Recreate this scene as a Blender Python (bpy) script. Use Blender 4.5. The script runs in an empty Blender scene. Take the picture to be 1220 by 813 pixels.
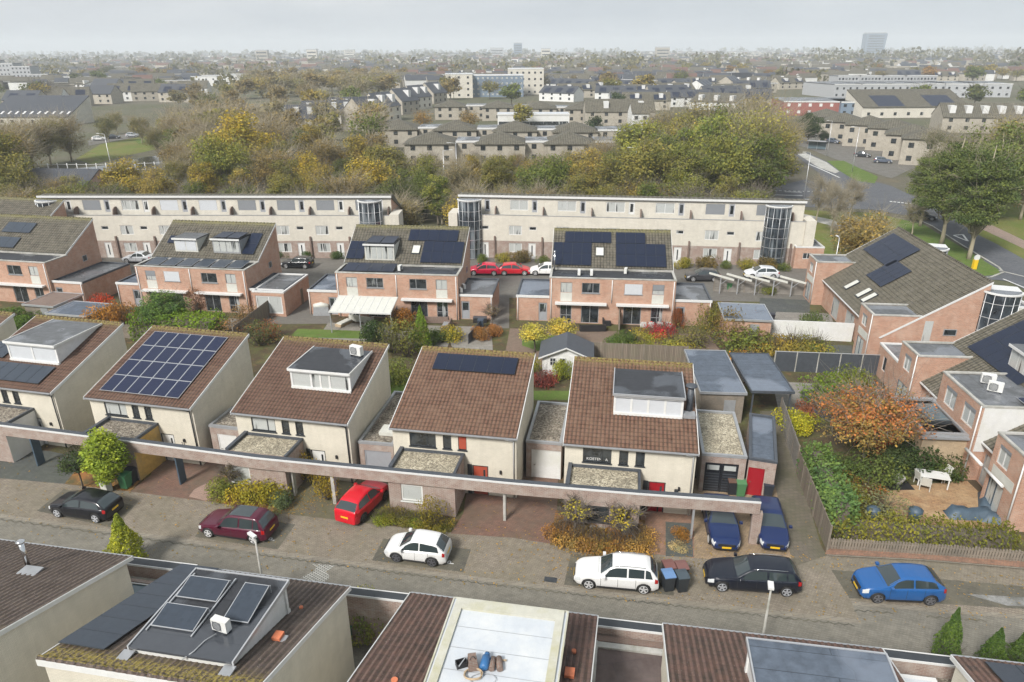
import bpy, math, random
import numpy as np
from mathutils import Vector
R = math.radians
random.seed(7)
scene = bpy.context.scene
COL = scene.collection

# ------------------------------------------------------------------ camera model (used to read real positions off the photo)
FPX, CAMH = 846.0, 27.0
PITCH = math.atan(349 / 846.0)
ROLL = R(.28)
def ray(px, py):
    X = px - 610; Y = py - 406.5
    x = X * math.cos(ROLL) - Y * math.sin(ROLL); y = X * math.sin(ROLL) + Y * math.cos(ROLL)
    c, s = math.cos(PITCH), math.sin(PITCH)
    return (x, FPX * c - y * s, -(FPX * s + y * c))
def at(px, py, z=0.0):
    d = ray(px, py); t = (z - CAMH) / d[2]
    return Vector((d[0] * t, d[1] * t, z))
def at_y(px, py, Y):            # the point seen at a pixel at forward distance Y
    d = ray(px, py); t = Y / d[1]
    return Vector((d[0] * t, Y, CAMH + d[2] * t))

# ------------------------------------------------------------------ objects
def empty(name, loc=(0, 0, 0), rz=0.0):
    o = bpy.data.objects.new(name, None); COL.objects.link(o)
    o.location = loc; o.rotation_euler = (0, 0, rz); o.empty_display_size = .3
    return o
def tag(o, label=None, cat=None, group=None, kind=None):
    if label: o['label'] = label
    if cat: o['category'] = cat
    if group: o['group'] = group
    if kind: o['kind'] = kind
    return o
def thing(name, label, cat, loc=(0, 0, 0), rz=0.0, group=None):
    return tag(empty(name, loc, rz), label, cat, group)
def kids(o): return [c for c in bpy.data.objects if c.parent == o]
CH = {}
def link_child(o, parent):
    o.parent = parent; CH.setdefault(parent.name, []).append(o)
def copy_tree(o, parent=None):
    c = o.copy(); COL.objects.link(c)
    if parent is not None: link_child(c, parent)
    for ch in CH.get(o.name, []): copy_tree(ch, c)
    return c
def mesh_obj(name, me, parent=None, color=None):
    o = bpy.data.objects.new(name, me); COL.objects.link(o)
    if parent is not None: link_child(o, parent)
    if color: o.color = (*color, 1)
    return o

class MB:
    """collects boxes, prisms and tubes in the thing's own metres; build() links them as one mesh object"""
    def __init__(s): s.v = []; s.f = []; s.m = []; s.uv = {}; s.sm = []
    def face(s, pts, mat=0, uv=None, smooth=False):
        n = len(s.v); s.v += [tuple(p) for p in pts]; s.f.append(tuple(range(n, n + len(pts)))); s.m.append(mat); s.sm.append(smooth)
        if uv: s.uv[len(s.f) - 1] = uv
    def box(s, x0, x1, y0, y1, z0, z1, mat=0):
        if x0 > x1: x0, x1 = x1, x0
        if y0 > y1: y0, y1 = y1, y0
        n = len(s.v)
        s.v += [(x0, y0, z0), (x1, y0, z0), (x1, y1, z0), (x0, y1, z0), (x0, y0, z1), (x1, y0, z1), (x1, y1, z1), (x0, y1, z1)]
        for q in ((0, 3, 2, 1), (4, 5, 6, 7), (0, 1, 5, 4), (1, 2, 6, 5), (2, 3, 7, 6), (3, 0, 4, 7)):
            s.f.append(tuple(n + i for i in q)); s.m.append(mat); s.sm.append(False)
        return s
    def prism(s, poly, d, mat=0):
        """poly: 3D points, d: extrusion vector"""
        d = Vector(d); P = [Vector(p) for p in poly]; Q = [p + d for p in P]; k = len(P)
        nrm = Vector((0, 0, 0))
        for i in range(k):
            a, b = P[i], P[(i + 1) % k]; nrm += Vector(((a.y - b.y) * (a.z + b.z), (a.z - b.z) * (a.x + b.x), (a.x - b.x) * (a.y + b.y)))
        if nrm.dot(d) > 0: P.reverse(); Q.reverse()
        n = len(s.v); s.v += [tuple(p) for p in P] + [tuple(p) for p in Q]
        s.f.append(tuple(range(n, n + k))); s.f.append(tuple(n + k + i for i in reversed(range(k))))
        for i in range(k):
            j = (i + 1) % k; s.f.append((n + j, n + i, n + k + i, n + k + j))
        s.m += [mat] * (k + 2); s.sm += [False] * (k + 2)
        return s
    def bar(s, a, b, w, h=None, mat=0, up=(0, 0, 1)):
        a, b = Vector(a), Vector(b); h = h or w
        t = (b - a).normalized(); u = Vector(up)
        if abs(t.dot(u)) > .95: u = Vector((0, 1, 0))
        x = t.cross(u).normalized(); y = x.cross(t).normalized()
        c = [a - x * w / 2 - y * h / 2, a + x * w / 2 - y * h / 2, a + x * w / 2 + y * h / 2, a - x * w / 2 + y * h / 2]
        return s.prism(c, b - a, mat)
    def tube(s, pts, rads, n=6, mat=0, caps=True):
        pts = [Vector(p) for p in pts]
        if not hasattr(rads, '__len__'): rads = [rads] * len(pts)
        rings = []
        for i, p in enumerate(pts):
            t = (pts[min(i + 1, len(pts) - 1)] - pts[max(i - 1, 0)]).normalized()
            u = Vector((0, 0, 1)) if abs(t.z) < .9 else Vector((1, 0, 0))
            x = t.cross(u).normalized(); y = x.cross(t)
            base = len(s.v)
            for k in range(n):
                a = 2 * math.pi * k / n; s.v.append(tuple(p + (x * math.cos(a) + y * math.sin(a)) * rads[i]))
            rings.append(base)
        for i in range(len(rings) - 1):
            for k in range(n):
                k2 = (k + 1) % n
                s.f.append((rings[i] + k, rings[i + 1] + k, rings[i + 1] + k2, rings[i] + k2)); s.m.append(mat); s.sm.append(True)
        if caps:
            s.f.append(tuple(rings[0] + k for k in range(n))); s.m.append(mat); s.sm.append(False)
            s.f.append(tuple(rings[-1] + k for k in reversed(range(n)))); s.m.append(mat); s.sm.append(False)
        return s
    def grid(s, P, mat=0, UV=None, smooth=True):
        """P[i][j] points"""
        n = len(s.v); a = len(P); b = len(P[0])
        for r_ in P: s.v += [tuple(p) for p in r_]
        for i in range(a - 1):
            for j in range(b - 1):
                s.f.append((n + i * b + j, n + i * b + j + 1, n + (i + 1) * b + j + 1, n + (i + 1) * b + j)); s.m.append(mat); s.sm.append(smooth)
                if UV: s.uv[len(s.f) - 1] = [UV[i][j], UV[i][j + 1], UV[i + 1][j + 1], UV[i + 1][j]]
        return s
    def mesh(s, name, mats):
        me = bpy.data.meshes.new(name)
        me.from_pydata(s.v, [], s.f)
        for m in (mats if isinstance(mats, (list, tuple)) else [mats]): me.materials.append(m)
        me.polygons.foreach_set('material_index', s.m); me.polygons.foreach_set('use_smooth', s.sm)
        uvl = me.uv_layers.new(name='m')
        co = s.v; out = []
        for fi, f in enumerate(s.f):
            if fi in s.uv: 
                for q in s.uv[fi]: out += [q[0], q[1]]
                continue
            k = len(f); nx = ny = nz = 0.0
            for i in range(k):
                a, b = co[f[i]], co[f[(i + 1) % k]]
                nx += (a[1] - b[1]) * (a[2] + b[2]); ny += (a[2] - b[2]) * (a[0] + b[0]); nz += (a[0] - b[0]) * (a[1] + b[1])
            L = math.sqrt(nx * nx + ny * ny + nz * nz) or 1; nx /= L; ny /= L; nz /= L
            h = math.hypot(nx, ny)
            if h < .05: t = (1, 0, 0); bt = (0, 1, 0)
            else:
                t = (-ny / h, nx / h, 0); bt = (ny * 0 - nz * t[1], nz * t[0] - nx * 0, nx * t[1] - ny * t[0])
            for i in f:
                c = co[i]; out += [c[0] * t[0] + c[1] * t[1], c[0] * bt[0] + c[1] * bt[1] + c[2] * bt[2]]
        uvl.data.foreach_set('uv', out)
        me.update(); me.validate(verbose=False)
        return me
    def build(s, name, mats, parent=None, color=None):
        return mesh_obj(name, s.mesh(name, mats), parent, color)

# ------------------------------------------------------------------ materials
def mat_new(name):
    m = bpy.data.materials.new(name); m.use_nodes = True; nt = m.node_tree
    b = nt.nodes['Principled BSDF']
    return m, nt, b
def N(nt, t, **kw):
    n = nt.nodes.new(t)
    for k, v in kw.items():
        if k in n.inputs: n.inputs[k].default_value = v
        else: setattr(n, k, v)
    return n
def L(nt, a, b): nt.links.new(a, b)
def c4(c): return (c[0], c[1], c[2], 1)
def ramp(nt, src, stops):
    r = nt.nodes.new('ShaderNodeValToRGB'); e = r.color_ramp.elements
    e[0].position, e[0].color = stops[0][0], c4(stops[0][1]); e[1].position, e[1].color = stops[-1][0], c4(stops[-1][1])
    for p, c in stops[1:-1]:
        x = e.new(p); x.color = c4(c)
    L(nt, src, r.inputs[0]); return r.outputs[0]
def mix(nt, f, a, b, mode='MIX'):
    n = nt.nodes.new('ShaderNodeMix'); n.data_type = 'RGBA'; n.blend_type = mode
    for v, i in ((f, 0), (a, 6), (b, 7)):
        if isinstance(v, (int, float)): n.inputs[i].default_value = v
        elif isinstance(v, tuple): n.inputs[i].default_value = c4(v)
        else: L(nt, v, n.inputs[i])
    return n.outputs[2]
def noise(nt, vec, scale, detail=4, rough=.6):
    n = N(nt, 'ShaderNodeTexNoise'); n.inputs['Scale'].default_value = scale; n.inputs['Detail'].default_value = detail; n.inputs['Roughness'].default_value = rough
    if vec is not None: L(nt, vec, n.inputs['Vector'])
    return n.outputs[0]
def uvo(nt): return nt.nodes.new('ShaderNodeUVMap').outputs[0]
def wpos(nt): return nt.nodes.new('ShaderNodeNewGeometry').outputs['Position']
def bump(nt, b, h, d=.01, s=.6):
    n = N(nt, 'ShaderNodeBump', Strength=s, Distance=d); L(nt, h, n.inputs['Height']); L(nt, n.outputs[0], b.inputs['Normal'])
def math_(nt, op, a, b=None, c=None):
    n = nt.nodes.new('ShaderNodeMath'); n.operation = op
    for i, v in enumerate((a, b, c)):
        if v is None: continue
        if isinstance(v, (int, float)): n.inputs[i].default_value = v
        else: L(nt, v, n.inputs[i])
    return n.outputs[0]

def plain(name, col, rough=.6, metal=0, var=.15, scale=3.0, spec=.5, dirt=None):
    m, nt, b = mat_new(name); p = wpos(nt)
    n = noise(nt, p, scale, 5)
    c = ramp(nt, n, [(.3, tuple(x * (1 - var) for x in col)), (.7, tuple(min(1, x * (1 + var)) for x in col))])
    if dirt:
        n2 = noise(nt, p, .6, 6, .7); f = ramp(nt, n2, [(.45, (0, 0, 0)), (.7, (1, 1, 1))]); c = mix(nt, f, c, dirt)
    L(nt, c, b.inputs['Base Color']); b.inputs['Roughness'].default_value = rough; b.inputs['Metallic'].default_value = metal
    b.inputs['Specular IOR Level'].default_value = spec
    return m
def brick(name, c1, c2, mortar, bw=.22, bh=.07, mw=.012, stain=(0, 0, 0), st=.25, rough=.9, blotch=1.2):
    m, nt, b = mat_new(name); u = uvo(nt)
    t = N(nt, 'ShaderNodeTexBrick'); L(nt, u, t.inputs['Vector'])
    t.inputs['Color1'].default_value = c4(c1); t.inputs['Color2'].default_value = c4(c2); t.inputs['Mortar'].default_value = c4(mortar)
    t.inputs['Scale'].default_value = 1; t.inputs['Brick Width'].default_value = bw; t.inputs['Row Height'].default_value = bh; t.inputs['Mortar Size'].default_value = mw
    p = wpos(nt); n = noise(nt, p, blotch, 6, .65)
    f = ramp(nt, n, [(.42, (0, 0, 0)), (.75, (st,) * 3)])
    c = mix(nt, f, t.outputs[0], stain)
    mpz = N(nt, 'ShaderNodeMapping'); mpz.inputs['Scale'].default_value = (2.6, 2.6, .22); L(nt, p, mpz.inputs[0]); c = mix(nt, .13, c, ramp(nt, noise(nt, mpz.outputs[0], 1.0, 5, .7), [(.35, (.62, .62, .58)), (.6, (1.06, 1.06, 1.06))]), 'MULTIPLY')
    n3 = noise(nt, p, .35, 3); c = mix(nt, .35, c, ramp(nt, n3, [(.3, (.72, .72, .72)), (.7, (1, 1, 1))]), 'MULTIPLY')
    L(nt, c, b.inputs['Base Color']); b.inputs['Roughness'].default_value = rough
    bump(nt, b, t.outputs[1], .008, -.4)
    return m
def tiles(name, cols, moss, tw, th, moss_top=None, mossa=.3, weather=(.3, .27, .2), wamt=.3, gap=True, pale=None, ga=.8, gb=.7):
    """uv = metres along the eave / up the slope; one random tone per tile"""
    m, nt, b = mat_new(name); u = uvo(nt)
    sep = N(nt, 'ShaderNodeSeparateXYZ'); L(nt, u, sep.inputs[0])
    a = math_(nt, 'DIVIDE', sep.outputs[0], tw); v = math_(nt, 'DIVIDE', sep.outputs[1], th)
    fa = math_(nt, 'FLOOR', a); fv = math_(nt, 'FLOOR', v)
    cb = N(nt, 'ShaderNodeCombineXYZ'); L(nt, fa, cb.inputs[0]); L(nt, fv, cb.inputs[1])
    wn = nt.nodes.new('ShaderNodeTexWhiteNoise'); wn.noise_dimensions = '3D'; L(nt, cb.outputs[0], wn.inputs['Vector'])
    c = ramp(nt, wn.outputs[0], [(i / (len(cols) - 1), x) for i, x in enumerate(cols)])
    # lit crests, shaded troughs and dark course lines painted into the tile colour
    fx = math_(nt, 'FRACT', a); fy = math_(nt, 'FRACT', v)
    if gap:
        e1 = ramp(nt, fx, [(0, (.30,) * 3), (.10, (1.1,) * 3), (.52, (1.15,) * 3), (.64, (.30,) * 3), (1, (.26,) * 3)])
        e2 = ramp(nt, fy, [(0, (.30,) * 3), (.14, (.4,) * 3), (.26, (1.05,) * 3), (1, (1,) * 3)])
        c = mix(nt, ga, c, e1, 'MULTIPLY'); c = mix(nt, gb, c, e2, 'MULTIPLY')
    p = wpos(nt)
    n2 = noise(nt, p, 1.3, 7, .7); f = ramp(nt, n2, [(.4, (0, 0, 0)), (.72, (wamt,) * 3)]); c = mix(nt, f, c, weather)
    nm = noise(nt, p, 9, 5, .7); f2 = ramp(nt, nm, [(.42, (0, 0, 0)), (.56, (1, 1, 1))])
    if moss_top is not None:
        g = ramp(nt, math_(nt, 'SUBTRACT', sep.outputs[1], moss_top), [(0, (.06,) * 3), (.55, (.25,) * 3), (.8, (.95,) * 3), (1, (1,) * 3)])
        f2 = mix(nt, 1.0, f2, g, 'MULTIPLY')
        f2 = mix(nt, 1.0, f2, (1.0, 1.0, 1.0), 'MULTIPLY')
    else: f2 = mix(nt, 1.0, f2, (mossa,) * 3, 'MULTIPLY')
    c = mix(nt, f2, c, mix(nt, noise(nt, p, 25), moss, tuple(x * .45 for x in moss)))
    if pale:
        n5 = noise(nt, p, 30, 2); f5 = ramp(nt, n5, [(.70, (0, 0, 0)), (.74, (1, 1, 1))]); c = mix(nt, f5, c, pale)
    L(nt, c, b.inputs['Base Color']); b.inputs['Roughness'].default_value = .85
    return m
def gravel(name, c1, c2, c3, scale=14):
    m, nt, b = mat_new(name); p = wpos(nt)
    v = N(nt, 'ShaderNodeTexVoronoi', Scale=scale); L(nt, p, v.inputs['Vector'])
    s = N(nt, 'ShaderNodeSeparateColor'); L(nt, v.outputs['Color'], s.inputs[0])
    c = ramp(nt, s.outputs[0], [(0, c1), (.5, c2), (1, c3)])
    c = mix(nt, ramp(nt, noise(nt, p, .9, 5), [(.45, (0, 0, 0)), (.75, (.7,) * 3)]), c, tuple(x * .35 for x in c2))
    L(nt, c, b.inputs['Base Color']); b.inputs['Roughness'].default_value = .95
    bump(nt, b, v.outputs['Distance'], .05, -.8)
    return m
def bitumen(name, col, wet=(.12, .13, .15), amt=.5, lines=True, scale=.35):
    m, nt, b = mat_new(name); p = wpos(nt)
    n = noise(nt, p, scale, 3, .5); f = ramp(nt, n, [(.5, (0, 0, 0)), (.56, (1, 1, 1))])
    base = ramp(nt, noise(nt, p, 2.5, 6, .7), [(.3, tuple(x * .7 for x in col)), (.7, tuple(x * 1.35 for x in col))])
    u = uvo(nt); t = N(nt, 'ShaderNodeTexBrick'); L(nt, u, t.inputs['Vector'])
    t.inputs['Color1'].default_value = (1, 1, 1, 1); t.inputs['Color2'].default_value = (.85, .85, .85, 1); t.inputs['Mortar'].default_value = (.45, .45, .45, 1)
    t.inputs['Scale'].default_value = 1; t.inputs['Brick Width'].default_value = 6.; t.inputs['Row Height'].default_value = 1.0; t.inputs['Mortar Size'].default_value = .02; 
    base = mix(nt, 1.0 if lines else 0.0, base, t.outputs[0], 'MULTIPLY')
    c = mix(nt, f, base, mix(nt, .5, base, wet))
    L(nt, c, b.inputs['Base Color'])
    r = ramp(nt, f, [(0, (.55,) * 3), (1, (.55 - amt,) * 3)]); L(nt, r, b.inputs['Roughness'])
    return m
def gloss(name, col, rough=.08, metal=0, coat=0):
    m, nt, b = mat_new(name); b.inputs['Base Color'].default_value = c4(col); b.inputs['Roughness'].default_value = rough; b.inputs['Metallic'].default_value = metal
    b.inputs['Coat Weight'].default_value = coat
    return m
def window_glass(name, dark, curtain, amt, scale=1.6):
    """dark room behind the pane with pale curtains hanging in parts of it"""
    m, nt, b = mat_new(name); u = uvo(nt); p = wpos(nt)
    mp = N(nt, 'ShaderNodeMapping'); mp.inputs['Scale'].default_value = (scale, scale * .12, 1); L(nt, u, mp.inputs[0])
    n = noise(nt, mp.outputs[0], 1, 2); f = ramp(nt, n, [(1 - amt - .03, (0, 0, 0)), (1 - amt + .03, (1, 1, 1))])
    w = N(nt, 'ShaderNodeTexWave'); w.inputs['Scale'].default_value = 5; L(nt, u, w.inputs['Vector'])
    cc = mix(nt, w.outputs[1], curtain, tuple(x * .6 for x in curtain))
    dd = ramp(nt, noise(nt, p, 1.5), [(.35, dark), (.7, tuple(x * 3 + .01 for x in dark))])
    L(nt, mix(nt, f, dd, cc), b.inputs['Base Color']); b.inputs['Roughness'].default_value = .05; b.inputs['Specular IOR Level'].default_value = .9
    return m
def pavers(name, c1, c2, mortar, bw, bh, moss, mossamt=.5, rot=0.0, wet=0, st=.35, mscale=.25, mw=.01):
    m, nt, b = mat_new(name); p = wpos(nt)
    mp = N(nt, 'ShaderNodeMapping'); mp.inputs['Rotation'].default_value = (0, 0, rot); L(nt, p, mp.inputs[0])
    t = N(nt, 'ShaderNodeTexBrick'); L(nt, mp.outputs[0], t.inputs['Vector']); t.offset = .5
    t.inputs['Color1'].default_value = c4(c1); t.inputs['Color2'].default_value = c4(c2); t.inputs['Mortar'].default_value = c4(mortar)
    t.inputs['Scale'].default_value = 1; t.inputs['Brick Width'].default_value = bw; t.inputs['Row Height'].default_value = bh; t.inputs['Mortar Size'].default_value = mw
    n = noise(nt, p, mscale, 7, .68); f = ramp(nt, n, [(.38, (0, 0, 0)), (.68, (mossamt,) * 3)])
    c = mix(nt, f, t.outputs[0], moss)
    n2 = noise(nt, p, 2.2, 6, .7); c = mix(nt, st, c, ramp(nt, n2, [(.3, (.5,) * 3), (.7, (1.3,) * 3)]), 'MULTIPLY')
    L(nt, c, b.inputs['Base Color']); b.inputs['Roughness'].default_value = .85
    if wet:
        r = ramp(nt, noise(nt, p, .5, 4), [(.45, (.85,) * 3), (.65, (.85 - wet,) * 3)]); L(nt, r, b.inputs['Roughness'])
    bump(nt, b, t.outputs[1], .006, -.3)
    return m
def ground_mix(name, a, b_, scale=.3, lo=.4, hi=.6, c=None, fine=6, rough=.95):
    m, nt, b = mat_new(name); p = wpos(nt)
    f = ramp(nt, noise(nt, p, scale, 8, .7), [(lo, (0, 0, 0)), (hi, (1, 1, 1))]); col = mix(nt, f, a, b_)
    if c:
        f2 = ramp(nt, noise(nt, p, scale * 3.1, 6, .7), [(.55, (0, 0, 0)), (.65, (1, 1, 1))]); col = mix(nt, f2, col, c)
    col = mix(nt, .6, col, ramp(nt, noise(nt, p, fine, 5, .8), [(.25, (.45,) * 3), (.75, (1.45,) * 3)]), 'MULTIPLY')
    L(nt, col, b.inputs['Base Color']); b.inputs['Roughness'].default_value = rough; b.inputs['Specular IOR Level'].default_value = .2
    return m
def leafmat(name='leaves', trans=.35):
    """tint comes from each object's own colour; every leaf clump has a random tone"""
    m, nt, b = mat_new(name)
    oi = nt.nodes.new('ShaderNodeObjectInfo'); u = uvo(nt)
    wn = nt.nodes.new('ShaderNodeTexWhiteNoise'); wn.noise_dimensions = '2D'; L(nt, u, wn.inputs['Vector'])
    f = ramp(nt, wn.outputs[0], [(0, (.8, .88, .85)), (.5, (1.35, 1.35, 1.25)), (.85, (1.8, 1.75, 1.4)), (1, (2.4, 2.1, 1.3))])
    c = mix(nt, 1.0, oi.outputs['Color'], f, 'MULTIPLY')
    tc = nt.nodes.new('ShaderNodeTexCoord')
    n = noise(nt, tc.outputs['Object'], .6, 3); c = mix(nt, .8, c, ramp(nt, n, [(.35, (.6, .72, .75)), (.6, (1.25, 1.15, .9))]), 'MULTIPLY')
    L(nt, c, b.inputs['Base Color']); b.inputs['Roughness'].default_value = .75; b.inputs['Specular IOR Level'].default_value = .25
    tr = nt.nodes.new('ShaderNodeBsdfTranslucent'); L(nt, c, tr.inputs[0]); ms = nt.nodes.new('ShaderNodeMixShader'); ms.inputs[0].default_value = trans
    L(nt, b.outputs[0], ms.inputs[1]); L(nt, tr.outputs[0], ms.inputs[2]); L(nt, ms.outputs[0], nt.nodes['Material Output'].inputs[0])
    return m
def objcol(name, rough=.3, coat=0.0, metal=0.0, flake=False):
    m, nt, b = mat_new(name); oi = nt.nodes.new('ShaderNodeObjectInfo')
    c = oi.outputs['Color']
    n = noise(nt, wpos(nt), 5, 5); c = mix(nt, .25, c, ramp(nt, n, [(.3, (.8,) * 3), (.7, (1,) * 3)]), 'MULTIPLY')
    L(nt, c, b.inputs['Base Color']); b.inputs['Roughness'].default_value = rough; b.inputs['Coat Weight'].default_value = coat; b.inputs['Coat Roughness'].default_value = .04; b.inputs['Metallic'].default_value = metal
    return m

M = {}
_o = 'first second third fourth fifth sixth seventh eighth ninth tenth eleventh twelfth thirteenth fourteenth fifteenth sixteenth seventeenth eighteenth nineteenth'.split()
_t = ['twenty', 'thirty', 'forty', 'fifty']
ORD = list(_o)
for _a, _b in zip(_t, ('twentieth', 'thirtieth', 'fortieth', 'fiftieth')): ORD += [_b] + [_a + '-' + x for x in _o[:9]]
M['cream'] = brick('cream_brick', (.72, .67, .56), (.66, .615, .51), (.56, .52, .43), .21, .065, .01, (.42, .40, .33), .3)
M['cream_far'] = brick('cream_terrace_brick', (.66, .625, .54), (.61, .575, .50), (.54, .505, .43), .4, .13, .012, (.42, .40, .34), .3)
M['creamdist'] = brick('cream_distant_wall', (.50, .46, .38), (.45, .41, .34), (.38, .35, .29), .6, .25, .02)
M['pink'] = brick('salmon_brick', (.50, .25, .16), (.36, .17, .105), (.44, .34, .27), .25, .085, .014, (.56, .43, .34), .55)
M['mauve'] = brick('mauve_brick', (.31, .205, .165), (.23, .145, .12), (.36, .31, .27), .25, .08, .014, (.46, .42, .37), .7, blotch=1.8)
M['darkbrick'] = brick('brown_brick', (.22, .13, .10), (.16, .10, .08), (.22, .19, .16), .21, .065, .012)
M['ochre'] = plain('ochre_render', (.52, .33, .09), .9, dirt=(.34, .26, .12))
M['peach'] = plain('peach_render', (.60, .36, .22), .9, var=.06, dirt=(.5, .36, .26))
M['white'] = plain('white_paint', (.66, .66, .645), .55, var=.06, dirt=(.6, .6, .55))
M['offwhite'] = plain('offwhite_panel', (.54, .54, .49), .6, var=.06)
M['trimw'] = plain('white_trim', (.62, .62, .605), .5, var=.04)
M['greytrim'] = plain('zinc_trim', (.34, .35, .36), .45, metal=.3, var=.1)
M['dark'] = plain('dark_trim', (.035, .04, .045), .5)
M['anth'] = plain('anthracite', (.06, .068, .08), .5)
M['bluegrey'] = plain('blue_grey_paint', (.055, .085, .115), .5)
M['conc'] = plain('concrete', (.42, .41, .38), .9, dirt=(.22, .22, .18))
M['wood'] = plain('weathered_wood', (.23, .195, .155), .9, dirt=(.12, .11, .09), scale=8)
M['woodl'] = plain('pale_wood', (.42, .32, .21), .85, dirt=(.25, .2, .14), scale=8)
M['fence'] = brick('fence_boards', (.25, .20, .155), (.17, .14, .11), (.06, .05, .04), .15, 3.0, .012, (.15, .17, .1), .4)
M['boards_h'] = brick('horizontal_boards', (.28, .26, .23), (.22, .20, .175), (.08, .07, .06), 3.0, .14, .012)
M['door_red'] = plain('red_door_paint', (.30, .012, .02), .35, var=.05)
M['door_rust'] = plain('brick_red_paint', (.36, .07, .04), .4, var=.05)
M['door_black'] = plain('black_door_paint', (.018, .02, .025), .35)
M['door_grey'] = plain('grey_door_paint', (.30, .31, .33), .5, var=.04)
M['tile_brown'] = tiles('brown_pantiles', [(.125, .062, .042), (.145, .073, .049), (.165, .086, .058), (.135, .067, .045)], (.30, .25, .07), .25, .34, moss_top=7.15, weather=(.20, .125, .085), wamt=.6)
M['tile_umber'] = tiles('umber_pantiles', [(.075, .054, .048), (.092, .066, .057), (.105, .077, .066), (.083, .06, .052)], (.36, .28, .06), .25, .34, moss_top=6.75, weather=(.12, .095, .083), wamt=.6, pale=(.55, .53, .48), gb=.3)
M['tile_red'] = tiles('russet_pantiles', [(.095, .047, .035), (.11, .055, .04), (.128, .066, .047), (.10, .051, .037)], (.30, .25, .07), .25, .34, moss_top=7.15, weather=(.16, .10, .072), wamt=.6)
M['tile_rust'] = tiles('dark_russet_pantiles', [(.08, .052, .045), (.098, .062, .052), (.11, .068, .057), (.088, .056, .048)], (.32, .25, .06), .25, .34, moss_top=7.3, weather=(.17, .085, .065), wamt=.6, pale=(.5, .48, .44), gb=.3)
M['tile_dark'] = tiles('grey_brown_tiles', [(.07, .063, .05), (.095, .084, .066), (.115, .10, .078), (.082, .073, .058)], (.26, .24, .09), .33, .38, moss_top=4.7, weather=(.17, .155, .12), wamt=.6)
M['tile_far'] = tiles('distant_grey_tiles', [(.06, .056, .052), (.09, .083, .075), (.115, .105, .094)], (.16, .15, .07), .6, .6, mossa=.4)
M['gravel'] = gravel('roof_gravel', (.14, .12, .09), (.32, .28, .20), (.55, .50, .38), 13)
M['gravel_d'] = gravel('dark_roof_gravel', (.07, .06, .05), (.20, .17, .13), (.38, .34, .28), 12)
M['bit'] = bitumen('roof_felt', (.03, .032, .037), (.09, .10, .115), amt=.45)
M['bitblue'] = bitumen('blue_grey_roof_felt', (.085, .105, .135), (.2, .23, .28), .45, scale=.22)
M['bitgrey'] = bitumen('grey_roof_felt', (.11, .115, .12), (.2, .21, .23), .4)
M['whiteroof'] = plain('white_membrane', (.49, .52, .55), .5, var=.04, dirt=(.60, .61, .60))
M['stainedtrim'] = plain('algae_stained_membrane', (.48, .47, .40), .6, var=.1, scale=2, dirt=(.38, .36, .2))
M['gdark'] = window_glass('dark_window', (.012, .015, .017), (.45, .47, .46), .36)
M['gcurt'] = window_glass('curtained_window', (.02, .022, .022), (.55, .57, .55), .62)
M['gblue'] = gloss('car_glass', (.03, .042, .045), .03); M['gblue'].node_tree.nodes['Principled BSDF'].inputs['Specular IOR Level'].default_value = 1.0
M['gclear'] = gloss('glass_roof', (.10, .14, .16), .05)
M['gtower'] = window_glass('stair_tower_glass', (.015, .02, .025), (.22, .25, .27), .45, .8)
M['blind'] = plain('window_blind', (.52, .54, .56), .6, var=.03)
M['blindg'] = plain('grey_shutter', (.21, .222, .235), .6, var=.03)
M['cellA'] = None
def solar_mat(name, col, line, cell=.16, lw=.04, rough=.12, spec=.5):
    m, nt, b = mat_new(name); u = uvo(nt)
    t = N(nt, 'ShaderNodeTexBrick'); L(nt, u, t.inputs['Vector']); t.offset = 0
    t.inputs['Color1'].default_value = c4(col); t.inputs['Color2'].default_value = c4(tuple(x * 1.25 for x in col)); t.inputs['Mortar'].default_value = c4(line)
    t.inputs['Scale'].default_value = 1; t.inputs['Brick Width'].default_value = cell; t.inputs['Row Height'].default_value = cell; t.inputs['Mortar Size'].default_value = cell * lw
    L(nt, t.outputs[0], b.inputs['Base Color']); b.inputs['Roughness'].default_value = rough; b.inputs['Specular IOR Level'].default_value = spec
    return m
M['solar'] = solar_mat('navy_solar_cells', (.010, .015, .032), (.016, .023, .042), lw=.05, rough=.3, spec=.3)
M['solarb'] = solar_mat('blue_solar_cells', (.011, .016, .042), (.035, .042, .07), lw=.05, rough=.32, spec=.25)
M['solargrey'] = solar_mat('slate_solar_cells', (.035, .045, .06), (.045, .055, .07), rough=.35, lw=.05, spec=.35)
M['alu'] = plain('aluminium', (.55, .56, .57), .4, metal=.6, var=.05)
M['chrome'] = gloss('polished_steel', (.7, .7, .7), .12, 1)
M['black'] = plain('black_plastic', (.02, .02, .022), .5)
M['rubber'] = plain('tyre_rubber', (.02, .02, .02), .8)
M['carp'] = objcol('car_paint', .30, .55); M['carp'].node_tree.nodes['Principled BSDF'].inputs['Specular IOR Level'].default_value = .25
M['tint'] = objcol('tinted_paint', .5)
M['leaf'] = leafmat()
M['bark'] = plain('bark', (.13, .11, .085), .95, scale=9)
M['twig'] = objcol('twig_bark', .95)
M['plate'] = plain('yellow_plate', (.75, .48, .02), .4, var=.02)
M['lampred'] = gloss('red_lamp', (.35, .01, .01), .15)
M['lampclear'] = gloss('clear_lamp', (.55, .57, .58), .1)
M['orange'] = plain('terracotta', (.55, .17, .08), .8)
M['blue'] = plain('blue_enamel', (.03, .12, .28), .4)
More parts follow.
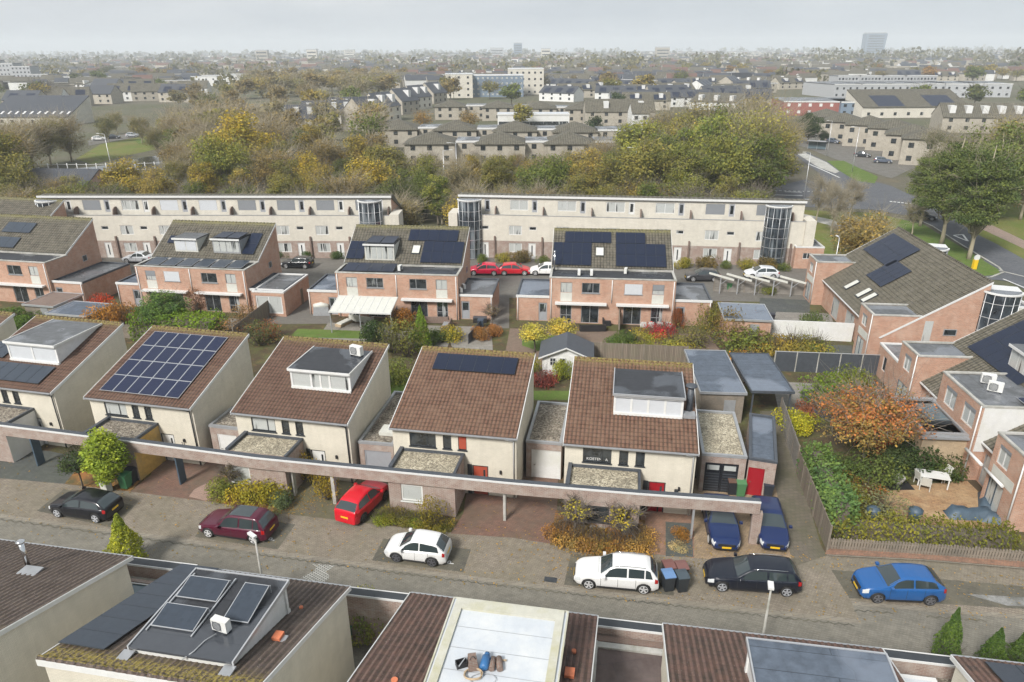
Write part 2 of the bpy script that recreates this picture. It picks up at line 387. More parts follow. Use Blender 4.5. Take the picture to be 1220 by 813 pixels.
# ------------------------------------------------------------------ vegetation
def leaf_mesh(name, centers, size, rs, up=.35, jitter=.5, cen=None):
    """centers: (n,3); one small four-cornered leaf clump at each, mostly facing outwards"""
    n = len(centers); centers = np.asarray(centers, float)
    c0 = centers.mean(0) if cen is None else np.asarray(cen)
    out = centers - c0; out /= (np.linalg.norm(out, axis=1, keepdims=True) + 1e-6)
    nr = out * .7 + rs.normal(size=(n, 3)) * .7; nr[:, 2] += up; nr /= np.linalg.norm(nr, axis=1, keepdims=True)
    a = np.cross(nr, rs.normal(size=(n, 3))); a /= np.linalg.norm(a, axis=1, keepdims=True) + 1e-6
    b = np.cross(nr, a)
    s = size * (1 - jitter + 2 * jitter * rs.random((n, 1)))
    a = a * s; b = b * s * (.5 + .5 * rs.random((n, 1)))
    v = np.stack([centers - a - b * .2, centers - a * .1 - b, centers + a + b * .15, centers + a * .2 + b], 1).reshape(-1, 3)
    me = bpy.data.meshes.new(name); me.vertices.add(4 * n); me.vertices.foreach_set('co', v.ravel())
    me.loops.add(4 * n); me.loops.foreach_set('vertex_index', np.arange(4 * n)); me.polygons.add(n)
    me.polygons.foreach_set('loop_start', np.arange(0, 4 * n, 4)); me.polygons.foreach_set('loop_total', np.full(n, 4))
    me.materials.append(M['leaf']); uv = me.uv_layers.new(name='m'); r = np.repeat(rs.random((n, 2)) * 50, 4, 0); uv.data.foreach_set('uv', r.ravel())
    me.update(calc_edges=True); return me

def tree_kind(name, h, r, nleaf, lsize, seed, bare=.0, trunk_h=.3, nclump=26, sq=1.0, clump=.34, twigs=300, lean=0.0, cone=0.0, twr=.012, layered=False):
    """returns (trunk mesh, crown mesh): tapered trunk, limbs to every clump, leaves round the clump centres"""
    rs = np.random.RandomState(seed); B = MB()
    zc = h * (trunk_h + (1 - trunk_h) / 2); rz = h * (1 - trunk_h) / 2 * sq
    cl = []
    while len(cl) < nclump:
        p = rs.normal(size=3); p /= np.linalg.norm(p); rad = (.45 + .5 * rs.random()); p = p * rad
        k = 1 - cone * (p[2] * .5 + .5)
        q = np.array([p[0] * r * k * .82, p[1] * r * k * .82, zc + p[2] * rz * .85])
        if all(np.linalg.norm(q - c) > r * .16 for c in cl) or rs.random() < .05: cl.append(q)
    fork = h * trunk_h * .9
    tr = max(.07, h * .017)
    B.tube([(0, 0, -.1), (rs.normal() * .05, rs.normal() * .05, fork * .5), (0, 0, fork), (rs.normal() * .1 * r, rs.normal() * .1 * r, zc), (0, 0, zc + rz * .75)], [tr * 1.25, tr, tr * .85, tr * .5, tr * .12], 7)
    T = MB()
    for q in cl:
        z0 = min(q[2] - .1, fork + (q[2] - fork) * .25 * rs.random() + rs.random() * .3 * (zc - fork)); z0 = max(z0, fork * .7)
        st = np.array([0, 0, z0]); mid = st * .5 + q * .5 + np.array([0, 0, -.08 * h * rs.random()])
        B.tube([st, mid, q], [tr * .42, tr * .28, tr * .1], 4, caps=False)
        for _ in range(int(twigs / nclump)):
            d = rs.normal(size=3); d[2] = abs(d[2]) * .8 + .1; d /= np.linalg.norm(d); out = q - np.array([0, 0, zc]); out /= np.linalg.norm(out) + .01
            d = d * .8 + out * .6; ln = r * clump * (1.0 + .9 * rs.random()); s0 = q + rs.normal(size=3) * r * clump * .3
            B.tube([s0, s0 + d * ln * .5 + rs.normal(size=3) * .06 * r, s0 + d * ln + rs.normal(size=3) * .08 * r], [twr * 1.6, twr, twr * .4], 3, caps=False)
    tm = B.mesh(name + '_trunk', M['twig'])
    per = nleaf // nclump; pts = []
    for q in cl:
        w = .6 + .8 * rs.random(); k = int(per * w)
        g = rs.normal(size=(k, 3)); g /= np.linalg.norm(g, axis=1, keepdims=True); g *= (rs.random((k, 1)) ** .45) * r * clump * (.8 + .5 * rs.random())
        g[:, 2] *= .38 if layered else .75
        pts.append(q + g)
    pts = np.concatenate(pts)
    return tm, leaf_mesh(name + '_crown', pts, lsize, rs, cen=(0, 0, zc - rz * .3))

def bush_mesh(name, r, h, n, ls, seed, cone=0.0, lumps=5):
    rs = np.random.RandomState(seed); pts = []
    if cone:
        z = rs.random(n) ** .8; a = rs.random(n) * 6.283; rad = r * np.minimum(1, (1 - z) * 1.35 + .03) * (.55 + .5 * rs.random(n) ** .6) * (1 + .16 * np.sin(a * 3 + z * 11) + .1 * np.sin(a * 7 - z * 17))
        rad *= np.minimum(1, .7 + z * 3)
        P_ = np.stack([np.cos(a) * rad, np.sin(a) * rad, z * h], 1)
    else:
        for i in range(lumps):
            c = np.array([rs.normal() * r * .4, rs.normal() * r * .4, h * (.35 + .3 * rs.random())]); k = n // lumps
            g = rs.normal(size=(k, 3)); g /= np.linalg.norm(g, axis=1, keepdims=True); g *= (.55 + .45 * rs.random((k, 1)) ** .5) * np.array([r * .65, r * .65, h * .5])
            pts.append(c + g)
        P_ = np.concatenate(pts); P_[:, 2] = np.abs(P_[:, 2])
    return leaf_mesh(name, P_, ls, rs)
def hedge_mesh(name, Lx, Wy, Hz, dens, ls, seed, rough=.12):
    rs = np.random.RandomState(seed); n = int((Lx * Wy + 2 * Lx * Hz + 2 * Wy * Hz) * dens)
    p = rs.random((n, 3)) * [Lx, Wy, Hz]; f = rs.random(n) * (Lx * Wy + 2 * Lx * Hz + 2 * Wy * Hz)
    top = f < Lx * Wy; sd = (~top) & (f < Lx * Wy + 2 * Lx * Hz); en = ~(top | sd)
    p[top, 2] = Hz; p[sd, 1] = np.where(rs.random(sd.sum()) < .5, 0, Wy); p[en, 0] = np.where(rs.random(en.sum()) < .5, 0, Lx)
    p += rs.normal(size=(n, 3)) * rough; b = np.sin(p[:, 0] * 1.7) * .12 + np.sin(p[:, 0] * 4.1 + 1) * .07; p[:, 2] += b * (p[:, 2] / Hz); p[:, 2] = np.abs(p[:, 2])
    return leaf_mesh(name, p, ls, rs, cen=(Lx / 2, Wy / 2, Hz * .3))

TK = {}
def tk(name, *a, **k): TK[name] = tree_kind(name, *a, **k)
tk('round', 10, 3.9, 11000, .125, 1, trunk_h=.16, nclump=32, clump=.37)
tk('broad', 11, 5.0, 15000, .13, 2, trunk_h=.14, nclump=42, clump=.36)
tk('sparse', 11, 4.2, 9000, .105, 3, trunk_h=.14, twigs=600, nclump=34, twr=.014, clump=.42)
tk('bare', 11, 4.0, 6500, .09, 4, trunk_h=.14, twigs=800, nclump=36, twr=.013, clump=.44)
tk('tall', 13, 3.6, 11000, .125, 5, trunk_h=.12, nclump=36)
tk('scrub', 7, 3.6, 7500, .095, 6, trunk_h=.12, twigs=500, nclump=26, twr=.017)
tk('scrub2', 7, 3.9, 8500, .11, 16, trunk_h=.12, twigs=500, nclump=30)
tk('layer', 13, 5.6, 30000, .125, 7, nclump=56, trunk_h=.24, layered=True, clump=.36)
tk('spire', 13, 3.9, 30000, .088, 31, nclump=64, trunk_h=.16, layered=True, clump=.34, cone=.35, twigs=200)
tk('slim', 8, 2.6, 700, .08, 32, trunk_h=.3, twigs=1100, nclump=24, twr=.011)
tk('far', 10, 4.6, 1100, .40, 8, twigs=120, nclump=18, clump=.42, twr=.03)
tk('farbare', 10, 4.8, 1300, .26, 9, twigs=200, nclump=20, clump=.45, twr=.03)
tk('maple', 5.6, 3.5, 5600, .062, 10, trunk_h=.22, twigs=420, nclump=44, clump=.30, layered=True, twr=.012)
tk('small', 3.4, 1.5, 2600, .07, 11, trunk_h=.4, twigs=160, nclump=22, twr=.008)
tk('cypress', 4.3, 1.35, 11000, .055, 12, trunk_h=.10, twigs=80, nclump=44, cone=.82, clump=.34, twr=.006)
tk('sapling', 3.0, .9, 420, .055, 13, trunk_h=.4, twigs=420, nclump=16, twr=.008)
TKH = dict(spire=13, slim=8, round=10, broad=11, sparse=11, bare=11, tall=13, scrub=7, scrub2=7, layer=13, far=10, farbare=10, maple=5.6, small=3.4, cypress=4.3, sapling=3.0)
BK = {}
BK['ball'] = bush_mesh('ball', 1.0, 1.3, 3200, .05, 21, lumps=8)
BK['loose'] = bush_mesh('loose', 1.2, 1.2, 2200, .055, 22, lumps=11)
BK['twiggy'] = bush_mesh('twiggy', 1.1, 1.5, 1100, .048, 23, lumps=10)
BK['cone'] = bush_mesh('cone', .75, 2.6, 7000, .042, 24, cone=1)
BK['low'] = bush_mesh('low', 1.3, .55, 2100, .05, 25, lumps=13)
twm = MB(); _rs = np.random.RandomState(5)
for _ in range(60):
    d = _rs.normal(size=3); d[2] = abs(d[2]) + .7; d /= np.linalg.norm(d); twm.tube([(0, 0, 0), d * .6 + _rs.normal(size=3) * .05, d * 1.25 + _rs.normal(size=3) * .12], [.02, .012, .004], 3, caps=False)
TWIGS = twm.mesh('twig_bundle', M['twig'])

BARK = (.13, .11, .09)
def tree(kind, p, h, col, label, group=None, cat='tree', bark=BARK, w=1.0, name='tree'):
    s = h / TKH[kind]
    t = thing(name, label, cat, p, random.random() * 6.28, group); t.scale = (s * w, s * w, s)
    a, b = TK[kind]
    mesh_obj('trunk', a, t, bark); mesh_obj('crown', b, t, col)
    if kind == 'maple': c = mesh_obj('crown', b, t, (.27, .19, .07)); c.rotation_euler = (0, 0, 2.1); c.scale = (.97, .97, .97)
    return t
def bush(kind, p, s, col, label, sz=None, group=None, name='shrub', twigs=False, cat='shrub'):
    t = thing(name, label, cat, p, random.random() * 6.28, group); t.scale = (s, s, sz or s)
    mesh_obj('foliage', BK[kind], t, col)
    mesh_obj('stem', TWIGS, t, (.10, .08, .06))
    return t

# ------------------------------------------------------------------ cars
def lerp_tab(tab, x):
    for (a, b), (c, d) in zip(tab, tab[1:]):
        if x <= c: return b + (d - b) * max(0, (x - a)) / (c - a)
    return tab[-1][1]
def smooth_tab(tab, x, w=.06):
    return (lerp_tab(tab, x - w) + lerp_tab(tab, x) * 2 + lerp_tab(tab, x + w)) / 4
def car(label, color, p, heading, kind='hatch', Lc=4.2, Wc=1.78, Hc=1.48, group='parked cars', plate_front=True, roofcol=None, rails=False, dark_roof=False, name='parked_car', rims=(.5, .5, .5), panes='dark', simple=False):
    """local x = towards the nose, origin under the middle of the car"""
    t = thing(name, label, 'car', p, heading, group)
    h2 = Lc / 2; wf = h2 - .82; wr = -h2 + .78; rw = .325
    # side outlines (x from tail -1 to nose +1)
    if kind == 'hatch': top = [(-1, .62), (-.985, .92), (-.95, 1.02), (-.74, 1.33), (-.62, Hc - .08), (-.30, Hc - .015), (-.02, Hc), (.12, Hc - .08), (.48, .98), (.58, .93), (.86, .79), (.965, .64), (1, .46)]
    elif kind == 'wagon': top = [(-1, .60), (-.985, .92), (-.95, 1.05), (-.83, 1.38), (-.72, Hc - .03), (-.3, Hc), (.0, Hc - .03), (.12, Hc - .12), (.38, .99), (.48, .95), (.84, .82), (.96, .68), (1, .46)]
    elif kind == 'sedan': top = [(-1, .60), (-.985, .90), (-.93, 1.0), (-.70, 1.04), (-.44, Hc - .08), (-.2, Hc), (.02, Hc - .03), (.12, Hc - .12), (.38, .98), (.48, .94), (.84, .80), (.96, .66), (1, .46)]
    else: top = [(-1, .66), (-.985, 1.0), (-.94, 1.12), (-.76, 1.36), (-.64, Hc - .07), (-.3, Hc), (.0, Hc - .01), (.13, Hc - .10), (.43, 1.08), (.54, 1.02), (.86, .90), (.965, .74), (1, .5)]
    belt = [(-1, .86), (-.9, .93), (-.5, .93), (.3, .86), (.5, .84), (.9, .70), (1, .5)] if kind != 'suv' else [(-1, .98), (-.9, 1.04), (-.5, 1.02), (.3, .95), (.5, .95), (.9, .82), (1, .55)]
    wid = [(-1, .80), (-.95, .90), (-.8, .97), (-.4, 1), (.4, 1), (.75, .96), (.92, .84), (1, .66)]
    def T(x): return smooth_tab(top, x, .02)
    def Bt(x): return min(smooth_tab(belt, x), T(x) - .02)
    def W(x): return smooth_tab(wid, x, .03) * Wc / 2
    def zb(x):
        X = x * h2; z = .20 if abs(x) < .93 else .26
        for c in (wf, wr):
            d = abs(X - c); R_ = rw + .06
            if d < R_: z = max(z, .31 + math.sqrt(R_ * R_ - d * d))
        return z
    def S(x, s):
        """s in 0..1 from sill to roof centre on the right side (y<0)"""
        w = W(x); b = Bt(x); tp = T(x); z0 = zb(x)
        cab = max(0, min(1, (tp - b - .06) / .3)); wr_ = w * (1 - .20 * cab * (tp - b) / .5)
        key = [(0, .92 * w, z0), (.12, w * .985, max(z0, .34)), (.28, w, max(z0 + .01, b * .68)), (.42, w * .975, max(z0 + .02, b)), (.47, w * .945 * (1) - 0 * cab, b + .015), (.66, wr_ * .93, tp - (.075 if cab > .3 else .03)), (.74, wr_ * .84, tp - (.02 if cab > .3 else .012)), (1, 0, tp + .015)]
        for (a, y1, z1), (c, y2, z2) in zip(key, key[1:]):
            if s <= c + 1e-9:
                f = (s - a) / (c - a); return (x * h2, -(y1 + (y2 - y1) * f), z1 + (z2 - z1) * f)
    xs = sorted(set([-1, -.985, -.96, -.9, 1, .985, .96, .92] + [i / 22 for i in range(-19, 20)] + [(c + rw_ * math.cos(a)) / h2 for c in (wf, wr) for rw_ in (rw + .06,) for a in [k * math.pi / 8 for k in range(9)]]))
    ss = [0, .06, .12, .2, .28, .36, .42, .47, .53, .6, .66, .70, .74, .82, .91, 1]
    B = MB()
    Pr = [[S(x, s) for s in ss] + [(S(x, s)[0], -S(x, s)[1], S(x, s)[2]) for s in reversed(ss[:-1])] for x in xs]
    B.grid(Pr); k = len(Pr[0])
    B.face(Pr[0]); B.face(list(reversed(Pr[-1])))
    body = B.build('body', M['carp'], t, color)
    U = MB(); U.box(-h2 + .16, h2 - .16, -Wc / 2 + .22, Wc / 2 - .22, .16, .55); U.build('underbody', M['black'], t)
    def patch(x0, x1, s0, s1, off, nx=8, ns=4, side=-1, shrink0=0, shrink1=0):
        out = []
        for i in range(nx + 1):
            x = x0 + (x1 - x0) * i / nx; row = []
            for j in range(ns + 1):
                s = s0 + (s1 - s0) * j / ns
                if s0 < .5 and s1 < .7:   # side window: slant the ends
                    f = (s - s0) / (s1 - s0); xx = x + (shrink0 * f * (1 - i / nx) - shrink1 * f * (i / nx))
                else: xx = x
                q = Vector(S(xx, s)); e = .004
                dx = Vector(S(xx + e, s)) - Vector(S(xx - e, s)); ds = Vector(S(xx, min(1, s + e))) - Vector(S(xx, s - e)); n = dx.cross(ds)
                n = n.normalized() if n.length > 1e-9 else Vector((0, 0, 1))
                if n.z < 0 and abs(n.z) > abs(n.y): n = -n
                if abs(n.y) >= abs(n.z) and n.y > 0: n = -n
                q += n * off; row.append((q.x, q.y * (1 if side == -1 else -1), q.z))
            out.append(row)
        return out
    # side windows
    cab0 = next(x for x in [i / 100 for i in range(-96, 0)] if T(x) - Bt(x) > .26); cab1 = next(x for x in [i / 100 for i in range(90, -10, -1)] if T(x) - Bt(x) > .14)
    a0, a1 = cab0 + .03, cab1 - .04; mid = a0 + (a1 - a0) * .50
    spans = [(mid + .02, a1, 0, .17), (a0 + (.0 if kind != 'wagon' else .22), mid - .02, .06 if kind != 'wagon' else .0, 0)]
    if kind == 'wagon': spans.append((a0 + .02, a0 + .19, .06, 0))
    for sd in (-1, 1):
        for (x0, x1, sh0, sh1) in spans:
            w_ = MB(); g = patch(x0, x1, .485, .65, .012, 8, 3, sd, sh0, sh1); w_.grid(g); w_.build('side_window', M['gblue'], t)
    # windscreen and rear window run across the car
    def across(x0, x1, name, mat, lo=.735, off=.012, n=5):
        rows = []
        for i in range(n + 1):
            x = x0 + (x1 - x0) * i / n
            r_ = []
            for j in range(9):
                q = j / 8 * 2 - 1; s = 1 - abs(q) * (1 - lo); P3 = Vector(S(x, s)); y = abs(P3.y) * (1 if q > 0 else -1)
                r_.append(P3.xz.to_3d() if False else (P3.x, y, P3.z + off))
            rows.append(r_)
        q = MB(); q.grid(rows); return q.build(name, mat, t)
    r1 = {'hatch': .12, 'wagon': .10, 'sedan': .10, 'suv': .12}[kind]; r2 = {'hatch': .47, 'wagon': .37, 'sedan': .37, 'suv': .43}[kind]
    across(r1, r2, 'windscreen', M['gblue'], .70)
    q0, q1 = {'hatch': (-.945, -.70), 'wagon': (-.95, -.80), 'sedan': (-.70, -.45), 'suv': (-.945, -.72)}[kind]
    across(q0, q1, 'rear_window', M['gblue'], .71)
    if dark_roof: across(-.55, .06, 'glass_roof', M['gblue'], .76, .008, 8)
    if rails:
        for sd in (-1, 1):
            rl = MB(); rl.tube([(x * h2, sd * (abs(S(x, .70)[1])), S(x, .70)[2] + .05) for x in (-.68, -.4, -.1, .04)], .018, 5); rl.build('roof_rail', M['chrome'], t)
    # wheels
    for X in (wf, wr):
        for sd in (-1, 1):
            wb = MB(); y0 = sd * (Wc / 2 - .20); y1 = sd * (Wc / 2 - .005)
            wb.tube([(X, y0, rw), (X, y0 + sd * .02, rw), (X, y1 - sd * .03, rw), (X, y1, rw)], [rw * .9, rw, rw, rw * .92], 20)
            wh = wb.build('wheel', M['rubber'], t)
            rb = MB(); yr = y1 + sd * .006; rr = rw * .70
            rb.tube([(X, y1 - sd * .02, rw), (X, y1 + sd * .004, rw)], [rr * .42, rr * .36], 10)
            for k_ in range(5):
                a = k_ * 2 * math.pi / 5 + .3; rb.bar((X, yr, rw), (X + math.cos(a) * rr * .95, yr, rw + math.sin(a) * rr * .95), .075, .02, up=(0, 1, 0))
            ring = [(X + math.cos(k_ * math.pi / 10) * rr, yr, rw + math.sin(k_ * math.pi / 10) * rr) for k_ in range(21)]
            rb.tube(ring, .018, 4, caps=False)
            rb.build('rim', M['tint'], wh, rims)
    # lamps, plates, mirrors
    for sd in (-1, 1):
        hl = MB(); x = .93
        yy = W(x) * .72; zz = lerp_tab(belt, .9) - .06
        hl.grid(patch(.845, .965, .30, .46, .014, 6, 3, sd)); hl.build('headlight', M['lampclear'], t)
        tl = MB(); tl.grid(patch(-.975, -.90, .33, .52 if kind in ('hatch', 'suv', 'wagon') else .42, .014, 4, 3, sd)); tl.build('tail_light', M['lampred'], t)
        mr = MB(); xm = {'hatch': .40, 'wagon': .30, 'sedan': .30, 'suv': .36}[kind] * h2; ym = W(.35)
        mr.box(xm - .10, xm + .06, sd * (ym + .02), sd * (ym + .20), .93 + (.08 if kind == 'suv' else 0), 1.06 + (.08 if kind == 'suv' else 0))
        mr.build('mirror', M['carp'], t, color)
    gl = MB(); gl.box(h2 - .06, h2 + .012, -Wc * .26, Wc * .26, .46 if kind != 'suv' else .5, .60 if kind != 'suv' else .68); gl.build('grille', M['black'], t)
    bl = MB(); bl.box(h2 - .1, h2 + .02, -Wc * .34, Wc * .34, .24, .33); bl.build('bumper_intake', M['black'], t)
    pf = MB(); pf.box(h2 + .012, h2 + .032, -.26, .26, .36, .47); pf.build('number_plate', M['plate'], t)
    pr = MB(); pr.box(-h2 - .02, -h2 + .03, -.26, .26, .60, .71); pr.build('number_plate', M['plate'], t)
    for sd in (-1, 1):
        sl = MB(); sl.box(wr + .42, wf - .42, sd * (Wc / 2 * .93), sd * (Wc / 2 * .99 + .006), .22, .30); sl.build('sill_trim', M['black'], t)
        for xx in (.12, -.22):
            hd = MB(); yy = abs(S(xx, .38)[1]); hd.box(xx * h2 - .08, xx * h2 + .08, sd * (yy - .01), sd * (yy + .03), S(xx, .39)[2] - .015, S(xx, .39)[2] + .015); hd.build('door_handle', M['carp'], t, color)
    for sd in (-1, 1):
        bt = MB(); yb = abs(S(-.2, .44)[1]) + .004
        bt.grid(patch(cab0 + .04, cab1 - .06, .455, .468, .013, 10, 1, sd)); bt.build('window_trim', M['chrome'] if rails else M['black'], t)
        for X in (wf, wr):
            ar = MB(); ar.tube([(X + math.cos(k_ * math.pi / 10) * (rw + .055), sd * (W(X / h2) * .985 - .01), .31 + math.sin(k_ * math.pi / 10) * (rw + .055)) for k_ in range(11)], .028, 5, caps=False); ar.build('arch_trim', M['black'], t)
    bg = MB(); bg.grid([[(q_[0], y_, q_[2] + .006) for q_ in (S(x_, 1 - abs(y_) / (Wc * .5) * .3),)] [0:1] + [(S(x_ + .006, 1)[0], y_, S(x_ + .006, 1 - abs(y_) / (Wc * .5) * .3)[2] + .006)] for x_ in (r2 + .045,) for y_ in (-.6, -.3, 0, .3, .6)]); bg.build('bonnet_gap', M['black'], t)
    # shut lines of the doors and bonnet: thin dark grooves
    for sd in (-1, 1):
        for xx in (.36, -.04, -.46):
            g = MB(); g.grid(patch(xx - .004, xx + .004, .10, .44, .004, 1, 8, sd)); g.build('door_gap', M['black'], t)
    return t
_car_cache = {}
def far_car(kind, color, p, heading, label, group='distant parked cars'):
    key = kind
    if key not in _car_cache:
        o = car(label, color, p, heading, kind, group=group); _car_cache[key] = o; return o
    o = copy_tree(_car_cache[key]); o.location = p; o.rotation_euler = (0, 0, heading); o['label'] = label; o['group'] = group
    for c in CH[o.name]:
        if c.name.split('.')[0] in ('body', 'mirror', 'door_handle'): c.color = (*color, 1)
    return o
CH2 = CH

# ------------------------------------------------------------------ street and garden furniture
def street_lamp(p, h, heading, label, group='street lamps', arm=1.0, head=(.6, .18, .1)):
    t = thing('street_lamp', label, 'street lamp', p, heading, group)
    MB().tube([(0, 0, 0), (0, 0, h * .3), (0, 0, h)], [.09, .07, .045], 8).build('pole', M['conc'] if h < 5 else M['alu'], t)
    if arm: MB().tube([(0, 0, h - .05), (arm * .5, 0, h + .08), (arm, 0, h + .12)], [.04, .035, .03], 6).build('arm', M['alu'], t)
    a = MB(); a.box(arm - .05, arm + head[0], -head[1] / 2, head[1] / 2, h + .07, h + .07 + head[2]); lh = a.build('lamp_head', M['trimw'], t)
    return t
def wheelie_bin(p, rz, lid, label, group='wheelie bins', body=(.03, .035, .04)):
    t = thing('wheelie_bin', label, 'bin', p, rz, group)
    b = MB(); 
    lo = [(-.24, -.26), (.24, -.26), (.24, .26), (-.24, .26)]; hi = [(-.29, -.33), (.29, -.33), (.29, .37), (-.29, .37)]
    for i in range(4):
        j = (i + 1) % 4; b.face([(*lo[i], .06), (*lo[j], .06), (*hi[j], .98), (*hi[i], .98)])
    b.face([(*q, .06) for q in reversed(lo)]); b.box(-.31, .31, -.35, .39, .94, 1.0)
    b.build('body', M['tint'], t, body)
    l = MB(); l.prism([(-.31, -.36, 1.0), (-.31, .40, 1.0), (-.31, .40, 1.06), (-.31, .1, 1.10), (-.31, -.36, 1.05)], (.62, 0, 0)); l.build('lid', M['tint'], t, lid)
    MB().tube([(-.24, .44, .98), (.24, .44, .98)], .02, 5).build('handle', M['black'], t)
    for s in (-1, 1): MB().tube([(s * .22, .28, .1), (s * .28, .28, .1)], .1, 10).build('wheel', M['rubber'], t)
    return t
def lounge_chair(p, rz, label, group, col='white'):
    t = thing('garden_chair', label, 'chair', p, rz, group); m = M[col]
    s = MB(); s.box(-.27, .27, -.25, .25, .38, .43)
    s.build('seat', m, t); b = MB(); b.prism([(-.27, .22, .42), (-.27, .27, .42), (-.27, .45, 1.08), (-.27, .40, 1.08)], (.54, 0, 0)); b.build('backrest', m, t)
    for sx in (-1, 1):
        a = MB(); a.box(sx * .27, sx * .33, -.27, .30, .62, .66); a.build('armrest', m, t)
        for y in (-.25, .25): MB().bar((sx * .29, y, 0), (sx * .29, y * .95, .64 if y < 0 else .66), .04, .05).build('leg', m, t)
    return t
def garden_table(p, rz, lx, ly, h, label, col='white', name='garden_table'):
    t = thing(name, label, 'table', p, rz)
    b = MB(); nb = 6
    for i in range(nb): b.box(-lx / 2, lx / 2, -ly / 2 + i * ly / nb + .01, -ly / 2 + (i + 1) * ly / nb - .01, h - .04, h)
    b.box(-lx / 2 + .06, lx / 2 - .06, -ly / 2 + .06, ly / 2 - .06, h - .075, h - .045)
    b.build('table_top', M[col], t)
    for sx in (-1, 1):
        for sy in (-1, 1): MB().bar((sx * (lx / 2 - .08), sy * (ly / 2 - .08), 0), (sx * (lx / 2 - .08), sy * (ly / 2 - .08), h - .06), .07).build('leg', M[col], t)
    return t
def sofa(p, rz, w, label, col='anth', back=True, cat='sofa', cush='greytrim'):
    t = thing('garden_sofa', label, cat, p, rz)
    b = MB(); b.box(-w / 2, w / 2, -.4, .4, .05, .3); b.build('base', M[col], t)
    if back:
        MB().box(-w / 2, w / 2, .3, .42, .3, .75).build('backrest', M[col], t)
        for s in (-1, 1): MB().box(s * w / 2, s * (w / 2 - .13), -.4, .3, .3, .58).build('armrest', M[col], t)
    n = max(1, int(w / .75))
    for i in range(n):
        x0 = -w / 2 + .14 + i * (w - .28) / n; c = MB(); c.box(x0 + .01, x0 + (w - .28) / n - .01, -.39, .28, .3, .42); c.build('cushion', M[cush], t)
    return t
def fence(pts, h, label, mat='fence', group='garden fences', z0=0.0, thick=.04, posts=True, cap=None, name='garden_fence', gap=1.85, pickets=False):
    t = thing(name, label, 'fence', tuple(pts[0][:2]) + (0,), 0, group); o = Vector(pts[0][:2]).to_3d()
    Q = [Vector(p[:2]).to_3d() - o for p in pts]; b = MB(); c = MB(); rnd = random.Random(len(label))
    for a, e in zip(Q, Q[1:]):
        d = (e - a); ln = d.length; d.normalize(); n = Vector((-d.y, d.x, 0)) * thick / 2
        if pickets:
            k = int(ln / .16)
            for i in range(k):
                q = a + d * (i * ln / k); hh = h * (1 + rnd.uniform(-.06, .06)); b.prism([q - n + Vector((0, 0, z0)), q + d * .12 - n + Vector((0, 0, z0)), q + d * .12 - n + Vector((0, 0, hh - .04)), q + d * .06 - n + Vector((0, 0, hh)), q - n + Vector((0, 0, hh - .04))], n * 2)
            for zz in (.3 * h, .75 * h): b.bar(a + Vector((0, 0, zz)), e + Vector((0, 0, zz)), .03, .06)
        else: b.prism([a - n + Vector((0, 0, z0)), a + n + Vector((0, 0, z0)), e + n + Vector((0, 0, z0)), e - n + Vector((0, 0, z0))], (0, 0, h - z0))
        if cap: c.bar(a + Vector((0, 0, h + .02)), e + Vector((0, 0, h + .02)), thick + .06, .04)
        if posts:
            k = max(1, round(ln / gap))
            for i in range(k + 1):
                q = a + d * (ln * i / k); MB().box(q.x - .045, q.x + .045, q.y - .045, q.y + .045, 0, h + .06).build('post', M['conc'] if mat == 'anth' else M['wood'], t)
    b.build('panel', M[mat], t)
    if cap: c.build('capping', M[cap], t)
    return t
def shed(p, rz, w, d, h0, h1, label, wall='wood', roof='bit', flat=True, name='garden_shed', open_front=False, trim='alu', windows=False, cat='shed', over=.12):
    """origin at the near left corner; flat or saddle roof"""
    t = thing(name, label, cat, p, rz)
    if open_front:
        for x in (.08, w - .08):
            for y in (.08, d - .08): MB().box(x - .06, x + .06, y - .06, y + .06, 0, h0).build('post', M[trim], t)
        MB().box(0.02, w - .02, d - .06, d, 0, h0).build('wall', M[wall], t)
    else:
        wb = MB()
        if flat: wb.box(0, w, 0, d, 0, h0)
        else: wb.prism([(0, 0, 0), (w, 0, 0), (w, 0, h0), (w / 2, 0, h1 - .05), (0, 0, h0)], (0, d, 0))
        wb.build('wall', M[wall], t)
        dr = MB(); dr.box(w * .55, w * .55 + .85, -.04, .0, .02, 1.95); dd = dr.build('door', M['trimw' if windows else 'greytrim'], t)
        if windows:
            for x in (w * .16, w * .36):
                fr = MB(); fr.box(x - .02, x + .52, -.05, -.002, 1.0, 1.75); f_ = fr.build('window', M['trimw'], t)
                for i in range(2):
                    for j in range(2): MB().box(x + .03 + i * .24, x + .23 + i * .24, -.06, -.045, 1.06 + j * .33, 1.35 + j * .33).build('pane', M['gdark'], f_)
    if flat:
        r = MB(); r.box(-over, w + over, -over, d + over, h0, h0 + .12); r.build('roof', M[roof], t)
        for a in ((-over - .04, w + over + .04, -over - .04, -over + .04), (-over - .04, w + over + .04, d + over - .04, d + over + .04), (-over - .04, -over + .04, -over + .04, d + over - .04), (w + over - .04, w + over + .04, -over + .04, d + over - .04)):
            MB().box(*a, h0 - .02, h0 + .18).build('roof_trim', M[trim], t)
    else:
        r = MB(); e = .35
        for s in (0, 1):
            x0 = -e if s == 0 else w + e; xm = w / 2; zz = h0 - (h1 - h0) * e / (w / 2)
            r.prism([(x0, -.3, zz), (xm, -.3, h1), (xm, -.3, h1 + .08), (x0, -.3, zz + .08)], (0, d + .5, 0))
            MB().prism([(x0, -.34, zz - .04), (xm, -.34, h1 - .02), (xm, -.34, h1 + .1), (x0, -.34, zz + .1)], (0, .035, 0)).build('bargeboard', M['trimw'], t)
        r.build('roof', M[roof], t)
    return t
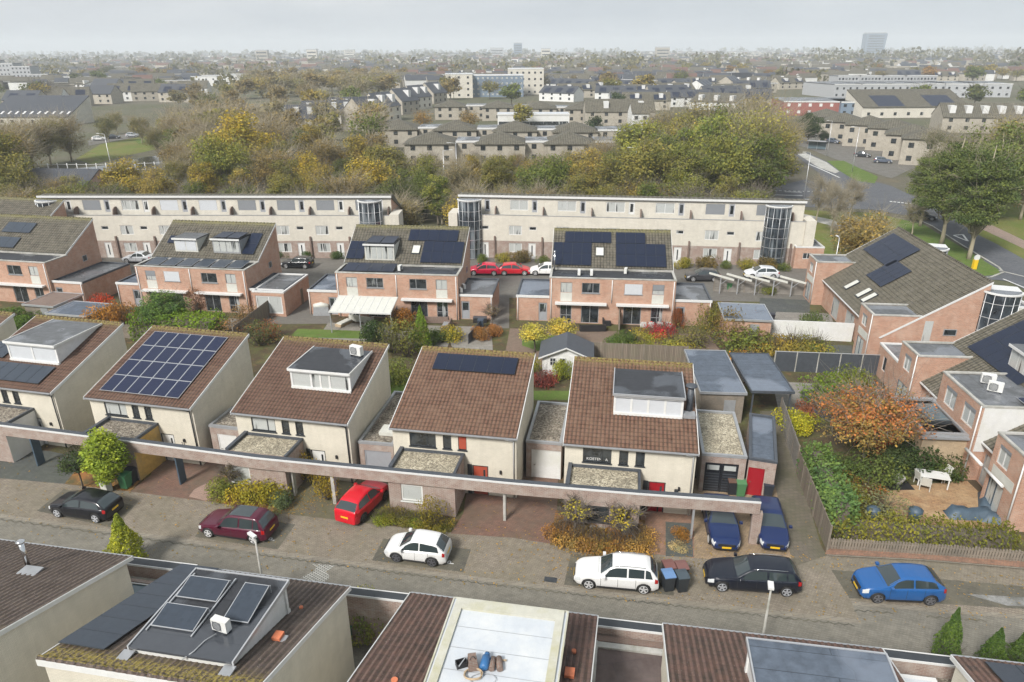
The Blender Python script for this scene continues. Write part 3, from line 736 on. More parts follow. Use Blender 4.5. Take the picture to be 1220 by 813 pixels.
# ------------------------------------------------------------------ building pieces
def facing(side, w=0, d=0):
    """maps (x along, y inwards, z) of a front panel on to another side of a w x d house"""
    if side == 'front': return lambda p: (p[0], p[1], p[2])
    if side == 'right': return lambda p: (w - p[1], p[0], p[2])
    if side == 'left': return lambda p: (p[1], d - p[0], p[2])
    if side == 'back': return lambda p: (w - p[0], d - p[1], p[2])
def xf(B, fn):
    B.v = [tuple(fn(p)) for p in B.v]; return B
def wall_panel(B, x0, x1, z0, z1, y, holes=(), mat=0, rev=.12, fn=None, top=None):
    """upright wall panel facing -y with real openings and reveals; top(x) lets its upper edge slope"""
    T = MB(); xs = sorted({x0, x1, *[h[0] for h in holes], *[h[1] for h in holes]}); zs = sorted({z0, z1, *[h[2] for h in holes], *[h[3] for h in holes]})
    for a, b in zip(xs, xs[1:]):
        for c, d in zip(zs, zs[1:]):
            mx, mz = (a + b) / 2, (c + d) / 2
            if any(h[0] < mx < h[1] and h[2] < mz < h[3] for h in holes): continue
            za, zb_ = (d, d) if (top is None or d < z1) else (top(a), top(b))
            T.face([(a, y, c), (b, y, c), (b, y, zb_), (a, y, za)], mat)
    for (a, b, c, d) in holes:
        T.face([(a, y, c), (a, y, d), (a, y + rev, d), (a, y + rev, c)], mat); T.face([(b, y, d), (b, y, c), (b, y + rev, c), (b, y + rev, d)], mat)
        T.face([(a, y, d), (b, y, d), (b, y + rev, d), (a, y + rev, d)], mat); T.face([(a, y, c), (a, y + rev, c), (b, y + rev, c), (b, y, c)], mat)
    if fn: xf(T, fn)
    n = len(B.v); B.v += T.v
    B.f += [tuple(i + n for i in f) for f in T.f]; B.m += T.m; B.sm += T.sm
def window(t, x0, x1, z0, z1, y, frame='dark', pane='gdark', mull=(), sill=None, fn=None, fw=.06, name='window', trans=None, blind=None, sillm=None, half=None, blindm=None):
    """a frame standing in its opening, every pane a child of it"""
    I = fn or (lambda p: p); f = MB(); d0, d1 = y + .05, y + .11
    f.box(x0, x1, d0, d1, z0, z0 + fw); f.box(x0, x1, d0, d1, z1 - fw, z1); f.box(x0, x0 + fw, d0, d1, z0 + fw, z1 - fw); f.box(x1 - fw, x1, d0, d1, z0 + fw, z1 - fw)
    ed = [x0 + fw / 2] + [x0 + (x1 - x0) * m for m in mull] + [x1 - fw / 2]
    for e in ed[1:-1]: f.box(e - fw / 2, e + fw / 2, d0, d1, z0 + fw, z1 - fw)
    if trans: f.box(x0 + fw, x1 - fw, d0 + .002, d1 - .002, z0 + (z1 - z0) * trans - fw / 2, z0 + (z1 - z0) * trans + fw / 2)
    w = xf(f, I).build(name, M[frame], t)
    if sill:
        s = MB(); s.box(x0 - .05, x1 + .05, y - .07, y + .05, z0 - .07, z0); xf(s, I).build('sill', M[sillm or frame], w)
    for i, (a, b) in enumerate(zip(ed, ed[1:])):
        p = MB(); p.box(a + fw / 2, b - fw / 2, y + .075, y + .088, z0 + fw, z1 - fw); xf(p, I).build('pane', M[pane], w)
    if blind:
        b_ = MB(); b_.box(x0 + .03, x1 - .03, y + .01, y + .045, z0 + (z1 - z0) * (1 - blind), z1 - .01); xf(b_, I).build('shutter', M[blindm or ('blindg' if blind < 1 else 'blind')], w)
    return w
def door(t, x0, x1, z0, z1, y, mat='white', frame='trimw', light=None, fn=None, handle=True, name='door'):
    I = fn or (lambda p: p); f = MB(); f.box(x0 - .0, x0 + .07, y + .03, y + .12, z0, z1); f.box(x1 - .07, x1, y + .03, y + .12, z0, z1); f.box(x0 + .07, x1 - .07, y + .03, y + .12, z1 - .07, z1)
    d = MB(); d.box(x0 + .075, x1 - .075, y + .06, y + .10, z0 + .01, z1 - .075)
    o = xf(d, I).build(name, M[mat], t); xf(f, I).build('door_frame', M[frame], o)
    if light: 
        l = MB(); l.box(x0 + (x1 - x0) * light[0], x0 + (x1 - x0) * light[1], y + .05, y + .06, z0 + (z1 - z0) * light[2], z0 + (z1 - z0) * light[3]); xf(l, I).build('pane', M['gdark'], o)
    if handle:
        h = MB(); h.box(x0 + .14, x0 + .26, y + .0, y + .055, z0 + 1.0, z0 + 1.04); xf(h, I).build('handle', M['chrome'], o)
    return o
def tile_plane(B, o, u, s, W, Ls, tw=.25, th=.34, amp=.028, mat=0, seg=5, step=.022, ribs=False):
    """pantiles as relief: rounded rolls across, each course lapping over the one below"""
    o, u, s = Vector(o), Vector(u).normalized(), Vector(s).normalized(); n = u.cross(s).normalized()
    if n.z < 0: n = -n
    nc = max(1, round(W / tw)); tw_ = W / nc; nr = max(1, round(Ls / th)); th_ = Ls / nr
    cols = []
    for i in range(nc):
        for k in range(seg): cols.append((i + k / seg) * tw_)
    cols.append(W - 1e-4)
    prof = []
    for c in cols:
        f = (c / tw_) % 1.0; prof.append(amp * (max(0, math.sin(f * math.pi * 2)) * 1.0 + .35 * max(0, -math.sin(f * math.pi * 2)) * 0))
    P = []; UV = []
    for r in range(nr):
        for e, lift in ((.0, step), (1.0, 0)):
            v = (r + e) * th_; v = min(v, Ls)
            P.append([o + u * c + s * v + n * (h + lift) for c, h in zip(cols, prof)]); UV.append([(c / tw_ * tw, min(max((r + e) * th, r * th + .001), (r + 1) * th - .001)) for c in cols])
    B.grid(P, mat, UV, smooth=False)
    # soffit below
    B.face([o, o + s * Ls, o + s * Ls + u * W, o + u * W], mat)
_panel = {}
def solar_panel(t, o, u, s, n, w, l, mat='solar', frame='dark', name='solar_panel'):
    """one framed panel: o corner, u across, s up the slope"""
    key = (round(w, 2), round(l, 2), mat, frame)
    if key not in _panel:
        B = MB(); e_ = .03 if frame == 'alu' else .012; B.box(0, w, 0, l, 0, .035, 0); B.box(e_, w - e_, e_, l - e_, .035, .038, 1)
        _panel[key] = B.mesh('solar_panel', [M[frame], M[mat]])
    ob = mesh_obj(name, _panel[key], t)
    from mathutils import Matrix
    u, s = Vector(u).normalized(), Vector(s).normalized(); n = u.cross(s)
    mt = Matrix((u, s, n)).transposed().to_4x4(); mt.translation = Vector(o); ob.matrix_local = mt
    return ob
def solar_field(t, o, u, s, cols, rows, w, l, gap=.02, lift=.12, **k):
    u, s = Vector(u).normalized(), Vector(s).normalized(); n = u.cross(s)
    for i in range(cols):
        for j in range(rows): solar_panel(t, Vector(o) + u * i * (w + gap) + s * j * (l + gap) + n * lift, u, s, n, w, l, **k)
def ac_unit(t, p, rz=0, name='air_conditioner', s=1.0):
    b = MB(); c, sn = math.cos(rz), math.sin(rz)
    T = lambda q: (p[0] + s * (q[0] * c - q[1] * sn), p[1] + s * (q[0] * sn + q[1] * c), p[2] + s * q[2])
    b.box(-.4, .4, -.16, .16, .08, .66); o = xf(b, T).build(name, M['white'], t)
    g = MB()
    for i in range(9): g.box(-.33, .13, -.175, -.161, .15 + i * .05, .17 + i * .05)
    ring = [(-.1 + .23 * math.cos(a * .314), -.18, .37 + .23 * math.sin(a * .314)) for a in range(21)]; g.tube(ring, .012, 4, caps=False)
    xf(g, T).build('fan_grille', M['anth'], o)
    f = MB(); f.box(-.34, -.26, -.2, .2, 0, .08); f.box(.26, .34, -.2, .2, 0, .08); xf(f, T).build('foot', M['dark'], o)
    return o
def pipe(t, pts, r=.04, mat='trimw', name='downpipe', n=6): return MB().tube(pts, r, n).build(name, M[mat], t)
def hopper(t, p, r=.14, h=.5, name='flue', cap=True, mat='chrome'):
    f = MB().tube([(p[0], p[1], p[2]), (p[0], p[1], p[2] + h)], r, 12).build(name, M[mat], t)
    if cap: MB().tube([(p[0], p[1], p[2] + h), (p[0], p[1], p[2] + h + .03), (p[0], p[1], p[2] + h + .10), (p[0], p[1], p[2] + h + .14)], [r * .8, r * 1.8, r * 1.8, r * .9], 12).build('cowl', M[mat], f)
    return f

EZ, RZ, DD = 4.6, 6.95, 7.8
KS = (RZ - EZ) / DD; SL = Vector((0, 1, KS)).normalized(); SLEN = math.hypot(DD, RZ - EZ)
def roof_z(y): return EZ + KS * y
UX = Vector((1, 0, 0))
def dormer(t, x0, x1, y0, y1, zt, cheek='white', roof='bit', front='white', panes=4, side_trim='white', cut='gcurt', blinds=False, kerb=None, ratios=None):
    """box dormer standing on the lean-to roof: cheeks, window front, felt roof"""
    fz = roof_z(y0)
    d = MB(); d.prism([(x0, y0 + .1, fz - .2), (x0, y0 + .1, zt - .1), (x0, y1, zt - .1), (x0, y1, roof_z(y1) - .25)], (x1 - x0, 0, 0)); do = d.build('dormer', M[cheek], t)
    f = MB(); f.box(x0 - .06, x1 + .06, y0 - .12, y0 + .1, fz - .12, fz + .14); f.box(x0 - .06, x1 + .06, y0 - .14, y0 + .1, zt - .24, zt - .10)
    n = panes; w = (x1 - x0) / n; e = ratios or [i / n for i in range(n + 1)]
    for k in e: q = x0 + (x1 - x0) * k; f.box(q - .07, q + .07, y0 - .03, y0 + .1, fz + .14, zt - .24)
    f.build('window_frame', M[front], do)
    for a, b in zip(e, e[1:]):
        xa, xb = x0 + (x1 - x0) * a + .07, x0 + (x1 - x0) * b - .07
        MB().box(xa, xb, y0 + .0, y0 + .09, fz + .14, zt - .24).build('pane', M[cut if not blinds else 'blind'], do)
    r = MB(); r.box(x0 - .12, x1 + .12, y0 - .2, y1 + .05, zt - .1, zt); r.build('roof', M[roof], do)
    k = MB(); kk = kerb or side_trim
    k.box(x0 - .16, x0 - .10, y0 - .22, y1 + .06, zt - .12, zt + .05); k.box(x1 + .10, x1 + .16, y0 - .22, y1 + .06, zt - .12, zt + .05); k.box(x0 - .1, x1 + .1, y0 - .24, y0 - .18, zt - .12, zt + .04)
    k.build('roof_trim', M[kk], do)
    return do
def lean_house(A, ang, label, W=8.2, tile='tile_brown', porch=True, doorm='door_rust', pw='cream', group='cream houses with tiled lean-to roofs', win=True, pane='gcurt', porch_side='mauve', gable_face=True, verge='white', mir=False, back=False):
    """A = left end of the low eave; the roof rises to a ridge at the back wall"""
    t = thing('lean_to_house', label, 'house', (A[0], A[1], 0), ang, group)
    w = MB(); y0 = .32; xi = .07
    holes = [(1.2, 2.95, 3.25, 4.22), (3.42, 3.97, 3.25, 4.22), (4.42, 4.97, 3.25, 4.22), (5.30, 6.35, 0, 2.2)] if win else []
    wall_panel(w, xi, W - xi, 0, roof_z(y0) - .06, y0, holes)
    topf = lambda x: roof_z(x) - .06
    for sd in (xi, W - xi):
        P = [(sd, y0, 0), (sd, DD - .05, 0), (sd, DD - .05, roof_z(DD) - .06), (sd, y0, roof_z(y0) - .06)]
        w.face(P if sd > 1 else list(reversed(P)))
    w.face([(W - xi, DD - .05, 0), (xi, DD - .05, 0), (xi, DD - .05, roof_z(DD) - .06), (W - xi, DD - .05, roof_z(DD) - .06)])
    w.build('wall', M[pw], t)
    r = MB(); tile_plane(r, (0, 0, EZ), UX, SL, W, SLEN, .25, .34); 
    ro = r.build('roof', M[tile], t)
    rg = MB()
    k = int(W / .38)
    for i in range(k):
        x = i * W / k; rg.tube([(x, DD + .02, RZ + .0), (x + W / k * .97, DD + .02, RZ + .015)], [.10, .115], 7)
    rg.build('ridge_tiles', M[tile], ro)
    for sd, x in (('l', -.04), ('r', W + .0)):
        v = MB(); v.prism([(x, -.03, EZ - .17), (x, DD + .08, RZ - .17), (x, DD + .08, RZ + .045), (x, -.03, EZ + .045)], (.04, 0, 0)); v.build('verge_board', M[verge], ro)
    if back: MB().box(0, W, DD + .10, DD + .14, RZ - .25, RZ + .03).build('fascia', M['white'], ro)
    g = MB(); g.box(.0, W, -.11, -.0, EZ - .08, EZ + .0); g.build('gutter', M['greytrim'], ro)
    if win:
        window(t, 1.2, 2.95, 3.25, 4.22, y0, 'dark', pane, (.66,), sill=True)
        window(t, 3.42, 3.97, 3.25, 4.22, y0, 'dark', 'gdark', (), sill=True); window(t, 4.42, 4.97, 3.25, 4.22, y0, 'dark', 'gdark', (), sill=True)
        door(t, 5.30, 6.35, 0, 2.2, y0, doorm, 'dark', light=(.68, .8, .3, .85))
        MB().box(4.98, 5.29, y0 - .02, y0 - .003, 0, 2.25).build('side_panel', M['dark'], t)
        pipe(t, [(W - .7, -.05, EZ - .1), (W - .25, .22, EZ - .35), (W - .22, .25, 0)], .045, 'trimw' if ang > -.2 else 'dark')
        l = MB(); l.box(7.1, 7.22, y0 - .12, y0 - .003, 1.75, 1.98); l.build('wall_lamp', M['black'], t)
    return t
def flat_box(name, label, cat, p, rz, w, d, h, wall='mauve', roof='gravel', trim='greytrim', para=.22, group=None, holes=(), parent=None, tw=.16, front=True):
    """flat-roofed annex with a raised edge; origin near left"""
    t = parent or thing(name, label, cat, p, rz, group)
    b = MB(); b.face([(w, d, 0), (0, d, 0), (0, d, h), (w, d, h)]); b.face([(0, d, 0), (0, 0, 0), (0, 0, h), (0, d, h)]); b.face([(w, 0, 0), (w, d, 0), (w, d, h), (w, 0, h)])
    wall_panel(b, 0, w, 0, h, 0, holes); b.build('wall', M[wall], t)
    r = MB(); r.box(tw, w - tw, tw, d - tw, h - .2, h - para + .1); r.build('roof', M[roof], t)
    e = MB()
    for a in ((-.03, w + .03, -.03, tw), (-.03, w + .03, d - tw, d + .03), (-.03, tw, tw, d - tw), (w - tw, w + .03, tw, d - tw)): e.box(*a, h - .12, h + .05)
    e.build('roof_edge', M[trim], t)
    return t

# ------------------------------------------------------------------ brick semi-detached pair
BZ, BR, BD = 4.95, 8.15, 8.3
def brick_pair(pL, pR, label, garages=('l', 'r'), gw=(3.4, 3.5), pitch0=3.25, z0=4.95, front_detail=True, gd=(6.2, 6.2), shutters=()):
    A, B_ = at(*pL, BZ), at(*pR, BZ); W = (B_ - A).length; ang = math.atan2(B_.y - A.y, B_.x - A.x)
    t = thing('semi_detached_house', label, 'house', (A.x, A.y, 0), ang, 'brick semi-detached houses')
    hs = []
    def mirror(a, b): return (W - b, W - a)
    lay = [(1.15, 2.35, 'n'), (3.35, 5.2, 'w')]
    ups = []
    for m in (0, 1):
        for a, b, k in lay:
            x0, x1 = (a, b) if not m else mirror(a, b); ups.append((x0, x1, k, m))
    for x0, x1, k, m in ups:
        hs.append((x0, x1, 3.38, 4.48)); 
        hs.append((x0, x1, .05 if k == 'w' else .05, 2.1))
    w = MB(); wall_panel(w, 0, W, 0, BZ, 0, hs)
    k = (BR - 5.15) / (BD - pitch0)
    for sd in (0, W):
        P = [(sd, 0, 0), (sd, BD, 0), (sd, BD, BR - .08), (sd, pitch0, 5.1 - .02), (sd, pitch0, BZ), (sd, 0, BZ)]
        w.face(P if sd else list(reversed(P)))
    w.face([(W, BD, 0), (0, BD, 0), (0, BD, BR - .08), (W, BD, BR - .08)])
    w.build('wall', M['pink'], t)
    fr = MB(); fr.box(.2, W - .2, .2, pitch0, BZ - .25, BZ - .08); fr.build('flat_roof', M['bit'], t)
    e = MB()
    for a in ((-.04, W + .04, -.04, .2), (-.04, .2, .2, pitch0), (W - .2, W + .04, .2, pitch0)): e.box(*a, BZ - .02, BZ + .08)
    e.box(-.02, W + .02, pitch0 + .0, pitch0 + .1, BZ - .1, 5.12); e.build('roof_edge', M['conc'], t)
    s = Vector((0, BD - pitch0, BR - 5.15)); r = MB(); tile_plane(r, (0, pitch0 - .05, 5.15), UX, s, W, s.length, .33, .38, .03, seg=4)
    ro = r.build('pitched_roof', M['tile_dark'], t)
    rg = MB(); n_ = int(W / .42)
    for i in range(n_): rg.tube([(i * W / n_, BD + .02, BR), ((i + .97) * W / n_, BD + .02, BR + .012)], [.10, .12], 6)
    rg.build('ridge_tiles', M['tile_dark'], ro)
    for x in (-.04, W): 
        v = MB(); v.prism([(x, pitch0 - .1, 4.98), (x, BD + .08, BR - .16), (x, BD + .08, BR + .05), (x, pitch0 - .1, 5.2)], (.04, 0, 0)); v.build('verge_board', M['trimw'], ro)
    if front_detail:
        for i, (x0, x1, kd, m) in enumerate(ups):
            if kd == 'w':
                window(t, x0, x1, 3.38, 4.48, 0, 'greytrim', 'gdark', (.62,) if m == 0 else (.38,), sill=True, blind=1.0 if (i in shutters) else None)
                window(t, x0, x1, .05, 2.1, 0, 'greytrim', 'gdark', (.5,), name='sliding_door')
            else:
                window(t, x0, x1, 3.38, 4.48, 0, 'greytrim', 'gcurt', (.5,), blind=.55 if i in shutters else None)
                MB().box(x0, x1, -.012, .02, 2.42, 3.37).build('infill_panel', M['offwhite'], t)
                window(t, x0, x1, .05, 2.1, 0, 'greytrim', 'gdark', (.55,), name='garden_door', trans=.4)
        for a, b in ((.6, W / 2 - .5), (W / 2 + .5, W - .6)):
            MB().box(a, b, -.55, -.003, 2.18, 2.36).build('canopy', M['trimw'], t)
        for x in (.18, W / 2, W - .18): pipe(t, [(x, -.05, BZ - (.1 if x != W / 2 else .1)), (x, -.05, 0 if x != W / 2 else 2.4)], .05, 'trimw')
    # side window in the gable
    sg = facing('right', W, BD); window(t, 5.4, 6.1, 3.6, 4.3, -.10, 'greytrim', 'gdark', (), fn=sg)
    # garages
    for side, g, dep in zip(garages, gw, gd):
        x0 = -g if side == 'l' else W
        gname = 'garage_' ; gb = MB(); 
        hh = [(x0 + g * .55, x0 + g * .55 + .9, .02, 2.05)] if side == 'r' else [(x0 + g - 1.15, x0 + g - .25, .02, 2.05)]
        if side == 'r': hh = [(x0 + .25, x0 + 1.15, .02, 2.05)]
        wall_panel(gb, x0, x0 + g, 0, 2.75, .35, hh)
        for sd in (x0, x0 + g):
            P = [(sd, .35, 0), (sd, dep, 0), (sd, dep, 2.75), (sd, .35, 2.75)]; gb.face(P if sd == x0 + g else list(reversed(P)))
        gb.face([(x0 + g, dep, 0), (x0, dep, 0), (x0, dep, 2.75), (x0 + g, dep, 2.75)])
        go = gb.build('garage', M['pink'], t)
        MB().box(x0 + .15, x0 + g - .15, .5, dep - .15, 2.5, 2.68).build('roof', M['bitgrey' if side == 'r' else 'bitblue'], go)
        ee = MB()
        for a in ((x0 - .04, x0 + g + .04, dep - .15, dep + .05), (x0 - .04 if side == 'l' else x0 + .003, x0 + .15, .4, dep - .15), (x0 + g - .15, x0 + g + (.04 if side == 'r' else -.003), .4, dep - .15)): ee.box(*a, 2.62, 2.84)
        ee.build('roof_edge', M['anth'], go); MB().box(x0 - .05, x0 + g + .05, .27, .395, 2.60, 2.85).build('fascia', M['trimw'], go)
        door(go, hh[0][0], hh[0][1], .02, 2.05, .35, 'door_grey', 'greytrim', light=(.15, .85, .5, .92))
        pipe(go, [(x0 + (g - .12 if side == 'r' else .12), .27, 2.6), (x0 + (g - .12 if side == 'r' else .12), .27, 0)], .045, 'trimw')
    t['w'] = 0; del t['w']
    return t, W, (lambda u, v: Vector((u, pitch0 - .05 + v * s.y / s.length, 5.15 + v * s.z / s.length))), s.normalized()

# ------------------------------------------------------------------ long cream terrace
def stair_tower(t, x, y, r, h, fn=None, wing=None):
    b = MB(); n = 6
    pts = [(x - r * math.cos(math.pi * i / n), y - r * .8 * math.sin(math.pi * i / n)) for i in range(n + 1)]
    for a, c in zip(pts, pts[1:]): b.face([(a[0], a[1], .1), (c[0], c[1], .1), (c[0], c[1], h), (a[0], a[1], h)])
    o = b.build('stair_tower', M['gtower'], t)
    f = MB()
    for a in pts: f.tube([(a[0], a[1] - .02, 0), (a[0], a[1] - .02, h)], .03, 4)
    z = .1
    while z < h:
        for a, c in zip(pts, pts[1:]): f.bar((a[0], a[1] - .02, z), (c[0], c[1] - .02, z), .035, .05)
        z += 1.3
    f.build('window_frame', M['alu'], o)
    c = MB(); c.prism([(x - r * 1.08 * math.cos(math.pi * i / 14), y + .1 - r * .92 * math.sin(math.pi * i / 14), h) for i in range(15)], (0, 0, .14)); c.build('roof', M['trimw'], o)
    c = MB(); c.prism([(x - r * .96 * math.cos(math.pi * i / 14), y + .1 - r * .80 * math.sin(math.pi * i / 14), h + .14) for i in range(15)], (0, 0, .02)); c.build('roof_felt', M['bitgrey'], o)
    return o
def cream_terrace(pL, pR, label, units, towers, seed=1):
    A, B_ = at(*pL), at(*pR); W = (B_ - A).length; ang = math.atan2(B_.y - A.y, B_.x - A.x); rnd = random.Random(seed)
    t = thing('terraced_row', label, 'terrace', (A.x, A.y, 0), ang, 'cream three storey terraces')
    H1, H2, H3, SB, D = 2.45, 6.0, 8.25, 1.5, 9.5
    uw = W / units; h1, h2, h3 = [], [], []
    for i in range(units):
        x = i * uw; h1 += [(x + .5, x + 2.3, .85, 2.15), (x + 3.2, x + 4.2, 0, 2.2)]; h2 += [(x + .5, x + 2.3, 3.3, 4.6), (x + 3.3, x + 4.3, 4.0, 4.5)]; h3 += [(x + .5, x + 3.0, 6.4, 7.8), (x + 3.5, x + 4.3, 6.15, 7.85)]
    lo = MB(); wall_panel(lo, 0, W, 0, H1, 0, h1); lo.build('ground_floor_wall', M['mauve'], t)
    up = MB(); wall_panel(up, 0, W, H1, H2, 0, h2); up.box(0, W, .14, .2, H2 - .3, H2 - .02); up.face([(0, D, 0), (0, 0, 0), (0, 0, H2), (0, D, H2)]); up.face([(W, 0, 0), (W, D, 0), (W, D, H2), (W, 0, H2)])
    wall_panel(up, 0, W, H2 - .25, H3, SB, [(a, b, c, d) for a, b, c, d in h3]); up.build('wall', M['cream_far'], t)
    for sd in (0, W):
        P = [(sd, SB, H2), (sd, D, H2 - 2.6), (sd, D, H2 - 1.2), (sd, SB + 1.2, H3), (sd, SB, H3)]; ga = MB(); ga.face(P if sd else list(reversed(P))); ga.build('gable', M['pink'], t)
    MB().box(0, W, .2, SB, H2 - .5, H2 - .27).build('walkway', M['bitgrey'], t)
    MB().box(-.04, W + .04, -.04, .14, H2 - .0, H2 + .05).build('parapet_cap', M['greytrim'], t)
    r = MB(); r.prism([(-.1, SB - .25, H3 - .05), (-.1, SB - .25, H3 + .1), (-.1, SB + 1.2, H3 + .22), (-.1, D + .2, H2 - 1.1), (-.1, D + .2, H2 - 1.3)], (W + .2, 0, 0)); r.build('roof', M['tile_far'], t)
    MB().box(-.12, W + .12, SB - .32, SB - .252, H3 - .08, H3 + .2).build('fascia', M['trimw'], t)
    for i in range(units):
        x = i * uw
        window(t, x + .5, x + 2.3, .85, 2.15, 0, 'trimw', 'gcurt', (.4,), fw=.09); door(t, x + 3.2, x + 4.2, 0, 2.2, 0, 'white', 'trimw', light=(.42, .58, .2, .85), handle=False)
        window(t, x + .5, x + 2.3, 3.3, 4.6, 0, 'trimw', 'gcurt', (.36,), fw=.09); window(t, x + 3.3, x + 4.3, 4.0, 4.5, 0, 'trimw', 'gdark', (), fw=.07)
        sh = rnd.random() < .72; window(t, x + .5, x + 3.0, 6.4, 7.8, SB, 'trimw', 'gcurt', (.5,), blind=1.0 if sh else None, fw=.08, blindm=rnd.choice(('blindg', 'blindg', 'blindg', 'blind')))
        door(t, x + 3.5, x + 4.3, 6.15, 7.85, SB, 'white' if rnd.random() < .5 else 'door_grey', 'trimw', light=(.25, .75, .2, .85), handle=False)
        MB().box(x + 5.0, x + 5.2, -.25, -.003, 0, 3.1).build('divider_post', M['darkbrick'], t)
        dv = MB(); dv.prism([(x + 5.05, SB - 1.2, H2 - .2), (x + 5.05, SB - .9, H2 + .7), (x + 5.05, SB - .4, H2 + .95), (x + 5.05, SB - .003, H2 + .95), (x + 5.05, SB - .003, H2 - .2)], (.12, 0, 0)); dv.build('balcony_divider', M['darkbrick'], t)
    for x in towers: stair_tower(t, x if x > 0 else W + x, -.01, 1.6, 8.0)
    for x, s in ((0, -1), (W, 1)):
        g = MB(); g.box(x, x + s * 1.25, -.35, 3.0, 0, 6.2); g.build('end_wall', M['cream_far'], t)
    return t, W
# ------------------------------------------------------------------ the ground
def sheet(name, pts, z, mat, px=True, kind='structure', label=None):
    P = [at(p[0], p[1]) if px else Vector((p[0], p[1], 0)) for p in pts]
    b = MB(); n = len(P); a = 0
    for i in range(n): a += P[i].x * P[(i + 1) % n].y - P[(i + 1) % n].x * P[i].y
    if a < 0: P.reverse()
    b.face([(p.x, p.y, z) for p in P]); o = b.build(name, M[mat] if isinstance(mat, str) else mat)
    o['kind'] = kind
    if label: o['label'] = label
    return o
M['soil'] = ground_mix('garden_soil', (.075, .055, .035), (.10, .105, .04), .4, .42, .6, (.16, .10, .05))
M['land'] = ground_mix('open_land', (.10, .105, .06), (.125, .115, .085), .02, .4, .6, (.14, .12, .08), fine=.8)
M['lawn'] = ground_mix('lawn', (.085, .14, .028), (.12, .17, .04), .5, .4, .6, (.13, .13, .05), fine=9)
M['verge'] = ground_mix('grass_verge', (.12, .155, .035), (.17, .155, .055), .12, .4, .62, (.12, .15, .03), fine=3)
M['leafy'] = ground_mix('leaf_litter', (.28, .13, .045), (.10, .085, .04), .7, .4, .6, (.38, .26, .08), fine=12)
M['road'] = pavers('grey_road_pavers', (.215, .198, .16), (.18, .166, .136), (.12, .112, .093), .21, .105, (.13, .125, .10), .45, R(-11), st=.5)
M['walk'] = pavers('brown_paving', (.27, .23, .18), (.215, .18, .14), (.11, .095, .075), .21, .105, (.155, .14, .095), .7, R(-11), st=.5, mscale=.3)
M['bay'] = pavers('dark_parking_pavers', (.11, .102, .082), (.085, .08, .066), (.05, .05, .04), .21, .105, (.155, .138, .095), .85, R(-11), st=.45)
M['kerbline'] = pavers('kerb_stones', (.25, .225, .18), (.22, .195, .155), (.10, .09, .08), 1.0, .25, (.17, .15, .11), .5, R(-11))
M['driveslate'] = pavers('slate_drive', (.085, .09, .085), (.065, .07, .07), (.04, .04, .04), .3, .2, (.09, .10, .07), .5, R(-12), wet=.3)
M['drivered'] = pavers('red_brown_drive', (.22, .115, .08), (.15, .085, .065), (.07, .055, .045), .21, .105, (.12, .10, .07), .65, R(-11), wet=.25, mscale=.5)
M['pinkpatch'] = pavers('pale_red_pavers', (.36, .24, .19), (.32, .21, .165), (.2, .15, .12), .21, .105, (.25, .18, .14), .3, R(-11))
M['drivemoss'] = pavers('mossy_drive', (.15, .125, .085), (.12, .10, .075), (.06, .06, .04), .21, .105, (.10, .10, .04), .9, R(-11), mscale=.5)
M['drivesand'] = pavers('sand_clay_drive', (.36, .26, .155), (.27, .195, .125), (.14, .11, .08), .21, .105, (.20, .15, .09), .5, R(-9), st=.6)
M['clay'] = pavers('clay_path', (.33, .17, .11), (.24, .14, .10), (.12, .09, .07), .21, .105, (.20, .14, .09), .5, R(-9), st=.6)
M['patio'] = pavers('sandy_patio', (.36, .22, .11), (.27, .155, .08), (.14, .09, .06), .4, .2, (.50, .38, .22), .55, R(20), st=.5, mscale=.8)
M['flag'] = pavers('grey_patio', (.27, .25, .225), (.23, .215, .19), (.13, .12, .11), .5, .5, (.17, .16, .12), .55, R(-6), mscale=.4)
M['flagb'] = pavers('brown_patio', (.225, .155, .115), (.185, .13, .10), (.10, .08, .06), .21, .105, (.15, .12, .08), .5, R(-6), mscale=.4)
M['path'] = pavers('mossy_path', (.15, .13, .10), (.13, .11, .085), (.07, .065, .05), .3, .3, (.09, .09, .045), .7, R(-9), mscale=.5)
M['asphalt'] = ground_mix('asphalt', (.12, .125, .135), (.10, .105, .115), .15, .4, .6, fine=2, rough=.8)
M['lane'] = pavers('lane_pavers', (.17, .155, .135), (.14, .13, .115), (.10, .09, .08), .21, .105, (.13, .13, .11), .6, R(-6), wet=.25)
M['footway'] = pavers('pink_footway', (.30, .22, .18), (.26, .19, .155), (.16, .13, .11), .3, .3, (.22, .19, .14), .4, R(-45))
M['line'] = plain('road_paint', (.72, .72, .70), .6, var=.1)
M['water'] = gloss('pond_water', (.035, .04, .035), .06)
M['shadeflag'] = M['flag']

sheet('ground', [(-5500, -60), (5500, -60), (5500, 6100), (-5500, 6100)], -.02, 'land', px=False)
sheet('garden_ground', [(-75, 14), (45, 14), (45, 92), (-75, 103)], 0, 'soil', px=False)
G0 = [(-250, 580), (0, 615), (150, 635), (297, 655), (455, 676), (610, 695), (760, 712), (910, 729), (1025, 741)]
G1 = [(1015, 719), (1120, 728), (1220, 735), (1400, 748)]
far = [at(*p) for p in G0 + G1[1:]]
near = [(60, 22), (-60, 39.5)]
road = sheet('street_road', [at(-250, 560).xy[:], at(0, 590).xy[:], at(610, 665).xy[:], at(980, 690).xy[:], at(1500, 720).xy[:], (36, 16), (-60, 30)], .004, 'road', px=False)
top_edge = [(-250, 540), (0, 570), (75, 576), (155, 586), (257, 599), (335, 612), (447, 625), (530, 634), (610, 641), (662, 649), (775, 660), (827, 665), (940, 676), (985, 660), (1100, 666), (1220, 676), (1500, 700)]
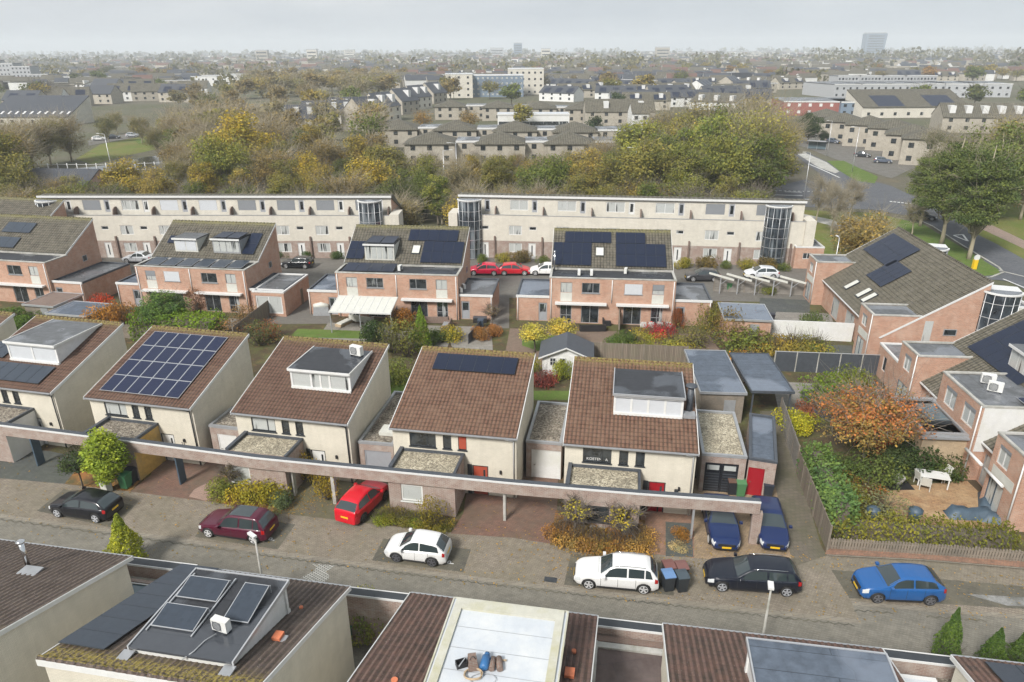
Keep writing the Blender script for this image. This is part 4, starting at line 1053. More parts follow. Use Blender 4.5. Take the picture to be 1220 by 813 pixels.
sheet('pavement', top_edge + [(1500, 758), (1220, 735), (1120, 728), (1015, 719), (1025, 741), (910, 729), (760, 712), (610, 695), (455, 676), (297, 655), (150, 635), (0, 615), (-250, 580)], .008, 'walk')
def strip(name, pts, w, z, mat, **k):
    P = [at(*p) for p in pts]; l, r = [], []
    for i, p in enumerate(P):
        d = (P[min(i + 1, len(P) - 1)] - P[max(i - 1, 0)]).normalized(); n = Vector((-d.y, d.x, 0)); l.append((p + n * w / 2).xy[:]); r.append((p - n * w / 2).xy[:])
    return sheet(name, l + list(reversed(r)), z, mat, px=False, **k)
strip('gutter_kerb', G0, .32, .016, 'kerbline'); strip('gutter_kerb', [(1015, 719), (1055, 722), (1120, 728), (1220, 735), (1400, 748)], .3, .016, 'kerbline')
# zigzag row of dark stones along the gutter
def zigzag(pts, off, z=.020, step=.24):
    b = MB(); P = [at(*p) for p in pts]
    for a, e in zip(P, P[1:]):
        d = (e - a); n_ = int(d.length / (step * 2)); d.normalize(); q = Vector((-d.y, d.x, 0)); a = a + q * off
        for i in range(n_):
            s0 = a + d * i * step * 2; p1, p2, p3 = s0, s0 + d * step + q * .13, s0 + d * step * 2
            for u, v in ((p1, p2), (p2, p3)): b.face([(u.x, u.y, z), (v.x, v.y, z), (v.x, v.y - .085, z), (u.x, u.y - .085, z)])
    o = b.build('gutter_stones', M['bay']); o['kind'] = 'structure'
zigzag([(297, 655), (455, 676), (610, 695), (760, 712), (910, 729), (1025, 741)], -.34); zigzag([(-60, 607), (0, 615), (150, 635), (297, 655)], -.34, step=.35); zigzag([(1015, 723), (1070, 727)], -.3); zigzag([(1100, 730), (1180, 736)], -.3)
def text_obj(s, size, mat, name, ext=0):
    cu = bpy.data.curves.new('letters', 'FONT'); cu.body = s; cu.size = size; cu.extrude = ext; a = bpy.data.objects.new('letters', cu); COL.objects.link(a)
    me = bpy.data.meshes.new_from_object(a.evaluated_get(bpy.context.evaluated_depsgraph_get())); bpy.data.objects.remove(a); me.materials.clear(); me.materials.append(M[mat]); return mesh_obj(name, me)
# parking bays with a white P at the corner
for q in ([(44, 609), (76, 583), (160, 603), (137, 630)], [(232, 640), (252, 610), (352, 625), (331, 655)], [(443, 668), (457, 642), (561, 655), (552, 682)], [(672, 697), (680, 660), (800, 672), (803, 710)]):
    sheet('parking_bay', q, .012, 'bay')
sheet('parking_bay', [(990, 679), (1220, 699), (1400, 712), (1400, 738), (1220, 726), (1012, 713)], .012, 'bay')
M['paleslab'] = ground_mix('worn_pale_paving', (.27, .27, .26), (.13, .13, .115), .8, .35, .6)
sheet('pale_paving', [(1150, 708), (1220, 712), (1400, 724), (1400, 733), (1200, 722)], .016, 'paleslab')
for i, (x, y) in enumerate([(127, 621), (326, 645), (540, 673), (781, 700)]):
    o = text_obj('P', .55, 'line', 'parking_letter_marking'); p = at(x, y); o.location = (p.x, p.y, .0165); o.rotation_euler = (0, 0, R(80)); o['kind'] = 'structure'
# pale paver patch in the road
pp = pavers('pale_patch_pavers', (.55, .54, .50), (.48, .47, .44), (.12, .12, .10), .21, .105, (.3, .3, .27), .3, R(-11), mw=.03)
sheet('pale_road_patch', [(358, 689), (374, 681), (377, 676), (372, 672), (400, 674), (389, 681), (393, 688), (386, 694), (370, 692)], .009, pp)
md = MB(); p = at(656, 691)
md.box(-.35, .35, -.2, .2, .0, .006); dr = md.build('gutter_grate', M['dark']); dr.location = (p.x, p.y, .012); dr.rotation_euler = (0, 0, R(-10)); dr['kind'] = 'structure'
# drives and front gardens
sheet('driveway', [(-250, 540), (-250, 500), (60, 538), (110, 548), (77, 577), (0, 570)], .010, 'driveslate')
sheet('driveway', [(155, 586), (180, 566), (186, 530), (270, 530), (292, 568), (257, 599)], .010, 'drivered')
sheet('pale_drive_patch', [(225, 592), (232, 583), (250, 574), (268, 575), (265, 585), (245, 597)], .014, 'pinkpatch')
sheet('driveway', [(335, 612), (350, 585), (400, 540), (450, 545), (462, 600), (447, 625)], .010, 'drivemoss')
sheet('driveway', [(537, 636), (552, 612), (560, 560), (665, 560), (664, 600), (662, 649), (610, 641)], .010, 'drivered')
sheet('clay_path', [(762, 652), (765, 590), (826, 590), (827, 665), (775, 660)], .010, 'clay')
sheet('driveway', [(827, 665), (826, 570), (930, 575), (942, 640), (945, 676)], .010, 'drivesand')
sheet('planted_bed', [(793, 663), (793, 622), (824, 624), (826, 664)], .016, 'driveslate')
sheet('fallen_leaves', [(655, 650), (662, 608), (768, 620), (772, 650), (775, 658), (720, 656)], .014, 'leafy', kind='structure')
sheet('planted_bed', [(257, 599), (270, 560), (350, 575), (345, 592), (335, 612)], .014, 'leafy')
sheet('planted_bed', [(77, 577), (95, 555), (172, 568), (155, 586)], .014, 'leafy')
sheet('planted_bed', [(450, 622), (458, 602), (550, 614), (537, 634)], .014, 'soil')
sheet('footpath', [(945, 676), (915, 540), (905, 490), (930, 490), (978, 650), (985, 662)], .0135, 'path')
# low clay kerb along the garden to the right
def wall_line(name, label, pts, h, w, mat, cap=None, cat='wall', group=None, z=0):
    P = [at(*p) for p in pts]; t = thing(name, label, cat, (P[0].x, P[0].y, 0), 0, group); b = MB(); c = MB(); o = P[0]
    for a, e in zip(P, P[1:]): b.bar(a - o + Vector((0, 0, h / 2)), e - o + Vector((0, 0, h / 2)), w, h); c.bar(a - o + Vector((0, 0, h + .03)), e - o + Vector((0, 0, h + .03)), w + .06, .06)
    b.build('wall', M[mat], t)
    if cap: c.build('capping', M[cap], t)
    return t
sheet('clay_footway', [(985, 651), (1100, 658), (1220, 668), (1500, 690), (1500, 700), (1220, 678), (1100, 668), (983, 662)], .10, 'clay')
strip('path_kerb', [(985, 663), (1100, 669), (1220, 679), (1500, 702)], .10, .102, 'kerbline')

rl = np.random.RandomState(9); LP = []
for k in range(1500):
    px = rl.uniform(-20, 1220); q = at(px, 575 + px * .09 + rl.uniform(0, 1) ** 1.5 * 75); LP.append((q.x, q.y, .03))
for cx_, cy_, n_, s_ in ((716, 655, 500, 1.9), (380, 590, 260, 1.2), (345, 605, 140, .9), (815, 668, 60, 1.2), (610, 600, 60, 2.0), (20, 560, 60, 2.5), (1000, 655, 80, 2.0), (135, 578, 120, 1.2)):
    c_ = at(cx_, cy_)
    for k in range(n_): g_ = rl.normal(size=2) * s_; LP.append((c_.x + g_[0], c_.y + g_[1] * .6, .032))
lm = leaf_mesh('fallen_leaves', np.array(LP), .05, rl, up=6); lo_ = mesh_obj('fallen_leaves', lm, None, (.26, .17, .06)); lo_['kind'] = 'stuff'
# ------------------------------------------------------------------ front row of cream houses
P5, P4, P3, P2 = ((671.2, 528.7), (832.5, 541.2)), ((463.7, 510), (615.5, 523)), ((275, 491.7), (413.7, 506)), ((100, 473.7), (226, 487.5))
def place(pp):
    a, b = at(*pp[0], EZ), at(*pp[1], EZ); return a, math.atan2(b.y - a.y, b.x - a.x), (b - a).length
def porch(t, x0=.45, x1=4.75, right='mauve', window_=(1.2, 2.7, .85, 2.0), frame='white', gr='gravel', left='mauve', pane='gcurt'):
    w = MB(); y0 = -2.02
    wall_panel(w, x0, x1, 0, 2.17, -2.32, [window_] if window_ else [])
    w.face([(x0, -2.32, 2.17), (x1, -2.32, 2.17), (x1, y0, 2.17), (x0, y0, 2.17)])
    w.face([(x0, y0, 2.1), (x1, y0, 2.1), (x1, y0, 3.0), (x0, y0, 3.0)]); w.face([(x0, .3, 0), (x0, -2.32, 0), (x0, -2.32, 2.17), (x0, y0, 2.17), (x0, y0, 3.0), (x0, .3, 3.0)])
    po = w.build('porch', M['mauve'], t)
    s = MB(); s.face([(x1, -2.32, 0), (x1, .3, 0), (x1, .3, 3.0), (x1, y0, 3.0), (x1, y0, 2.17), (x1, -2.32, 2.17)]); s.build('side_wall', M[right], po)
    MB().box(x0 + .2, x1 - .16, y0 + .05, .28, 2.7, 2.9).build('roof', M[gr], po)
    e = MB(); e.box(x0 - .02, x0 + .22, y0, .31, 2.9, 3.12); e.box(x1 - .14, x1 + .02, y0, .31, 2.85, 3.04); e.box(x0 + .22, x1 - .14, .16, .31, 2.85, 3.04); e.build('roof_edge', M['anth'], po)
    if window_: window(po, *window_, -2.32, frame, pane, (), sill=True, fw=.10)
    return po
def beam_local(): pass
a5, g5, W5 = place(P5); a4, g4, W4 = place(P4); a3, g3, W3 = place(P3); a2, g2, W2 = place(P2)
h5 = lean_house(a5, g5, 'cream house with box dormer, steel flue and bright red front door', W5, 'tile_brown', doorm='door_red', pane='gdark')
porch(h5, .35, 4.75, window_=(1.5, 3.0, .8, 1.9), frame='dark', pane='gdark')
dormer(h5, 2.97, 7.15, 2.8, 6.45, 6.92, cheek='dark', roof='bit', front='white', panes=4, blinds=True, side_trim='alu')
hopper(h5, (7.65, 3.4, roof_z(3.4)), .20, 1.75, mat='anth')
MB().box(7.25, 8.0, 2.65, 3.3, roof_z(3), roof_z(3) + .22).build('flashing', M['greytrim'], h5)
def roof_text(t, s, x, z, size, y, mat, name='lettering', parent=None):
    o = text_obj(s, size, mat, name, .004); link_child(o, t); o.location = (x, y, z); o.rotation_euler = (R(90), 0, 0); return o
roof_text(h5, 'KOETEN', 1.42, 3.37, .25, .385, 'trimw', 'window_lettering'); roof_text(h5, 'A', 2.58, 3.37, .25, .385, 'trimw', 'window_lettering')
nb = MB().box(6.9, 7.15, .30, .318, 1.55, 1.8).build('house_number_plate', M['dark'], h5)

h4 = lean_house(a4, g4, 'cream house with plain roof and one navy solar strip near the ridge', W4, 'tile_brown', doorm='door_rust', pane='gdark')
porch(h4, .55, 4.8, window_=(1.35, 2.75, .85, 2.05))
MB().box(4.46, 4.93, .35, .38, 3.3, 4.18).build('red_blind', M['door_rust'], h4)
solar_field(h4, (1.35, 5.5, roof_z(5.5)), UX, SL, 6, 1, .965, 1.72, gap=.01, mat='solar')
h3 = lean_house(a3, g3, 'cream house with white box dormer and air conditioner on its felt roof', W3, 'tile_red', doorm='white', pane='gcurt')
porch(h3, .6, 4.85, gr='gravel', window_=(.9, 2.3, .85, 2.05))
dormer(h3, 3.15, 7.4, 2.8, 6.55, 6.9, cheek='white', roof='bit', front='white', ratios=[0, .34, .5, .66, 1.0])
ac_unit(h3, (6.8, 5.6, 6.92), R(-15), s=1.15)
h2 = lean_house(a2, g2, 'cream house with a full field of blue solar panels and an ochre porch', W2, 'tile_red', doorm='white', pane='gcurt')
porch(h2, 1.3, 5.3, right='ochre', gr='gravel_d', window_=None)
solar_field(h2, (.78, .70, roof_z(.70)), UX, SL, 6, 4, 1.03, 1.66, gap=.02, mat='solarb', frame='alu')
roof_text(h2, '21', 6.85, 1.45, .32, .30, 'black', 'house_number')
w21 = MB(); w21.box(5.32, 5.5, -.4, .3, 1.0, 1.5)
H1A = Vector((-40.63, 46.89, 0)); g1 = R(-13)
h1 = lean_house(H1A, g1, 'cream house with a large white shuttered dormer and slate solar panels', 8.2, 'tile_red', doorm='white')
porch(h1, .4, 6.0, right='white', gr='gravel_d', window_=None, left='white')
dormer(h1, 2.3, 6.55, 2.8, 7.3, 6.98, cheek='white', roof='bitgrey', front='white', panes=2, blinds=True)
solar_field(h1, (1.5, .6, roof_z(.6)), UX, SL, 5, 1, 1.02, 1.85, mat='solargrey'); solar_field(h1, (-.5, 2.75, roof_z(2.75)), UX, SL, 2, 1, 1.02, 1.75, mat='solargrey')
h0 = lean_house(H1A + Vector((-10.6 * math.cos(R(14)), 10.6 * math.sin(R(14)), 0)), R(-14), 'cream house at the left end of the front row, mostly out of view', 8.2, 'tile_red', doorm='white')
MB().tube([(8.19, 4.0, .6), (8.45, 4.0, .6)], .33, 14).build('air_vent', M['anth'], h1)

# garages between the houses
def garage(label, pFL, pFR, pB, h, doorm, wallm='mauve', roof='gravel_d', dx=(.5, 2.9), dh=2.2, wadd=0, dadd=0, louvre=False, trim='greytrim'):
    a, b = at(*pFL, h), at(*pFR, h); w = (b - a).length + wadd; ang = math.atan2(b.y - a.y, b.x - a.x); c = at(*pB, h); v = Vector((-math.sin(ang), math.cos(ang), 0)); d = (c - a).dot(v) + dadd
    t = flat_box('garage', label, 'garage', (a.x, a.y, 0), ang, w, d, h, wallm, roof, trim, .2, None, [(dx[0], dx[1], 0, dh)] if dx else ())
    if dx:
        n = 2 if louvre else 1
        for i in range(n):
            xa = dx[0] + (dx[1] - dx[0]) * i / n; xb = dx[0] + (dx[1] - dx[0]) * (i + 1) / n; o = door(t, xa + .01, xb - .01, 0, dh, 0, doorm, doorm, handle=True, name='garage_door')
            if louvre:
                for k in range(3 + 4):
                    MB().box(xa + .1, xb - .1, .045, .06, .15 + k * .2, .20 + k * .2).build('door_rib', M['anth'], o)
                MB().box(xa + .15, xb - .15, .045, .06, 1.65, 2.0).build('pane', M['gcurt'], o)
    return t
garage('garage with white up-and-over door between the two right cream houses', (627, 525.5), (669, 529), (636, 478), 2.8, 'white', dx=(.35, 2.35))
gg = garage('garage with grey double doors and a roof light', (427, 526.5), (468, 530), (462, 466), 2.8, 'door_grey', dx=(.35, 2.2)); 
sk = MB(); sk.box(1.0, 2.0, 1.2, 2.3, 2.7, 2.95); sk.build('skylight', M['offwhite'], gg)
garage('garage with white door beside the solar-panel house', (249, 507), (283, 511), (268, 484), 2.8, 'white', dx=(.5, 2.0))
g5r = garage('brick garage with black ribbed double doors and gravel roof', (837, 541), (890, 545), (837, 489), 2.8, 'door_black', roof='gravel', dx=(.25, 2.35), louvre=True)
g6 = garage('narrow flat-roofed annex with blue-grey roof and bright red door', (892.5, 546), (926, 551), (879, 491), 2.75, 'door_red', 'mauve', 'bitblue', dx=(.05, 1.05), dh=2.1, trim='anth')
for pl, pr_, pb, hh, lb, kw in (((836, 467), (887.5, 468.5), (817, 418), 2.6, 'garden store with brown board front under a smooth blue-grey roof', dict(wall='wood')), ((897, 466), (944, 467), (876, 422), 2.6, 'open canopy on dark posts with a blue-grey felt roof', dict(open_front=True, trim='anth', wall='boards_h'))):
    a, b = at(*pl, hh), at(*pr_, hh); c = at(*pb, hh); ang = math.atan2(b.y - a.y, b.x - a.x); v = Vector((-math.sin(ang), math.cos(ang), 0))
    shed((a.x, a.y, 0), ang, (b - a).length, (c - a).dot(v), hh - .1, 0, lb, roof='bitblue', name='garden_canopy', cat='canopy' if kw.get('open_front') else 'shed', **{'trim': 'greytrim', **kw})

# ------------------------------------------------------------------ the long brick beam along the street
bp = [at(-260, 476, 3), at(0, 507, 3), at(160, 527, 3), at(305, 546, 3), at(457, 561, 3), at(610, 576, 3), at(760, 588.5, 3), at(907, 599, 3)]
o = bp[0].copy(); o.z = 0
bt = thing('pergola_beam', 'long brick beam on posts running along the front of the cream houses', 'pergola', o)
B1, B2, B3 = MB(), MB(), MB()
n = len(bp); offs = []
for i, p in enumerate(bp):
    d = (bp[min(i + 1, n - 1)] - bp[max(i - 1, 0)]).normalized(); offs.append(Vector((-d.y, d.x, 0)))
def lvl(p, z): q = p - o; return Vector((q.x, q.y, z))
for i in range(n - 1):
    a, b = bp[i], bp[i + 1]; na, nb_ = offs[i], offs[i + 1]
    for Bm, w0, w1, za, zb2 in ((B1, 0, .32, 2.2, 2.96), (B2, .03, .40, 2.963, 3.03), (B3, -.03, .028, 2.93, 3.04)):
        Bm.prism([lvl(a + na * w0, za), lvl(b + nb_ * w0, za), lvl(b + nb_ * w1, za), lvl(a + na * w1, za)], (0, 0, zb2 - za))
B1.build('brick_beam', M['mauve'], bt); B2.build('felt_capping', M['anth'], bt); B3.build('zinc_edge', M['trimw'], bt)
def fin(px, py, w, d, mat, top=2.2, ang=R(-11), name='post'):
    p = at(px, py) - o; b = MB(); b.box(-w / 2, w / 2, 0, d, 0, top); c, s = math.cos(ang), math.sin(ang)
    xf(b, lambda q: (p.x + q[0] * c - q[1] * s, p.y + q[0] * s + q[1] * c, q[2])); return b.build(name, M[mat], bt)
fin(45, 556, .10, .65, 'bluegrey'); fin(215, 578, .10, .65, 'bluegrey'); fin(351, 591, .12, .35, 'conc'); fin(399, 601, .22, .3, 'conc'); fin(601, 621, .16, .3, 'conc'); fin(823, 643, .12, .3, 'greytrim'); fin(897.5, 649, .55, .32, 'mauve', name='brick_pier')

# ------------------------------------------------------------------ bottom row: the same houses seen from behind and above
def jhouse(pR, W, ang, label, tile, **k): 
    a = at(*pR, EZ); return lean_house(a, R(ang + 180), label, W, tile, group='cream houses in the near row', back=True, verge='white', **k)
j1 = jhouse((157, 664), 8.2, -10.35, 'near house with umber tiles and a steel chimney', 'tile_umber')
hopper(j1, (3.55, 2.1, roof_z(2.1)), .11, 1.35)
MB().box(2.6, 3.5, 2.2, 2.9, roof_z(2.5) + .04, roof_z(2.5) + .1).build('flashing', M['greytrim'], j1)
j2 = jhouse((417, 700), 8.34, -10.5, 'near house with a strip of slate solar panels and an air conditioner on its dormer', 'tile_umber')
solar_field(j2, (8.34 - 1.95, .1, roof_z(.1)), UX, SL, 1, 7, 1.9, 1.02, mat='solargrey', gap=.015)
dormer(j2, 1.5, 5.4, 2.75, 6.75, 6.95, cheek='white', roof='bit', front='white', side_trim='alu')
for (x, y, w, l) in ((3.55, 3.2, 1.75, 1.05), (3.55, 4.75, 1.75, 1.05), (1.75, 3.3, 1.05, 1.75)):
    solar_panel(j2, (x + w, y + l, 7.02), Vector((-1, 0, 0)), Vector((0, -1, .16)), None, w, l, mat='solargrey', frame='alu')
    s_ = MB(); s_.bar((x, y, 6.95), (x, y, 7.02 + .16 * l), .04); s_.bar((x + w, y, 6.95), (x + w, y, 7.02 + .16 * l), .04); s_.build('panel_support', M['alu'], j2)
for x in (3.5, 5.35): MB().bar((x, 2.9, 7.03), (x, 6.0, 7.0), .05).build('mounting_rail', M['alu'], j2)
ac_unit(j2, (2.55, 5.5, 6.97), R(170), s=.85)
MB().tube([(2.6, 5.8, 7.1), (2.9, 6.1, 7.0), (3.0, 6.6, 6.99), (3.3, 6.9, 6.85)], .025, 5).build('hose', M['greytrim'], j2)
for x, y in ((.9, 4.6),): MB().box(x - .17, x + .17, y - .2, y + .2, roof_z(y), roof_z(y) + .2).build('roof_vent', M['orange'], j2); MB().box(x - .35, x - .172, y - .15, y + .2, roof_z(y), roof_z(y) + .07).build('flashing', M['greytrim'], j2)
hopper(j2, (1.15, 2.3, roof_z(2.3)), .08, .12, 'vent_cap', False, 'orange')
for x in (1.45, 5.45): MB().box(x - .2, x + .25, 6.8, 7.25, roof_z(7.1) + .03, roof_z(7.1) + .08).build('flashing', M['greytrim'], j2)
j3 = jhouse((712, 735), 8.29, -10.2, 'near house with russet tiles and a white membrane roof on its dormer', 'tile_rust')
dj = dormer(j3, 1.2, 5.45, 2.6, 6.9, 6.9, cheek='bluegrey', roof='whiteroof', front='white', side_trim='stainedtrim')
for a in ((1.2, 5.45, 2.42, 2.95), (1.2, 1.5, 2.95, 6.9), (5.15, 5.45, 2.95, 6.9)): MB().box(*a, 6.90, 6.99).build('roof_kerb', M['stainedtrim'], dj)
for y in (3.8, 4.8, 5.8): MB().box(1.5, 5.15, y, y + .02, 6.900, 6.906).build('seam', M['greytrim'], dj)
hopper(j3, (.75, 3.0, roof_z(3.0)), .09, .14, 'vent_cap', False, 'orange'); MB().box(.6, .95, 4.3, 4.7, roof_z(4.5), roof_z(4.5) + .2).build('roof_vent', M['orange'], j3)
hopper(j3, (6.75, 6.3, roof_z(6.3)), .12, .1, 'vent_cap', False, 'orange')
j4 = jhouse((1051, 774), 8.64, -9.36, 'near house with a blue-grey felt roof on its wide dormer', 'tile_rust')
dormer(j4, 1.2, 5.75, 2.85, 7.0, 6.9, cheek='white', roof='bitblue', front='white', side_trim='alu')
a = at(1134, 782, EZ); u = Vector((math.cos(R(-9.5)), math.sin(R(-9.5)), 0)); b = a + u * 8.3
j5 = lean_house(b, R(-9.5 + 180), 'near house at the right edge with dark solar panels on russet tiles', 8.3, 'tile_rust', group='cream houses in the near row')
solar_field(j5, (.9, .4, roof_z(.4)), UX, SL, 6, 2, 1.05, 1.7, mat='solargrey')
# beam pieces and garages between the near houses
for i, (pl, pr_) in enumerate((((157, 664), (222, 672)), ((419, 700), (488, 708)), ((713, 736), (790, 745)), ((1051, 773), (1136, 783)))):
    a, b = at(*pl, 3.0), at(*pr_, 3.0); d = (b - a); ang = math.atan2(d.y, d.x); lb = ['beside the steel chimney', 'behind the spotted shrub', 'beside the white dormer roof', 'next to the glazed roof light'][i]
    t = thing('beam_link', 'dark-capped brick beam joining two near houses ' + lb, 'beam', (a.x, a.y, 0), ang, 'brick beams between near houses'); w = d.length + (.6 if i != 2 else .3)
    MB().box(-.2, w, -.46, 0, 2.2, 2.93).build('brick_beam', M['mauve'], t); MB().box(-.2, w, -.46, -.02, 2.933, 3.0).build('felt_capping', M['dark'], t); MB().box(-.2, w, -.50, -.463, 2.9, 3.01).build('zinc_edge', M['trimw'], t)
    MB().box(-.2, w, -.02, .03, 2.9, 3.02).build('zinc_edge', M['trimw'], t)
    if i in (1,): 
        MB().box(-.2, w, -.5, -.3, 0, 2.2).build('wall', M['mauve'], t)
    if i == 0:
        r = MB(); r.box(.2, w - .2, -3.4, -1.1, 2.3, 2.34); g = r.build('glass_roof', M['gclear'], t)
        f = MB()
        for x in (.2, w / 2, w - .2): f.box(x - .03, x + .03, -3.4, -1.1, 2.342, 2.38)
        for y in (-3.4, -2.2, -1.1): f.box(.2, w - .2, y - .03, y + .03, 2.381, 2.41)
        f.build('roof_bars', M['trimw'], g); MB().box(-.2, w, -1.0, -.8, 0, 2.4).build('wall', M['mauve'], t)
    if i == 2:
        MB().box(-.1, w, -.9, -.56, 0, 2.55).build('wall', M['darkbrick'], t)
        M['slabroof'] = pavers('paved_flat_roof', (.105, .075, .068), (.08, .06, .055), (.06, .05, .05), 1.0, 1.0, (.2, .16, .145), .5, ang, wet=.3)
        MB().box(-.1, w, -7.5, -.9, 2.3, 2.45).build('roof', M['slabroof'], t); e = MB(); e.box(w - .25, w, -7.5, -.95, 2.455, 2.62); e.box(-.1, .05, -7.5, -.95, 2.455, 2.6); e.box(-.1, w, -1.25, -.95, 2.453, 2.55); e.build('roof_edge', M['conc'], t)
    if i == 3:
        MB().box(-.2, w, -7, -.62, 2.2, 2.35).build('roof', M['gravel_d'], t)
        s = MB(); s.box(.15, 1.9, -3.4, -.9, 2.36, 2.62); so = s.build('roof_light', M['trimw'], t); MB().box(.4, 1.65, -3.1, -1.15, 2.62, 2.66).build('pane', M['blind'], so)
        for x in (.15, .8, 1.4): MB().box(.4, 1.65, -3.0 + x, -2.97 + x, 2.66, 2.68).build('glazing_bar', M['greytrim'], so)
# tools left on the white roof
tp = at(573, 793, 6.95)
t = thing('gas_bottle', 'blue gas bottle lying beside tools on the white roof', 'gas bottle', (tp.x + .15, tp.y, 6.93), R(-10))
MB().tube([(0, -.28, .16), (0, -.24, .17), (0, .22, .17), (0, .28, .16)], [.08, .16, .16, .07], 14).build('body', M['blue'], t); MB().tube([(.0, .28, .16), (0, .40, .16)], [.1, .1], 10).build('collar', M['blue'], t)
t = thing('tool_bag', 'worn brown tool bag between gas bottle and black tools', 'bag', (tp.x - .28, tp.y, 6.93), R(10))
MB().prism([(-.18, -.25, 0), (.18, -.25, 0), (.14, -.2, .3), (-.14, -.2, .3)], (0, .5, 0)).build('body', M['darkbrick'], t); MB().tube([(-.1, 0, .3), (-.05, 0, .42), (.05, 0, .42), (.1, 0, .3)], .015, 5).build('handle', M['black'], t)
t = thing('felt_roll', 'brown roll of roofing felt right of the gas bottle', 'roll', (tp.x + .45, tp.y + .0, 7.0), R(-8)); MB().tube([(-.05, -.25, .02), (-.05, .25, .02)], .11, 12).build('roll', M['darkbrick'], t)
t = thing('felt_roll', 'longer brown roll of roofing felt at the far right of the tools', 'roll', (tp.x + .7, tp.y + .0, 7.0), R(5)); MB().tube([(-.05, -.25, .02), (-.05, .28, .02)], .11, 12).build('roll', M['darkbrick'], t)
t = thing('hose_coil', 'beige hose coiled in front of the tool bag', 'hose', (tp.x - .25, tp.y - .42, 6.93))
hz = [((.30 + .03 * math.sin(i * .9)) * math.cos(i * .35), (.26 + .03 * math.cos(i * .7)) * math.sin(i * .35), .03 + .0012 * i) for i in range(75)]; MB().tube(hz, .018, 5).build('hose', M['woodl'], t)
t = thing('hose_coil', 'thin pale cable looped below the beige hose', 'cable', (tp.x + .1, tp.y - .6, 6.93)); MB().tube([(.45 * math.cos(i * .33), .24 * math.sin(i * .33), .02 + .0005 * i) for i in range(34)], .009, 4).build('cable', M['greytrim'], t)
t = thing('tool_crate', 'black open tool crate left of the brown bag', 'tool box', (tp.x - .68, tp.y + .02, 6.93), R(20)); 
cb = MB(); cb.box(-.2, .2, -.13, .13, 0, .04); cb.box(-.2, .2, -.13, -.11, .04, .2); cb.box(-.2, .2, .11, .13, .04, .2); cb.box(-.2, -.18, -.11, .11, .04, .2); cb.box(.18, .2, -.11, .11, .04, .2); cb.build('body', M['black'], t); MB().bar((-.15, -.2, .22), (.2, .1, .24), .03).build('tool', M['alu'], t)
t = thing('wooden_lath', 'short wooden lath lying past the gas bottle', 'lath', (tp.x + .5, tp.y + .25, 6.93), R(-5)); MB().box(-.4, .4, -.03, .03, 0, .04).build('lath', M['woodl'], t)

# ------------------------------------------------------------------ cars in front
def carp(px, py, z=.72): p = at(px, py, z); return (p.x, p.y, .012)
RA = R(180 - 11)
car('black hatchback parked by the bright green conifer', (.006, .007, .011), carp(101, 599), R(180 - 12), 'hatch', 4.35, 1.80, 1.47, rims=(.45, .46, .48))
car('burgundy people carrier with dark glass roof', (.075, .006, .022), carp(283, 622), R(180 - 12), 'wagon', 4.55, 1.84, 1.62, dark_roof=True, rims=(.6, .6, .6))
car('red compact parked under the brick beam', (.55, .008, .02), carp(432.5, 594), R(68), 'suv', 4.1, 1.76, 1.60, rims=(.05, .05, .05), roofcol=None)
car('small white hatchback parked alone on a dark bay', (.70, .70, .69), carp(497.5, 650), R(180 - 11), 'hatch', 3.68, 1.66, 1.48, rims=(.08, .08, .09))
car('white estate car in front of the leaf-strewn garden', (.69, .69, .68), carp(734, 680), R(180 - 8), 'wagon', 4.5, 1.75, 1.53, rails=True, rims=(.5, .5, .5))
car('black estate car with silver roof rails', (.008, .011, .02), carp(895.5, 682), R(180 - 7), 'wagon', 4.93, 1.87, 1.47, rails=True, rims=(.35, .36, .38))
car('bright blue crossover facing left at the right end of the street', (.018, .095, .28), carp(1070, 694), R(180 - 4), 'suv', 4.25, 1.80, 1.54, rims=(.12, .12, .13))
car('navy saloon nose-out beneath the brick beam', (.008, .022, .085), carp(859, 618), R(-97), 'sedan', 4.7, 1.82, 1.44, rims=(.4, .4, .4))
car('navy hatchback nose-out beside the end brick pier', (.008, .02, .08), carp(917, 620), R(-100), 'hatch', 4.4, 1.80, 1.44, rims=(.4, .4, .4))

# wheelie bins
def bat(px, py, z=0): p = at(px, py, z); return (p.x, p.y, .01)
for (x, y, lid, lb, rz, bd) in ((795, 702, (.12, .22, .40), 'wheelie bin with pale blue lid behind the white estate', 8, (.025, .03, .035)), (811, 703, (.055, .075, .09), 'wheelie bin with dark grey lid right of the blue-lidded bin', 8, (.025, .03, .035)), (795.5, 691, (.16, .07, .06), 'wheelie bin with brown lid behind the blue-lidded one', 8, (.03, .03, .03)), (810.5, 692, (.17, .08, .07), 'wheelie bin with dull red-brown lid behind the grey one', 8, (.03, .03, .03)),
    (871, 588, (.13, .075, .055), 'wheelie bin with brown lid by the black garage doors', -5, (.02, .022, .028)), (881, 590, (.08, .21, .09), 'light green wheelie bin between brown bin and red door', -5, (.07, .19, .08)), (913, 592, (.03, .035, .05), 'dark wheelie bin standing right of the red door', -5, (.03, .035, .045)),
    (151, 581, (.05, .17, .08), 'green wheelie bin beneath the bright green conifer', -10, (.05, .18, .08)), (158, 575, (.03, .035, .045), 'black wheelie bin against the ochre porch', -10, (.02, .025, .03))):
    wheelie_bin(bat(x, y), R(rz), lid, lb, body=bd)
t = thing('storage_bin', 'grey plastic storage bin behind the black hatchback', 'bin', bat(128, 586), R(-20)); MB().prism([(-.25, -.2, 0), (.25, -.2, 0), (.3, -.22, .75), (-.3, -.22, .75)], (0, .42, 0)).build('body', M['offwhite'], t); MB().box(-.32, .32, -.25, .24, .752, .8).build('lid', M['alu'], t)
